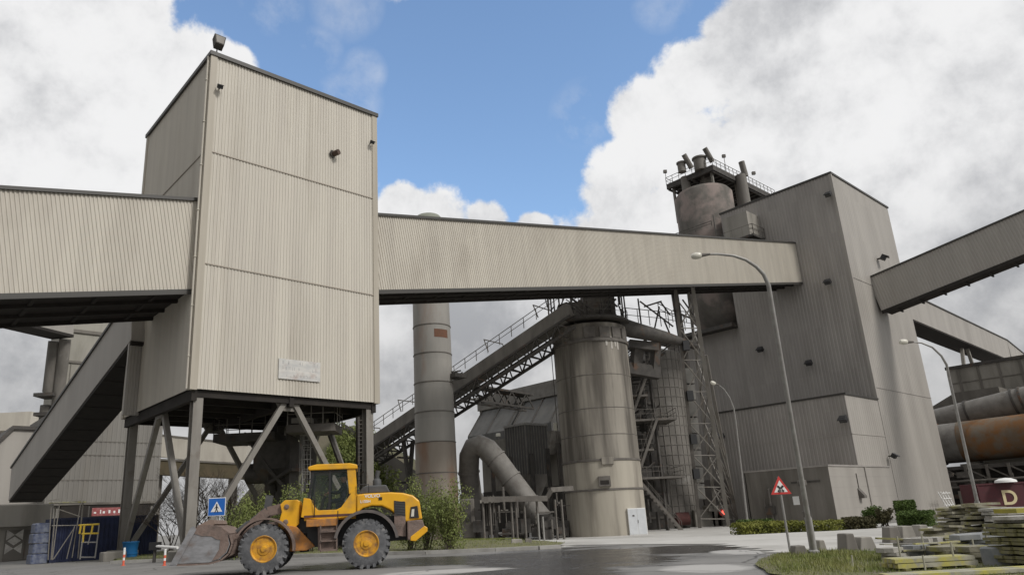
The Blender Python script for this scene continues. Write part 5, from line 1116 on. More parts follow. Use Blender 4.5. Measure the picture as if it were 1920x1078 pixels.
q = at(213, 1045, 43.5); m = MB(); m.bevbox(q.x - .7, q.y - .5, 0, q.x + .6, q.y + .5, .55, .06); tag(m.build('concrete_block', M['conc']), 'low grey concrete block beside the steps and the tower leg', 'block')
for (u_, v1, v0, lab) in ((231, 1060, 1026, 'red and white striped marker post in front of the blue barrel'), (308, 1060, 1028, 'red and white striped marker post near the bucket edge')):
    q = on(u_, v1, z=0); h = zat(q, v0); t = thing('striped_post', lab, 'post', q, 'striped marker posts along the verge')
    for k, (n0, n1) in enumerate(((0, .3), (.3, .45), (.45, .62), (.62, .78), (.78, .9), (.9, 1))):
        m = MB(); m.tube([(q.x, q.y, h * n0 + .002), (q.x, q.y, h * n1)], .055, 12); m.build('red_band' if k % 2 == 0 and k < 4 else 'white_band', M['redor'] if k % 2 == 0 and k < 4 else M['white'], t)
    m = MB(); m.lathe((q.x, q.y, 0), [(.1, .005), (.1, .03), (.05, .04)], 16); m.build('foot', M['redor'], t)
q = at(310, 1025, 38); t = thing('barrier_pole', 'white barrier pole on a stub post behind the striped posts', 'barrier', (q.x, q.y, 0))
m = MB(); m.tube([at(288, 1023, 38), at(333, 1026, 37)], .07, 8); m.build('pole', M['white'], t); m = MB(); a = at(291, 1023, 38); m.tube([(a.x, a.y, 0), a], .09, 8); m.build('stub_post', M['dksteel'], t); m = MB(); m.obox(a, VR, VF, U, .5, .4, .4); m.build('counterweight', M['black'], t)
# distant sloping galleries seen between the tower legs
for (uL, vL, uR, vR, d0, th, mat, lab) in ((255, 812, 470, 836, 150, 38, 'gallery', 'pale cream conveyor gallery in the distance between the tower legs'), (270, 862, 470, 872, 130, 26, 'bank2', 'brown rusty conveyor lower in the distance between the tower legs')):
    a, b_ = at(uL, vL, d0), at(uR, vR, d0); d = (b_ - a).normalized(); r = d.cross(U).normalized(); u = r.cross(d); h = sz(th, d0)
    t = thing('distant_conveyor', lab, 'conveyor gallery', a); m = MB(); m.obox((a + b_) / 2 - u * h / 2, r, d, u, 4, (b_ - a).length, h); m.build('casing', M[mat], t); m = MB(); m.obox((a + b_) / 2 + u * .1, r, d, u, 4.3, (b_ - a).length, .3); m.build('roof', M['concdk'], t)
    m = MB()
    for f_ in (.15, .5, .85): p = a.lerp(b_, f_); m.beam((p.x, p.y, -1), (p.x, p.y, p.z - h), 1, 1)
    m.build('support', M['concdk'], t)
# dark shed roof and scrubby mound beyond
q0, q1 = at(694, 832, 96), at(785, 886, 92); t = thing('stockpile_shed', 'dark grey sloping shed roof between the tower leg and the chimney', 'shed', (q0.x, q0.y, -.9))
dq = VF * 14; m = MB(); m.prism([at(640, 790, 99), q1, (q1.x, q1.y, -.9), (at(640, 790, 99).x, at(640, 790, 99).y, -.9)], dq); m.build('roof', M['shed'], t)
hm = MB(); nx, ny = 36, 24; hc = at(640, 900, 105); vs = []
for i in range(nx + 1):
    for j in range(ny + 1):
        s, f_ = (i / nx * 2 - 1), (j / ny * 2 - 1); p = hc + VR * s * 17 + VF * f_ * 14; e = max(0, 1 - (s * s + f_ * f_)) ** .8
        z = -1.2 + e * 16.5 + (pnoise(p * .25) * 1.4 + pnoise(p * .8) * .6) * min(1, e * 3); vs.append((p.x, p.y, z))
hm.add(vs, [(i * (ny + 1) + j, i * (ny + 1) + j + 1, (i + 1) * (ny + 1) + j + 1, (i + 1) * (ny + 1) + j) for i in range(nx) for j in range(ny)])
struct(hm.build('hill', M['hillm'], origin=(0, 0, 0), smooth_='all'))

# ================================================================== street lamps and road signs
def lamp_post(label, base, arc, head, d, r0, hl):
    t = thing('street_lamp', label, 'street lamp', base, 'tall curved street lamps of the yard')
    pts = [Vector(base)] + [at(u_, v_, d) for u_, v_ in arc]
    pts.insert(1, Vector(base).lerp(pts[1], .33)); pts.insert(2, Vector(base).lerp(pts[2], .5))
    m = MB(); m.tube(pts, [r0 * (1 - .62 * i / (len(pts) - 1)) for i in range(len(pts))], 12); m.build('pole', M['galv'], t, True)
    m = MB(); m.lathe(base, [(r0 * 2.1, -.05), (r0 * 2.1, .06), (r0 * 1.35, .1), (r0 * 1.35, .95), (r0, 1.0)], 16); m.build('base_sleeve', M['galv'], t, True)
    h = at(*head, d); dd = (h - pts[-1]).normalized(); 
    m = MB(); m.lathe(pts[-1], [(.03, -.05), (.07 * hl, 0), (.10 * hl, .32 * hl), (.12 * hl, .4 * hl), (.1 * hl, .62 * hl)], 16, axis=dd); hs = m.build('housing', M['mdsteel'], t, True)
    m = MB(); c_ = pts[-1] + dd * .36 * hl; m.lathe(c_, [(.09 * hl, 0), (.17 * hl, .1 * hl), (.19 * hl, .3 * hl), (.15 * hl, .5 * hl), (.03, .58 * hl)], 20, axis=dd); m.build('lamp_bowl', M['lampglass'], hs, True); return t
b1 = on(1527, 1040, z=0); d1 = proj(b1)[2]
t = lamp_post('tallest curved street lamp rising from the grass island in front of the gallery', (b1.x, b1.y, .05), [(1441, 535), (1432, 515), (1418, 500), (1398, 487), (1375, 479.5), (1345, 476.5), (1328, 477)], (1297, 481), d1, .074, .52)
m = MB(); q = Vector(b1); 
for z in (1.05, 1.9): m.lathe((q.x, q.y, z), [(.10, 0), (.125, .02), (.125, .14), (.1, .16)], 14)
m.build('collar', M['mdsteel'], t); m = MB(); m.obox((q.x - .12, q.y - .1, 1.2), VR, VF, U, .14, .1, .3); m.build('service_door', M['dksteel'], t)
b2_ = ground(1404, 998); lamp_post('middle-distance curved street lamp standing in the hedge before the annex', b2_, [(1379.5, 790), (1376, 766), (1368, 745), (1357, 729), (1348, 722)], (1335, 717), proj(b2_)[2], .085, .85)
b3 = at(1834, 950, 45); b3.z = 0; lamp_post('thin curved street lamp in front of the rusty kiln at right', b3, [(1779, 705), (1775, 684), (1765, 667), (1748, 651), (1728, 643), (1712, 641)], (1684, 641), 45, .11, .95)
def signpole(t, base, h, r=.035): m = MB(); m.tube([base, (base[0], base[1], h)], r, 10); m.build('pole', M['galv'], t)
bs = on(1482, 1036, z=0); ds = proj(bs)[2]; ctr = at(1463, 914, ds); t = thing('warning_sign', 'red bordered triangular crossroads warning sign on a pole beside the tall lamp', 'road sign', (bs.x, bs.y, .05))
signpole(t, (bs.x, bs.y, .05), zat(bs, 893)); q = Vector((bs.x, bs.y, ctr.z)) - VF * .05
def tri(m, c_, s, off, dep, dn=0): 
    c_ = c_ - VF * off; m.prism([c_ + VR * -s + U * (-s * .58 + dn), c_ + VR * s + U * (-s * .58 + dn), c_ + U * (s * 1.155 + dn)], VF * dep)
tr_ = .315
m = MB(); tri(m, q, tr_, 0, .02); pn = m.build('panel', M['red'], t); m = MB(); tri(m, q, tr_ * .66, .004, .003); m.build('white_field', M['white'], pn)
m = MB(); c_ = q - VF * .007 - U * .02
for s in (1, -1): m.obox(c_, (VR + U * s * 1.0).normalized(), VF, (U - VR * s * 1.0).normalized(), .25, .003 + .001 * s, .065)
m.build('cross_symbol', M['black'], pn)
m = MB(); m.box(q.x - .05, q.y - .03, q.z - .1, q.x + .1, q.y + .12, q.z - .02); m.build('clamp', M['galv'], t)
bs = at(402, 1052, 29.5); bs.z = .14; t = thing('crossing_sign', 'square blue pedestrian crossing sign standing behind the loader bucket', 'road sign', bs)
ctr = at(402, 949, 29.5); signpole(t, (bs.x, bs.y, .14), ctr.z + .3); q = Vector((bs.x, bs.y, ctr.z)) - VF * .05; s = .37
m = MB(); m.obox(q, VR, VF, U, 2 * s, .02, 2 * s); pn = m.build('panel', M['white'], t, bevel=.008); m = MB(); m.obox(q - VF * .012, VR, VF, U, 2 * s * .93, .004, 2 * s * .93); m.build('blue_field', M['blue'], pn)
m = MB(); tri(m, q - U * .06, s * .66, .018, .003); m.build('white_triangle', M['white'], pn)
m = MB(); c_ = q - VF * .021 - U * .09                 # walking figure
m.lathe(c_ + U * .17, [(.001, 0), (.035, .001), (.035, .003), (.001, .004)], 12, axis=-VF)
for (a0, b0, w_) in (((0, .13), (.0, 0), .06), ((0, .01), (-.07, -.15), .035), ((0, .01), (.07, -.14), .035), ((0, .11), (-.09, .02), .025), ((0, .11), (.08, .03), .025)): m.beam(c_ + VR * a0[0] + U * a0[1], c_ + VR * b0[0] + U * b0[1], w_, .003, up=VF)
m.build('walker_symbol', M['black'], pn)
# zebra stripes? none in view

# ================================================================== stacks and heaps at the lower right
rr = random.Random(31)
def slabs(u_, d, w_, dep, layers, th, mat, label, group, yaw=0, name='stone_slab', per=1, jit=.12, z0=.06, cat='slab', shrink=.0):
    c_ = at(u_, 1000, d); e1 = (VR * math.cos(yaw) + VF * math.sin(yaw)); e2 = (VF * math.cos(yaw) - VR * math.sin(yaw)); z = z0
    for k in range(layers):
        f_ = 1 - shrink * k / max(1, layers)
        for p in range(per):
            L_ = w_ * f_ / per * rr.uniform(.82, .99); tt = th * rr.uniform(.75, 1.25); a = rr.uniform(-jit, jit)
            x1 = (e1 * math.cos(a) + e2 * math.sin(a)); x2 = (e2 * math.cos(a) - e1 * math.sin(a)); o = c_ + e1 * ((p + .5) / per - .5) * w_ * f_ + e1 * rr.uniform(-jit, jit) * .7 + e2 * rr.uniform(-jit, jit)
            up_ = (U + x1 * rr.uniform(-jit, jit) * .35).normalized(); x1 = (x1 - up_ * x1.dot(up_)).normalized(); x2 = up_.cross(x1)
            m = MB(); n = 9; ring = []
            for q in range(n):
                an = 2 * math.pi * q / n; sq = 1 / max(abs(math.cos(an)), abs(math.sin(an))); k_ = min(sq, 1.25) * rr.uniform(.86, 1.04); ring.append((math.cos(an) * k_ * L_ / 2, math.sin(an) * k_ * dep * f_ / 2))
            b0 = Vector((o.x, o.y, z)); bot = [b0 + x1 * a_ + x2 * c2_ for a_, c2_ in ring]; top = [b0 + x1 * a_ * .97 + x2 * c2_ * .97 + up_ * tt for a_, c2_ in ring]
            m.add(bot + top, [tuple(range(n - 1, -1, -1)), tuple(range(n, 2 * n))] + [(i, (i + 1) % n, n + (i + 1) % n, n + i) for i in range(n)])
            ob = m.build(name, mat); tag(ob, label, cat, group)
        z += th * rr.uniform(.8, 1.1)
def boards(u_, d, w_, dep, layers, th, label, group, yaw=0, z0=.12, n=5, mat=None, gap=.035):
    c_ = at(u_, 1000, d); e1 = (VR * math.cos(yaw) + VF * math.sin(yaw)); e2 = (VF * math.cos(yaw) - VR * math.sin(yaw)); z = z0
    for k in range(layers):
        for p in range(n):
            o = c_ + e2 * ((p + .5) / n - .5) * dep + e1 * rr.uniform(-.05, .05); m = MB(); m.obox((o.x, o.y, z + th / 2), (e1 + e2 * rr.uniform(-.012, .012)).normalized(), e2, U, w_, dep / n * .93, th * rr.uniform(.85, 1)); tag(m.build('timber_board', mat or M['board']), label, 'board', group)
        z += th + (gap if k % 2 else .008)
    return z
slabs(1800, 25.5, 1.5, 1.2, 14, .075, M['moss'], 'flat rough grey-green slab in the left part of the rough heap by the lamp foot', 'slabs of the rough heap left part', .3, jit=.28, shrink=.35)
slabs(1856, 24, 1.7, 1.2, 15, .075, M['moss'], 'flat rough grey-green slab in the right part of the rough heap by the lamp foot', 'slabs of the rough heap right part', -.2, jit=.3, shrink=.3)
slabs(1770, 22.5, 1.2, 1.0, 7, .07, M['moss'], 'loose mossy slab lying at the left foot of the rough heap', 'loose slabs at the heap foot', .1, jit=.35, shrink=.3)
slabs(1898, 23, 1.5, 1.2, 12, .078, M['stone'], 'pale stone slab stacked below the maroon container', 'pale slabs below the maroon container', .1, jit=.16)
slabs(1720, 18.5, 1.0, .9, 3, .12, M['stone'], 'small pale stone slab lying left of the wrapped sheets', 'small pale slabs left of the wrapped sheets', .3, per=2, jit=.2)
slabs(1760, 19.5, 1.2, .9, 3, .10, M['moss'], 'mossy slab lying behind the grey wrapped sheets', 'mossy slabs behind the wrapped sheets', -.1, jit=.2)
slabs(1840, 20.0, 2.2, 1.1, 4, .085, M['plank'], 'pale thin slab in the flat stack in front of the rough heap', 'pale thin slabs of the flat stack', .12, jit=.06)
slabs(1845, 17.5, 1.5, .9, 5, .09, M['tarp'], 'grey-blue sheet in the stack left of the mossy board pile', 'grey-blue sheets left of the board pile', .1, jit=.08, name='metal_sheet', cat='sheet')
slabs(1711, 16.9, .62, .5, 3, .10, M['tarp'], 'grey-blue sheet in the small bundle behind the long pale planks', 'grey-blue sheets of the small bundle', 0, jit=.08, name='metal_sheet', cat='sheet')
slabs(1662, 17.0, .6, .5, 3, .10, M['stone'], 'rough pale stone lying in the grass at the left end of the heaps', 'rough stones at the left end of the heaps', .4, jit=.3, name='rough_stone', cat='stone')
slabs(1772, 16.2, .9, .7, 3, .11, M['moss'], 'mossy brown slab between the pale planks and the sheet stack', 'mossy slabs behind the pale planks', .2, jit=.2)
slabs(1822, 15.4, .7, .6, 3, .12, M['moss'], 'mossy green slab just left of the dark grey block', 'mossy slabs left of the dark block', -.3, jit=.15)
zt_ = boards(1936, 14.2, 1.25, 1.1, 9, .062, 'mossy yellow-green board in the tall pile at the right edge', 'boards of the tall mossy pile', .08)
slabs(1934, 14.2, 1.25, 1.1, 2, .06, M['stone'], 'pale dusty slab lying on top of the tall mossy board pile', 'pale slabs on the board pile', .08, jit=.05, z0=zt_ + .01)
zt2_ = boards(1942, 17.5, 1.3, .9, 8, .065, 'mossy board in the pile behind the tall pile at the right edge', 'boards of the rear pile', .1, n=4, z0=.25)
m = MB(); c_ = at(1945, 14.2, 14.2) if False else at(1945, 1000, 17.4); m.obox((c_.x, c_.y, zt2_ + .06), VR, VF, U, 1.3, .8, .1); tag(m.build('yellow_beam', mk('dull_yellow_paint', lin(.42, .36, .05), lin(.3, .27, .06), 3)), 'dull yellow painted beam on the rear board pile', 'beam')
zb_ = boards(1729, 14.6, 1.62, .55, 2, .085, 'long pale plank in the low stack at the bottom edge', 'long pale planks at the bottom edge', .02, z0=.1, n=3, mat=M['plank'])
for du in (1672, 1729, 1790): c_ = at(du, 1000, 14.55); m = MB(); m.obox((c_.x, c_.y, .075), VR, VF, U, .1, .7, .05); tag(m.build('bearer', M['board']), {1672: 'short bearer under the left end of the long pale planks', 1729: 'short bearer under the middle of the long pale planks', 1790: 'short bearer under the right end of the long pale planks'}[du], 'timber')
boards(1800, 13.2, 3.1, .5, 1, .07, 'grey weathered plank lying flat at the very bottom edge', 'flat planks at the bottom edge', .03, z0=.06, n=2, mat=M['plank'])
c_ = at(1862, 1000, 14.6); m = MB(); m.bevbox(c_.x - .22, c_.y - .25, .05, c_.x + .22, c_.y + .25, .40, .03); tag(m.build('stone_block', M['tarp']), 'dark grey block between the planks and the mossy board pile', 'block')
for i, (u_, v0, v1, d) in enumerate(((1693, 1005, 1066, 15), (1735, 1000, 1040, 16.5), (1793, 1016, 1068, 14.2), (1830, 1010, 1045, 15.8), (1855, 985, 1030, 17), (1737, 1040, 1078, 13.8), (1602, 1040, 1075, 15.5))):
    q = at(u_, v1, d); q.z = .03; m = MB(); h = zat(q, v0); m.tube([q, (q.x + .03, q.y, h)], .018, 6)
    tag(m.build('wooden_stake', M['plank']), ('pale thin stake at the left end of the long planks', 'pale thin stake behind the middle of the planks', 'pale thin stake at the right end of the long planks', 'pale thin stake before the grey-blue sheets', 'pale thin stake right of the flat slab stack', 'pale thin stake in front of the planks at the bottom edge', 'pale thin stake alone in the grass left of the heaps')[i], 'stake')
for i in range(26):                                    # loose weathered boards thrown about
    u_ = rr.uniform(1660, 1880); d = rr.uniform(14.6, 21); c_ = at(u_, 1000, d); yw = rr.uniform(-.5, .5) + (1.3 if rr.random() < .15 else 0); L_ = rr.uniform(.5, 1.6); e1 = VR * math.cos(yw) + VF * math.sin(yw); e1.z = rr.uniform(-.10, .14); e1.normalize(); e2 = U.cross(e1).normalized(); h = rr.uniform(.1, .42)
    m = MB(); m.obox((c_.x, c_.y, h), e1, e2, e1.cross(e2), L_, rr.uniform(.08, .2), rr.uniform(.02, .05)); tag(m.build('timber_board', M[rr.choice(('board', 'plank', 'moss', 'stone'))]), 'loose weathered board lying crooked among the heaps of slabs', 'board', 'loose boards among the heaps')
def jersey(u_, v1, wpx, hpx, dpx, mat, label):
    q = ground(u_, v1); d = proj(q)[2]; w_, h, dp_ = sz(wpx, d), sz(hpx, d), sz(dpx, d); q = q + VF * dp_ / 2; zb_ = gz(q.x, q.y) - .05
    R_ = lambda sx, sy, z: (q.x + VR.x * sx * w_ / 2 + VF.x * sy * dp_ / 2, q.y + VR.y * sx * w_ / 2 + VF.y * sy * dp_ / 2, z)
    m = MB(); m.hexa([R_(-1, -1, zb_), R_(1, -1, zb_), R_(1, 1, zb_), R_(-1, 1, zb_)], [R_(-.62, -.9, zb_ + h), R_(.62, -.9, zb_ + h), R_(.62, .9, zb_ + h), R_(-.62, .9, zb_ + h)]); tag(m.build('concrete_block', mat, bevel=.03), label, 'block')
jersey(1504, 1042, 30, 22, 26, M['concdk'], 'dark tapered concrete block at the foot of the tall lamp')
jersey(1546, 1036, 16, 26, 50, M['conc'], 'long narrow concrete block just right of the tall lamp')
jersey(1600, 1032, 24, 34, 40, M['concdk'], 'dark tapered concrete block alone on the pale road edge')
jersey(1630, 1030, 34, 26, 36, M['conc'], 'pale broad concrete block right of the dark tapered one')
jersey(1682, 1018, 26, 32, 30, M['concdk'], 'tapered concrete block before the dark topiary')
jersey(1708, 1016, 30, 32, 34, M['conc'], 'square concrete block before the dark topiary')
jersey(1738, 1012, 24, 30, 30, M['conc'], 'paler concrete block nearest the rough slab heap')
# maroon container with letter
q = at(1838, 945, 55); t = thing('maroon_container', 'maroon metal container lettered with a cream D at the right edge', 'container', (q.x, q.y, -.2))
zt_ = zat(q, 907); e1 = (VR * .985 + VF * -.12).normalized(); e2 = Vector((-e1.y, e1.x, 0)); L_ = 7
c_ = Vector((q.x, q.y, 0)) + e1 * L_ / 2 + e2 * 1.25; m = MB(); m.obox((c_.x, c_.y, (zt_ - .2) / 2), e1, e2, U, L_, 2.5, zt_ + .2); m.build('body', M['maroon'], t, bevel=.03)
m = MB()
for z in (zt_ - .06, .1): m.obox(Vector((c_.x, c_.y, z)) - e2 * 1.25, e1, e2, U, L_, .12, .12)
for k in range(3): m.obox(Vector((c_.x, c_.y, (zt_ - .2) / 2)) - e2 * 1.25 + e1 * (k - 1) * 3.4, e1, e2, U, .1, .1, zt_)
m.build('frame_rail', M['maroon'], t)
k = at(1903, 933, 54.2); k = c_ - e2 * 1.27 + e1 * ((k - c_).dot(e1)); k.z = at(1903, 933, 54.2).z
text('letter', 'D', 1.5, (k.x, k.y, k.z), (R(90), 0, math.atan2(e1.y, e1.x)), M['cream'], t, .01)
m = MB(); p = at(1886, 904, 55); m.lathe((p.x, p.y, zt_ + .003), [(.75, 0), (.7, .16), (.4, .3), (.05, .34)], 16); tag(m.build('white_bag', M['white'], smooth_=True), 'small white bag lying on top of the maroon container', 'bag')
# ================================================================== wheel loader
pr = at(687, 1067, 24.0); pf = at(494, 1071, 23.5)
FW = Vector((pf.x - pr.x, pf.y - pr.y, 0)).normalized(); LF = Vector((-FW.y, FW.x, 0))
LO = Vector((pr.x, pr.y, .012)) - LF * 1.15
def lw(x, y, z): return LO + FW * x + LF * y + U * z
WB = (Vector((pf.x, pf.y, 0)) - Vector((pr.x, pr.y, 0))).length
ld = thing('wheel_loader', 'yellow articulated wheel loader with a mud caked bucket driving left past the tower legs', 'wheel loader', LO)
def lprism(m, prof, y0, y1): m.prism([lw(x, y0, z) for x, z in prof], LF * (y1 - y0))
def lbox(m, x0, y0, z0, x1, y1, z1): m.hexa([lw(x0, y0, z0), lw(x1, y0, z0), lw(x1, y1, z0), lw(x0, y1, z0)], [lw(x0, y0, z1), lw(x1, y0, z1), lw(x1, y1, z1), lw(x0, y1, z1)])
WR = .795
def wheel(x, y, s):
    c_ = lw(x, y, WR); axv = LF * s; W_ = .58
    prof = [(.40, -W_ / 2), (.62, -W_ / 2 - .01), (.735, -W_ / 2 + .03), (WR - .035, -W_ / 2 + .10), (WR - .025, 0), (WR - .035, W_ / 2 - .10), (.735, W_ / 2 - .03), (.62, W_ / 2 + .01), (.40, W_ / 2)]
    m = MB(); m.lathe(c_, prof, 56, axis=axv, cap=False)
    e0 = FW; e2 = U                                    # chunky tread lugs
    for k in range(22):
        for sd_ in (-1, 1):
            a = 2 * math.pi * (k + (.5 if sd_ > 0 else 0)) / 22
            rv = e0 * math.cos(a) + e2 * math.sin(a); tv = -e0 * math.sin(a) + e2 * math.cos(a)
            m.obox(c_ + rv * (WR - .055) + axv * sd_ * W_ * .27, (tv + axv * sd_ * .45).normalized(), (axv - tv * sd_ * .45).normalized(), rv, .115, W_ * .5, .12)
    w_ = m.build('wheel', M['tyre'], ld, True)
    m = MB(); o = W_ / 2
    m.lathe(c_, [(.42, o - .05), (.44, o - .005), (.41, o + .012), (.37, o - .02), (.345, o - .13), (.25, o - .16), (.24, o - .1), (.20, o - .06), (.19, o - .02), (.10, o - .005), (.085, o + .03), (.02, o + .035)], 40, axis=axv)
    for k in range(12): a = 2 * math.pi * k / 12; m.lathe(c_ + (e0 * math.cos(a) + e2 * math.sin(a)) * .29, [(.022, o - .16), (.022, o - .115), (.005, o - .11)], 8, axis=axv)
    m.build('rim', M['hub'], w_, True)
for (x, y, s) in ((0, 1.06, 1), (0, -1.06, -1), (WB, 1.06, 1), (WB, -1.06, -1)): wheel(x, y, s)
m = MB(); m.tube([lw(0, -1, WR), lw(0, 1, WR)], .2, 12); m.tube([lw(WB, -1, WR), lw(WB, 1, WR)], .2, 12); m.build('axle', M['mud'], ld, True)
m = MB(); lprism(m, [(-1.9, .85), (.9, .75), (2.0, .75), (2.0, 1.55), (.6, 1.75), (-1.9, 1.6)], -.55, .55); m.build('rear_frame', M['black'], ld)
m = MB(); lprism(m, [(-.9, .9), (.95, .9), (.8, 1.5), (.4, 1.9), (-.3, 1.95), (-.8, 1.6)], -.66, .66); m.build('wheel_well', M['black'], ld)
# engine hood
m = MB(); hood = [(.32, 1.78), (.32, 2.42), (.05, 2.44), (-.86, 2.45), (-1.3, 2.41), (-1.64, 2.31), (-1.86, 2.12), (-1.95, 1.5), (-1.4, 1.42), (-1.15, 1.6), (-.85, 1.85), (-.55, 2.0), (-.2, 2.02), (.1, 1.95)]
lprism(m, hood, -.92, .92); hd = m.build('engine_hood', M['yellow'], ld, bevel=.05)
m = MB(); g_ = [(-.95, 1.55), (-.95, 2.16), (-1.36, 2.1), (-1.36, 1.4), (-1.15, 1.4)]
for sy in (.925, -.94): lprism(m, [(-1.36, 1.62), (-1.36, 2.1), (-.97, 2.16), (-.97, 1.72)], sy, sy + .015)
m.build('side_grille', M['black'], hd)
m = MB()
for k in range(9): lbox(m, -1.34, .94, 1.66 + k * .055, -.99, .955, 1.68 + k * .055)
m.build('grille_slat', M['dkgrey'], hd)
m = MB(); lprism(m, [(-.97, 1.0), (-.97, 1.72), (-1.36, 1.62), (-1.36, .95)], .80, .93); m.build('side_panel', M['mud'], ld)
for sy in (1, -1):
    m = MB(); y0, y1 = (.90, .96) if sy > 0 else (-.96, -.90); lprism(m, [(-1.5, 1.55), (-1.55, 1.92), (-1.78, 1.95), (-1.83, 1.55)], y0, y1); tl = m.build('tail_light', M['black'], ld)
    m = MB(); y0, y1 = (.955, .975) if sy > 0 else (-.975, -.955); lprism(m, [(-1.55, 1.6), (-1.58, 1.84), (-1.67, 1.85), (-1.65, 1.6)], y0, y1); m.build('lamp_lens', M['lampglass'], tl)
m = MB(); lbox(m, -.56, .925, 2.2, -.44, .94, 2.3); m.build('hood_latch', M['black'], hd)
def ltext(body, size, x, y, z, mat, par): text('lettering', body, size, lw(x, y, z), (R(90), 0, math.atan2(-FW.y, -FW.x)), mat, par, .003)
ltext('VOLVO', .16, -.22, .93, 2.345, M['white'], hd); ltext('L150H', .13, .02, .93, 2.17, M['white'], hd)
m = MB(); lprism(m, [(.3, 2.43), (.12, 2.66), (.0, 2.72), (-.72, 2.72), (-.85, 2.46)], -.7, .7); m.build('hood_cover', M['dkgrey'], ld, bevel=.04)
m = MB(); m.tube([lw(-.42, -.25, 2.7), lw(-.42, -.25, 3.1), lw(-.47, -.25, 3.28)], .085, 14); m.lathe(lw(-.42, -.25, 2.7), [(.16, 0), (.16, .22), (.1, .3)], 16); m.build('exhaust_stack', M['dkgrey'], ld, True)
# counterweight
m = MB(); lprism(m, [(-1.4, .82), (-1.4, 1.46), (-1.93, 1.48), (-2.02, 1.2), (-2.05, 1.1), (-1.66, .82)], -1.12, 1.12); cw = m.build('counterweight', M['mud'], ld, bevel=.04)
m = MB(); lprism(m, [(-1.5, .80), (-1.5, .93), (-2.0, 1.27), (-2.1, 1.2), (-2.09, 1.08), (-1.68, .78)], -1.14, 1.14); m.build('bumper_edge', M['yellow'], cw, bevel=.02)
# fenders
def fender(xc, a0, a1, r, th, y0, y1, mat, name, flat_end=None):
    n = 16; po, pi_ = [], []
    for i in range(n + 1):
        a = R(a0 + (a1 - a0) * i / n); po.append((xc + (r + th) * math.cos(a), WR + (r + th) * math.sin(a))); pi_.append((xc + r * math.cos(a), WR + r * math.sin(a)))
    m = MB()
    for i in range(n): lprism(m, [po[i], po[i + 1], pi_[i + 1], pi_[i]], y0, y1)
    return m.build(name, mat, ld)
for s in (1, -1):
    y0, y1 = (.72, 1.38) if s > 0 else (-1.38, -.72)
    fender(0, 12, 172, 1.0, .10, y0, y1, M['fender'], 'rear_fender'); fender(WB, 30, 186, .93, .06, y0, y1, M['mud'], 'front_fender')
# cab
CX0, CX1, CY = .36, 1.86, .76
m = MB(); cabp = [(.34, 1.72), (.3, 2.6), (.42, 2.6), (.55, 2.42), (.85, 2.02), (1.0, 1.95), (1.62, 1.95), (1.78, 2.1), (1.9, 2.35), (2.12, 2.38), (2.2, 1.75), (1.95, 1.7), (1.3, 1.62)]
lprism(m, cabp, CY - .03, CY + .09); lprism(m, cabp, -CY - .09, -CY + .03); lbox(m, .34, -CY, 1.62, 2.1, CY, 1.78); lbox(m, .30, -CY, 1.75, .42, CY, 2.5); lbox(m, 1.88, -CY, 1.75, 2.1, CY, 2.3)
cab = m.build('cab_shell', M['yellow'], ld, bevel=.015)
m = MB()
for s in (1, -1):
    y0, y1 = (CY - .03, CY + .08) if s > 0 else (-CY - .08, -CY + .03); lprism(m, [(.3, 2.55), (.36, 3.34), (.66, 3.34), (.58, 2.45)], y0, y1)
m.build('rear_pillar', M['yellow'], cab, bevel=.015)
m = MB()
for s in (1, -1):
    y0, y1 = (CY - .01, CY + .05) if s > 0 else (-CY - .05, -CY + .01)
    lprism(m, [(1.93, 2.34), (2.0, 2.34), (1.84, 3.32), (1.77, 3.32)], y0, y1); lprism(m, [(1.22, 1.95), (1.29, 1.95), (1.27, 3.32), (1.20, 3.32)], y0, y1)
m.build('window_pillar', M['black'], cab)
m = MB(); lprism(m, [(.28, 3.30), (.30, 3.44), (.55, 3.5), (1.7, 3.5), (1.98, 3.43), (2.0, 3.36), (1.95, 3.30)], -CY - .14, CY + .14); m.build('cab_roof', M['yellow'], ld, bevel=.03)
m = MB(); lbox(m, .32, -CY, 3.22, 1.9, CY, 3.299); m.build('headliner', M['black'], cab)
m = MB()
for sy in (CY + .015, -CY - .02): lprism(m, [(.6, 3.3), (.57, 2.45), (.85, 2.02), (1.0, 1.95), (1.62, 1.95), (1.95, 2.35), (1.8, 3.3)], sy, sy + .006)
m.quad(lw(1.98, -CY, 2.34), lw(1.98, CY, 2.34), lw(1.81, CY, 3.31), lw(1.81, -CY, 3.31)); m.quad(lw(.40, -CY, 2.5), lw(.40, CY, 2.5), lw(.5, CY, 3.31), lw(.5, -CY, 3.31)); m.build('glazing', M['glass'], cab)
m = MB(); m.tube([lw(.3, .6, 3.42), lw(.2, .62, 3.42)], .04, 8); lbox(m, .16, .5, 3.36, .24, .72, 3.47); m.tube([lw(.2, CY + .1, 3.1), lw(.05, CY + .3, 3.2)], .02, 6); m.build('work_lamp', M['black'], ld)
m = MB(); lbox(m, .5, -.3, 1.78, 1.05, .3, 2.2); lprism(m, [(.5, 2.2), (.42, 2.95), (.56, 2.98), (.68, 2.2)], -.27, .27); m.build('driver_seat', M['black'], ld, bevel=.03)
m = MB(); m.tube([lw(1.62, 0, 1.8), lw(1.45, 0, 2.42)], .06, 8); m.build('steering_column', M['black'], ld)
m = MB(); n_ = 20; cS = lw(1.43, 0, 2.44); a1, a2 = LF, (FW * -.35 + U * .94).normalized().cross(LF); m.tube([cS + a1 * .2 * math.cos(2 * math.pi * k / n_) + a2 * .2 * math.sin(2 * math.pi * k / n_) for k in range(n_ + 1)], .018, 6); m.build('steering_wheel', M['black'], ld, True)
m = MB(); m.tube([lw(1.9, CY + .05, 3.0), lw(2.05, CY + .42, 3.0), lw(2.05, CY + .42, 2.75)], .018, 6); m.build('mirror_arm', M['black'], ld)
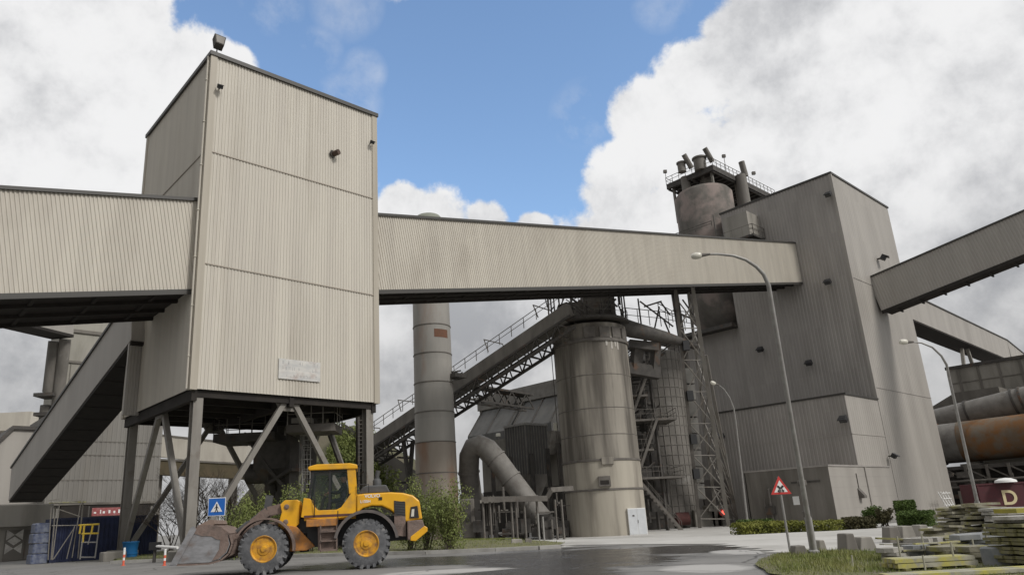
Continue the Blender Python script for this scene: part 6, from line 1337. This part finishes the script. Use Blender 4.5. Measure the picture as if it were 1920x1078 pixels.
m = MB(); m.obox(lw(2.06, CY + .42, 2.72), LF, FW, U, .2, .05, .36); m.build('mirror', M['black'], ld, bevel=.015)
m = MB(); m.tube([lw(.3, .9, 2.45), lw(.3, .9, 2.75), lw(-.1, .86, 2.75), lw(-.1, .86, 2.47)], .018, 6); m.tube([lw(1.75, CY + .12, 1.75), lw(1.75, CY + .2, 2.3), lw(1.78, CY + .12, 2.85)], .016, 6); m.tube([lw(.95, 1.22, .7), lw(.95, 1.26, 1.9)], .016, 6); m.build('grab_rail', M['black'], ld)
m = MB()
for k in range(4): m.tube([lw(2.5, .25 + k * .06, 1.3), lw(2.1, .4 + k * .05, 1.05 + k * .06), lw(1.7, .3 + k * .05, 1.25)], .022, 6)
m.build('hydraulic_hose', M['black'], ld, True)
# steps, tank, articulation
m = MB(); lbox(m, .95, .55, 1.42, 2.0, 1.2, 1.66); m.build('tank_top', M['orange'], ld, bevel=.02)
m = MB(); lprism(m, [(1.02, .65), (1.0, 1.42), (1.62, 1.42), (1.6, .65)], .6, 1.12); m.build('battery_box', M['mud'], ld, bevel=.02)
m = MB()
for z in (.62, .92, 1.22): lbox(m, .98, 1.1, z, 1.5, 1.3, z + .05)
for x in (.96, 1.5): lbox(m, x, 1.18, .6, x + .04, 1.24, 1.45)
m.build('access_step', M['mud'], ld)
m = MB(); lbox(m, .25, .56, 1.72, 2.1, .86, 1.80); m.build('cab_mount_rail', mk('dark_red_brown_rail', lin(.10, .045, .04), lin(.07, .04, .035), 3), ld)
m = MB(); lbox(m, 1.9, -.4, .7, 2.55, .4, 1.7); m.tube([lw(2.1, .3, .9), lw(2.6, .35, .95)], .09, 8); m.tube([lw(2.12, 0, .6), lw(2.12, 0, 1.8)], .17, 14); m.build('articulation_joint', M['black'], ld)
# front frame
m = MB(); ff = [(2.36, .72), (1.75, .72), (1.8, .85), (2.45, 1.45), (2.3, 1.55), (2.26, 2.28), (2.34, 2.36), (2.8, 2.34), (2.94, 2.2), (2.9, 2.05), (3.0, 1.6), (3.3, 1.2), (3.9, 1.0), (3.9, .65)]
for y0, y1 in ((.42, .66), (-.66, -.42)): lprism(m, [(2.28, 1.55), (2.26, 2.28), (2.34, 2.34), (2.78, 2.34), (2.92, 2.2), (2.86, 1.95), (2.98, 1.5), (2.6, 1.2)], y0, y1)
lbox(m, 2.3, -.42, 1.5, 2.45, .42, 2.2); lf_ = m.build('lift_tower', M['yellow'], ld, bevel=.02)
m = MB()
for x, z in ((2.7, 2.12), (2.72, 1.62)): m.lathe(lw(x, .66, z), [(.085, -.02), (.085, .03), (.05, .05), (.01, .05)], 16, axis=LF)
m.build('pivot_pin', M['mud'], lf_, True)
m = MB(); lprism(m, [(2.62, 1.5), (2.35, 1.45), (1.72, .78), (2.0, .66), (3.1, .66), (3.2, 1.1)], .5, .72); lprism(m, [(2.62, 1.5), (2.35, 1.45), (1.72, .78), (2.0, .66), (3.1, .66), (3.2, 1.1)], -.72, -.5); m.build('front_frame_plate', M['orange'], ld, bevel=.02)
m = MB(); lbox(m, 2.5, -.5, .66, 4.1, .5, 1.15); lprism(m, [(2.9, 1.1), (2.9, 1.7), (3.4, 1.6), (4.0, 1.1)], -.35, .35); m.build('front_frame', M['mud'], ld)
# boom, linkage
def strip(m, pts, w_, y0, y1):
    for a, b in zip(pts, pts[1:]):
        d = Vector((b[0] - a[0], b[1] - a[1])).normalized(); n_ = Vector((-d.y, d.x)) * w_ / 2; lprism(m, [(a[0] + n_.x, a[1] + n_.y), (b[0] + n_.x, b[1] + n_.y), (b[0] - n_.x, b[1] - n_.y), (a[0] - n_.x, a[1] - n_.y)], y0, y1)
m = MB()
for y in (.40, -.52): strip(m, [(2.66, 2.14), (3.35, 2.0), (3.85, 1.6), (4.25, .92)], .30, y, y + .12)
m.tube([lw(3.55, -.5, 1.9), lw(3.55, .5, 1.9)], .13, 12); m.build('boom_arm', M['mud'], ld)
m = MB(); strip(m, [(3.35, 2.55), (3.42, 1.95), (3.5, 1.5)], .24, -.14, .14); m.build('tilt_lever', M['dkgrey'], ld)
m = MB(); m.tube([lw(3.38, 0, 2.2), lw(4.35, 0, 1.42)], .05, 10); m.tube([lw(4.05, 0, 1.66), lw(4.42, 0, 1.37)], .085, 10); m.build('tilt_rod', M['dkgrey'], ld, True)
m = MB(); m.tube([lw(2.75, .2, 1.5), lw(3.45, .2, 1.62)], .09, 10); m.tube([lw(2.5, .36, 1.0), lw(3.5, .36, 1.55)], .08, 10); m.tube([lw(2.5, -.36, 1.0), lw(3.5, -.36, 1.55)], .08, 10); m.build('lift_cylinder', M['dksteel'], ld, True)
# bucket
DX, DZ = -.26, .06
SHP = lambda p: (p[0] + DX, .40 + DZ + (p[1] - .40) * .80)
bk = [(6.40, .42), (5.95, .40), (5.3, .40), (4.95, .50), (4.72, .74), (4.63, 1.08), (4.72, 1.45), (5.0, 1.72), (5.35, 1.82), (5.72, 1.80)]
m = MB(); BW = 1.38; t_ = .05; bk = [SHP(p) for p in bk]
for a, b in zip(bk, bk[1:]):
    d = Vector((b[0] - a[0], b[1] - a[1])).normalized(); n_ = Vector((d.y, -d.x)) * t_
    lprism(m, [a, b, (b[0] + n_.x * -1, b[1] - n_.y), (a[0] - n_.x, a[1] - n_.y)], -BW, BW)
bu = m.build('bucket', M['mud'], ld)
SH = lambda pts: [SHP(p) for p in pts]
side_ = SH([(6.28, .44), (5.3, .42), (4.98, .52), (4.76, .76), (4.67, 1.08), (4.76, 1.43), (5.02, 1.68), (5.35, 1.78), (5.82, 1.75)])
for y0, y1 in ((BW - .04, BW + .012), (-BW - .012, -BW + .04)): m = MB(); lprism(m, side_, y0, y1); m.build('side_plate', M['scoop'], bu)
m = MB(); lprism(m, SH([(5.1, 1.3), (4.72, 1.2), (4.74, 1.46), (5.0, 1.72), (5.35, 1.82), (5.86, 1.79), (5.9, 1.6), (5.55, 1.45), (5.25, 1.42)]), BW + .013, BW + .03); lprism(m, SH([(5.02, .53), (4.78, .78), (4.69, 1.1), (4.78, 1.45), (5.1, 1.6), (4.98, 1.25), (5.0, .9), (5.2, .48)]), BW + .0135, BW + .026); m.build('mud_coat', M['mud'], bu)
m = MB()
for y0, y1 in ((BW + .012, BW + .05), (-BW - .05, -BW - .012)): lprism(m, SH([(6.5, .38), (6.28, .38), (5.74, 1.72), (5.82, 1.86), (5.92, 1.8)]), y0, y1)
lprism(m, SH([(6.62, .36), (6.3, .35), (6.3, .43), (6.6, .40)]), -BW - .05, BW + .05); m.build('cutting_edge', M['scoop'], bu)
m = MB(); lprism(m, SH([(5.72, 1.80), (5.35, 1.82), (5.2, 1.9), (5.25, 2.06), (5.4, 2.08), (5.75, 1.86)]), -1.2, 1.2); m.build('spill_guard', mk('brown_dusty_plate', lin(.24, .175, .14), lin(.19, .14, .115), 4), bu)
m = MB()
for y in (.5, -.62, .06): lprism(m, SH([(4.75, 1.5), (4.45, 1.42), (4.3, .95), (4.45, .6), (4.8, .6)]), y, y + .10)
m.tube([lw(4.5 + DX, -.65, .78 + DZ), lw(4.5 + DX, .65, .78 + DZ)], .09, 12); m.tube([lw(4.42 + DX, -.2, 1.36 + DZ), lw(4.42 + DX, .3, 1.36 + DZ)], .08, 10)
for y in (1.0, -1.1, .75): lprism(m, SH([(4.72, 1.5), (4.5, 1.2), (4.55, .7), (4.9, .5)]), y, y + .06)
m.build('bucket_hinge', M['mud'], bu)

# driver: one continuous skinned body
def person(name, label, J, E, Rd, tops, mats, split, parent_loc):
    me = bpy.data.meshes.new(name); me.from_pydata([Vector(p) for p in J], E, []); o = bpy.data.objects.new('tmp_body', me); COL.objects.link(o)
    sk = o.modifiers.new('skin', 'SKIN'); sk.use_smooth_shade = True; ss = o.modifiers.new('sub', 'SUBSURF'); ss.levels = 2; ss.render_levels = 2
    for i, r in enumerate(Rd): me.skin_vertices[0].data[i].radius = (r, r)
    me.skin_vertices[0].data[0].use_root = True
    dg = bpy.context.evaluated_depsgraph_get(); me2 = bpy.data.meshes.new_from_object(o.evaluated_get(dg)); bpy.data.objects.remove(o); me2.name = name
    b = bpy.data.objects.new(name, me2); COL.objects.link(b); b.location = parent_loc; me2.transform(Matrix.Translation(-Vector(parent_loc)))
    me2.materials.clear()
    for m_ in mats: me2.materials.append(m_)
    for p in me2.polygons: p.material_index = split(p.center + Vector(parent_loc)); p.use_smooth = True
    tag(b, label, 'person'); ORG[b.name] = Vector(parent_loc); return b
hip = (.78, 0, 2.28)
jj = [(.78, 0, 2.28), (.76, 0, 2.5), (.74, 0, 2.72), (.75, 0, 2.86), (.78, 0, 2.98), (.79, 0, 3.10),
      (.75, .19, 2.76), (.95, .26, 2.55), (1.25, .17, 2.56), (.75, -.19, 2.76), (.95, -.26, 2.55), (1.25, -.17, 2.56),
      (.85, .11, 2.26), (1.25, .13, 2.26), (1.38, .13, 1.9), (.85, -.11, 2.26), (1.25, -.13, 2.26), (1.38, -.13, 1.9), (.80, 0, 3.16), (1.36, .17, 2.54), (1.36, -.17, 2.54), (1.5, .13, 1.84), (1.5, -.13, 1.84)]
ee = [(0, 1), (1, 2), (2, 3), (3, 4), (4, 5), (5, 18), (2, 6), (6, 7), (7, 8), (8, 19), (2, 9), (9, 10), (10, 11), (11, 20), (0, 12), (12, 13), (13, 14), (14, 21), (0, 15), (15, 16), (16, 17), (17, 22)]
rd = [.15, .15, .16, .065, .10, .10, .085, .06, .045, .085, .06, .045, .1, .075, .055, .1, .075, .055, .07, .035, .035, .05, .05]
hc_ = lw(.79, 0, 3.05)
def spl(c_): return 1 if c_.z > LO.z + 2.9 or min((c_ - lw(1.38, .17, 2.54)).length, (c_ - lw(1.38, -.17, 2.54)).length) < .11 else 0
pp = person('person', 'driver in a dark jacket and cap seated in the yellow loader cab', [lw(*q) for q in jj], ee, rd, None, [M['cloth'], M['skin']], spl, lw(*hip))
m = MB(); m.lathe(lw(.79, 0, 3.09), [(.125, 0), (.125, .05), (.10, .11), (.03, .14)], 18); lprism(m, [(.88, 3.10), (1.02, 3.09), (1.02, 3.11), (.88, 3.13)], -.08, .08); m.build('cap', M['black'], pp, True)
m = MB(); m.lathe(lw(.90, 0, 3.02), [(.025, -.02), (.018, .03), (.004, .04)], 8, axis=FW)
for s in (1, -1): m.lathe(lw(.79, .105 * s, 3.03), [(.03, 0), (.035, .012), (.01, .02)], 8, axis=LF * s)
m.build('nose_and_ears', M['skin'], pp, True)
m = MB()
for s in (.17, -.17):
    for k in range(4): y = s + (k - 1.5) * .022; m.tube([lw(1.38, y, 2.54), lw(1.44, y, 2.50 + .004 * k), lw(1.43, y, 2.45)], .010, 6)
    m.tube([lw(1.37, s - .05 * (1 if s > 0 else -1), 2.53), lw(1.41, s - .06 * (1 if s > 0 else -1), 2.47)], .011, 6)
m.build('fingers', M['skin'], pp, True)

# ================================================================== vegetation
def leaves(m, rr, c, rad, n, size, droop=0, hollow=.35):
    for _ in range(n):
        while True:
            p = Vector((rr.uniform(-1, 1), rr.uniform(-1, 1), rr.uniform(-1, 1)))
            if hollow < p.length < 1: break
        q = Vector((c[0] + p.x * rad[0], c[1] + p.y * rad[1], c[2] + p.z * rad[2])); s = size * rr.uniform(.6, 1.4)
        a = Vector((rr.uniform(-1, 1), rr.uniform(-1, 1), rr.uniform(-1, 1) + droop)).normalized(); b = a.orthogonal().normalized(); b = (b * math.cos(rr.uniform(0, 3)) + a.cross(b) * math.sin(rr.uniform(0, 3))) * .42
        m.add([q - a * s, q + b * s, q + a * s, q - b * s], [(0, 1, 2, 3)])
def shrub(name, label, cat, base, h, w_, n, size, mat, seed, group=None, stems=9, tall=1.0, top=.15):
    rr = random.Random(seed); base = Vector(base); t = thing(name, label, cat, base, group); m = MB(); st = MB()
    for k in range(stems):
        a = rr.uniform(0, 6.28); ln = rr.uniform(.55, 1.0); e = base + Vector((math.cos(a) * w_ * rr.uniform(.1, .5), math.sin(a) * w_ * rr.uniform(.1, .5), h * ln)); mid = base.lerp(e, .5) + Vector((rr.uniform(-.1, .1), rr.uniform(-.1, .1), h * .06))
        st.tube([base + Vector((rr.uniform(-.15, .15), rr.uniform(-.15, .15), -.05)), mid, e], [.03, .02, .006], 5)
        for j in range(5):
            f_ = .35 + .65 * j / 4; p = (mid if f_ < .5 else mid.lerp(e, (f_ - .5) * 2)) if f_ >= .5 else base.lerp(mid, f_ * 2)
            leaves(m, rr, p, (w_ * .17, w_ * .17, h * .13), n // (stems * 6), size, .7, 0)
    for k in range(max(5, stems)):
        a = rr.uniform(0, 6.28); d = rr.uniform(0, .42) * w_; p = base + Vector((math.cos(a) * d, math.sin(a) * d, h * rr.uniform(.12, .72))); leaves(m, rr, p, (w_ * .22, w_ * .22, h * .2), n // (max(5, stems) * 3), size, .4, 0)
    m.build('foliage', mat, t); st.build('stems', M['bark'], t); return t
def vg(u_, d): q = at(u_, 1000, d); return Vector((q.x, q.y, gz(q.x, q.y) + .12))
B_ = [(842, 33.0, 906, 1.9, 'tallest light green bush standing right behind the loader counterweight'), (800, 34, 902, 1.9, 'light green bush rising between the loader hood and the chimney'), (770, 35, 925, 1.6, 'light green bush half hidden behind the loader hood')]
for i, (u_, d, vt, w_, lab) in enumerate(B_): b = vg(u_, d); shrub('bush', lab, 'bush', b, zat(b, vt) - b.z, w_ * 1.15, 5200, .055, M['leaf'], 50 + i, 'light green bushes behind the loader', 16)
B2 = [(445, 37, 935, 1.6, 'leafy green shrub behind the bucket, leftmost of the verge shrubs'), (478, 38, 925, 1.7, 'leafy green shrub behind the loader tilt lever'), (512, 39, 918, 1.6, 'leafy green shrub just left of the loader lift tower'), (548, 38, 912, 1.7, 'leafy green shrub behind the loader lift tower'),
      (582, 39, 905, 1.6, 'leafy green shrub behind the loader windscreen'), (690, 39, 920, 1.8, 'leafy green shrub behind the exhaust stack of the loader'), (640, 41, 915, 1.8, 'leafy green shrub seen through the loader cab')]
for i, (u_, d, vt, w_, lab) in enumerate(B2): b = vg(u_, d); shrub('shrub', lab, 'shrub', b, zat(b, vt) - b.z, w_ * 1.25, 2600, .06, M['leaf'], 70 + i, 'green shrubs on the verge under the tower', 11)
B3 = [(320, 47, 905, 2.2, 'brown leafless shrub between the left tower legs'), (365, 48, 880, 2.2, 'brown leafless shrub behind the front left tower leg'), (418, 50, 905, 2.0, 'brown leafless shrub behind the blue crossing sign')]
def bare(name, label, cat, base, h, seed, n0=4, dep=5, group=None, spread=.5, r0=.06):
    rr = random.Random(seed); base = Vector(base); t = thing(name, label, cat, base, group); tr = MB(); cr = MB()
    def grow(p, d, L_, r, k):
        e = p + d * L_; mid = p.lerp(e, .5) + Vector((rr.uniform(-1, 1), rr.uniform(-1, 1), rr.uniform(-.4, .4))) * L_ * .07
        (tr if k == dep else cr).tube([p, mid, e], [r, r * .85, r * .68], 6 if k > 2 else 4, cap=False)
        if k == 0: return
        for _ in range(rr.choice((2, 3, 3)) if k > 1 else 3):
            nd = (d + Vector((rr.uniform(-1, 1), rr.uniform(-1, 1), rr.uniform(-.5, .8))) * spread * 1.2).normalized(); grow(e if rr.random() < .7 else p.lerp(e, .65), nd, L_ * rr.uniform(.62, .85), r * .62, k - 1)
    for _ in range(n0): grow(base + Vector((rr.uniform(-.3, .3), rr.uniform(-.3, .3), -.1)), Vector((rr.uniform(-.35, .35), rr.uniform(-.35, .35), 1)).normalized(), h * .3, r0 * h / 4, dep)
    tr.build('trunk', M['bark'], t); cr.build('crown', mk('bare_twigs', lin(.105, .082, .06), lin(.075, .06, .045), 4), t); return t
for i, (u_, d, vt, w_, lab) in enumerate(B3): b = vg(u_, d); bare('leafless_shrub', lab, 'shrub', b, zat(b, vt) - b.z, 90 + i, 5, 5, 'brown leafless shrubs under the tower', .75, .035)
for i, (u_, d, vt, lab) in enumerate(((345, 62, 862, 'bare tree seen left of the front left tower leg'), (405, 60, 858, 'bare tree with fine twigs above the blue crossing sign'), (440, 64, 868, 'bare tree left of the hopper stand posts'), (478, 63, 885, 'bare tree right behind the hopper stand'))):
    b = vg(u_, d); bare('bare_tree', lab, 'tree', b, zat(b, vt) - b.z, 120 + i, 2, 6, 'bare trees beyond the tower legs', .62, .045)
# scrub on the mound
for i, (u_, vt, d, lab) in enumerate(((612, 845, 92, 'scrubby green tree low on the mound left of the loader cab roof'), (640, 818, 94, 'scrubby green tree on the mound between the tower braces'), (662, 800, 96, 'scrubby green tree on the mound top near the right tower leg'), (690, 812, 97, 'scrubby green tree on the mound behind the right tower leg'), (655, 850, 90, 'scrubby green tree on the mound slope below the top ones'), (715, 865, 91, 'scrubby green tree at the mound foot by the shed roof'))):
    b = at(u_, 900, d); b.z = max(-.5, zat(b, vt) - 4.2); shrub('scrub_tree', lab, 'tree', b, 4.6, 5.0, 2200, .2, M['leaf'], 150 + i, 'scrubby trees on the mound', 8)
# hedges
def hedge(name, label, cat, p, q, wdt, h, n, size, mat, seed, group=None, lumpy=.25):
    rr = random.Random(seed); p = Vector(p); q = Vector(q); d = (q - p).normalized(); nn = Vector((-d.y, d.x, 0)); L_ = (q - p).length; t = thing(name, label, cat, (p + q) / 2, group); m = MB()
    for _ in range(n):
        s = rr.random(); x = rr.uniform(-1, 1); z = rr.random(); hh = h * (1 - lumpy * (.5 + .5 * pnoise(Vector((s * L_ * 1.1, seed, 0)) ))) * (1 - .25 * x * x)
        if rr.random() < .6: z = 1 - .25 * rr.random() ** 2 if rr.random() < .6 else z; 
        c_ = p + d * s * L_ + nn * x * wdt / 2 + U * (z * hh); g_ = size * rr.uniform(.6, 1.4); a = Vector((rr.uniform(-1, 1), rr.uniform(-1, 1), rr.uniform(-.4, 1))).normalized(); b = a.orthogonal().normalized() * .5; b = b * math.cos(rr.random() * 3) + a.cross(b) * math.sin(rr.random() * 3)
        m.add([c_ - a * g_, c_ + b * g_, c_ + a * g_, c_ - b * g_], [(0, 1, 2, 3)])
    m.build('foliage', mat, t)
    st = MB(); k = .3
    while k < L_: c_ = p + d * k; st.tube([c_ - U * .1, c_ + U * h * .5 + nn * rr.uniform(-.2, .2), c_ + U * h * .85 + nn * rr.uniform(-.3, .3)], [.03, .02, .006], 5); k += .35
    st.build('stems', M['bark'], t); return t
ga = lambda u_, v_: ground(u_, v_)
for i, (u0, v0, u1, v1, vt, mat, lab) in enumerate(((1382, 1003, 1440, 1000, 976, 'leaf2', 'low yellow-green hedge section at the left end by the lamp'), (1442, 1000, 1500, 997, 975, 'leaf2', 'low yellow-green hedge section behind the warning sign pole'), (1502, 997, 1580, 994, 974, 'leaf2', 'low yellow-green hedge section right of the tall lamp'), (1582, 993, 1640, 990, 967, 'leafb', 'low brownish hedge section before the dark shrubs'))):
    a, b_ = ga(u0, v0), ga(u1, v1); hedge('hedge', lab, 'hedge', a, b_, 1.3, zat(a, vt) - a.z, 3600, .06, M[mat], 200 + i, 'low hedge along the yard road')
a, b_ = at(1386, 1000, 39), at(1452, 1000, 39); a.z = gz(a.x, a.y); b_.z = gz(b_.x, b_.y); hedge('hedge', 'darker taller hedge strip behind the left hedge section', 'hedge', a, b_, 1.0, zat(a, 971) - a.z, 2600, .06, M['leaf3'], 210, 'low hedge along the yard road')
for i, (u_, d, vt, w_, mat, lab) in enumerate(((1642, 38, 950, .9, 'leaf3', 'dark upright shrub left of the topiary'), (1662, 37, 955, .9, 'leafb', 'greyish shrub touching the topiary on its left'), (1622, 37.5, 968, .9, 'leafb', 'small brown shrub at the end of the low hedge'))):
    b = vg(u_, d); shrub('shrub', lab, 'shrub', b, zat(b, vt) - b.z, w_ * 1.1, 2200, .06, M[mat], 230 + i, 'shrubs by the topiary', 9)
a, b_ = at(1690, 985, 36), at(1755, 985, 35); a.z = gz(a.x, a.y); b_.z = gz(b_.x, b_.y)
hedge('topiary_hedge', 'dark green clipped block hedge in front of the taupe building', 'hedge', a, b_, 1.3, zat(a, 957) - a.z, 7000, .05, M['leaf3'], 240, lumpy=.06)
a, b_ = at(1684, 985, 38), at(1724, 985, 37.6); a.z = gz(a.x, a.y); b_.z = gz(b_.x, b_.y)
hedge('topiary_hedge', 'taller square clipped hedge behind the dark green block hedge', 'hedge', a, b_, 1.1, zat(a, 937) - a.z, 5500, .05, M['leaf3'], 241, lumpy=.06)
# grass
def grass(name, poly, n, hmin, hmax, seed, z0, dens_near=True):
    rr = random.Random(seed); xs_ = [p[0] for p in poly]; ys_ = [p[1] for p in poly]; m = MB(); k = 0
    def inside(x, y):
        c_ = False; j = len(poly) - 1
        for i in range(len(poly)):
            xi, yi = poly[i][:2]; xj, yj = poly[j][:2]
            if (yi > y) != (yj > y) and x < (xj - xi) * (y - yi) / (yj - yi) + xi: c_ = not c_
            j = i
        return c_
    while k < n:
        x, y = rr.uniform(min(xs_), max(xs_)), rr.uniform(min(ys_), max(ys_))
        if not inside(x, y): continue
        if pnoise(Vector((x * .9, y * .9, seed))) < rr.uniform(-.6, .2): k += .2; continue
        z = gz(x, y) + z0; h = rr.uniform(hmin, hmax); a = rr.uniform(0, 6.28); w_ = h * .06 + .004; l = Vector((rr.uniform(-.4, .4), rr.uniform(-.4, .4), 1)) * h; s = Vector((math.cos(a), math.sin(a), 0)) * w_; p = Vector((x, y, z))
        m.add([p - s, p + s, p + l], [(0, 1, 2)]); k += 1
    o = m.build(name, M['grass'], origin=(0, 0, 0)); o['kind'] = 'stuff'; return o
grass('verge_grass', vv, 26000, .04, .11, 300, .13)
grass('island_grass', isl, 22000, .02, .07, 301, .04)
grass('island_grass', [gp(1440, 1052), gp(1470, 1042), gp(1510, 1037), gp(1640, 1036), gp(1700, 1046), gp(1690, 1078), gp(1460, 1076)], 3500, .05, .16, 302, .04)
for o in scn.objects: o.select_set(False)
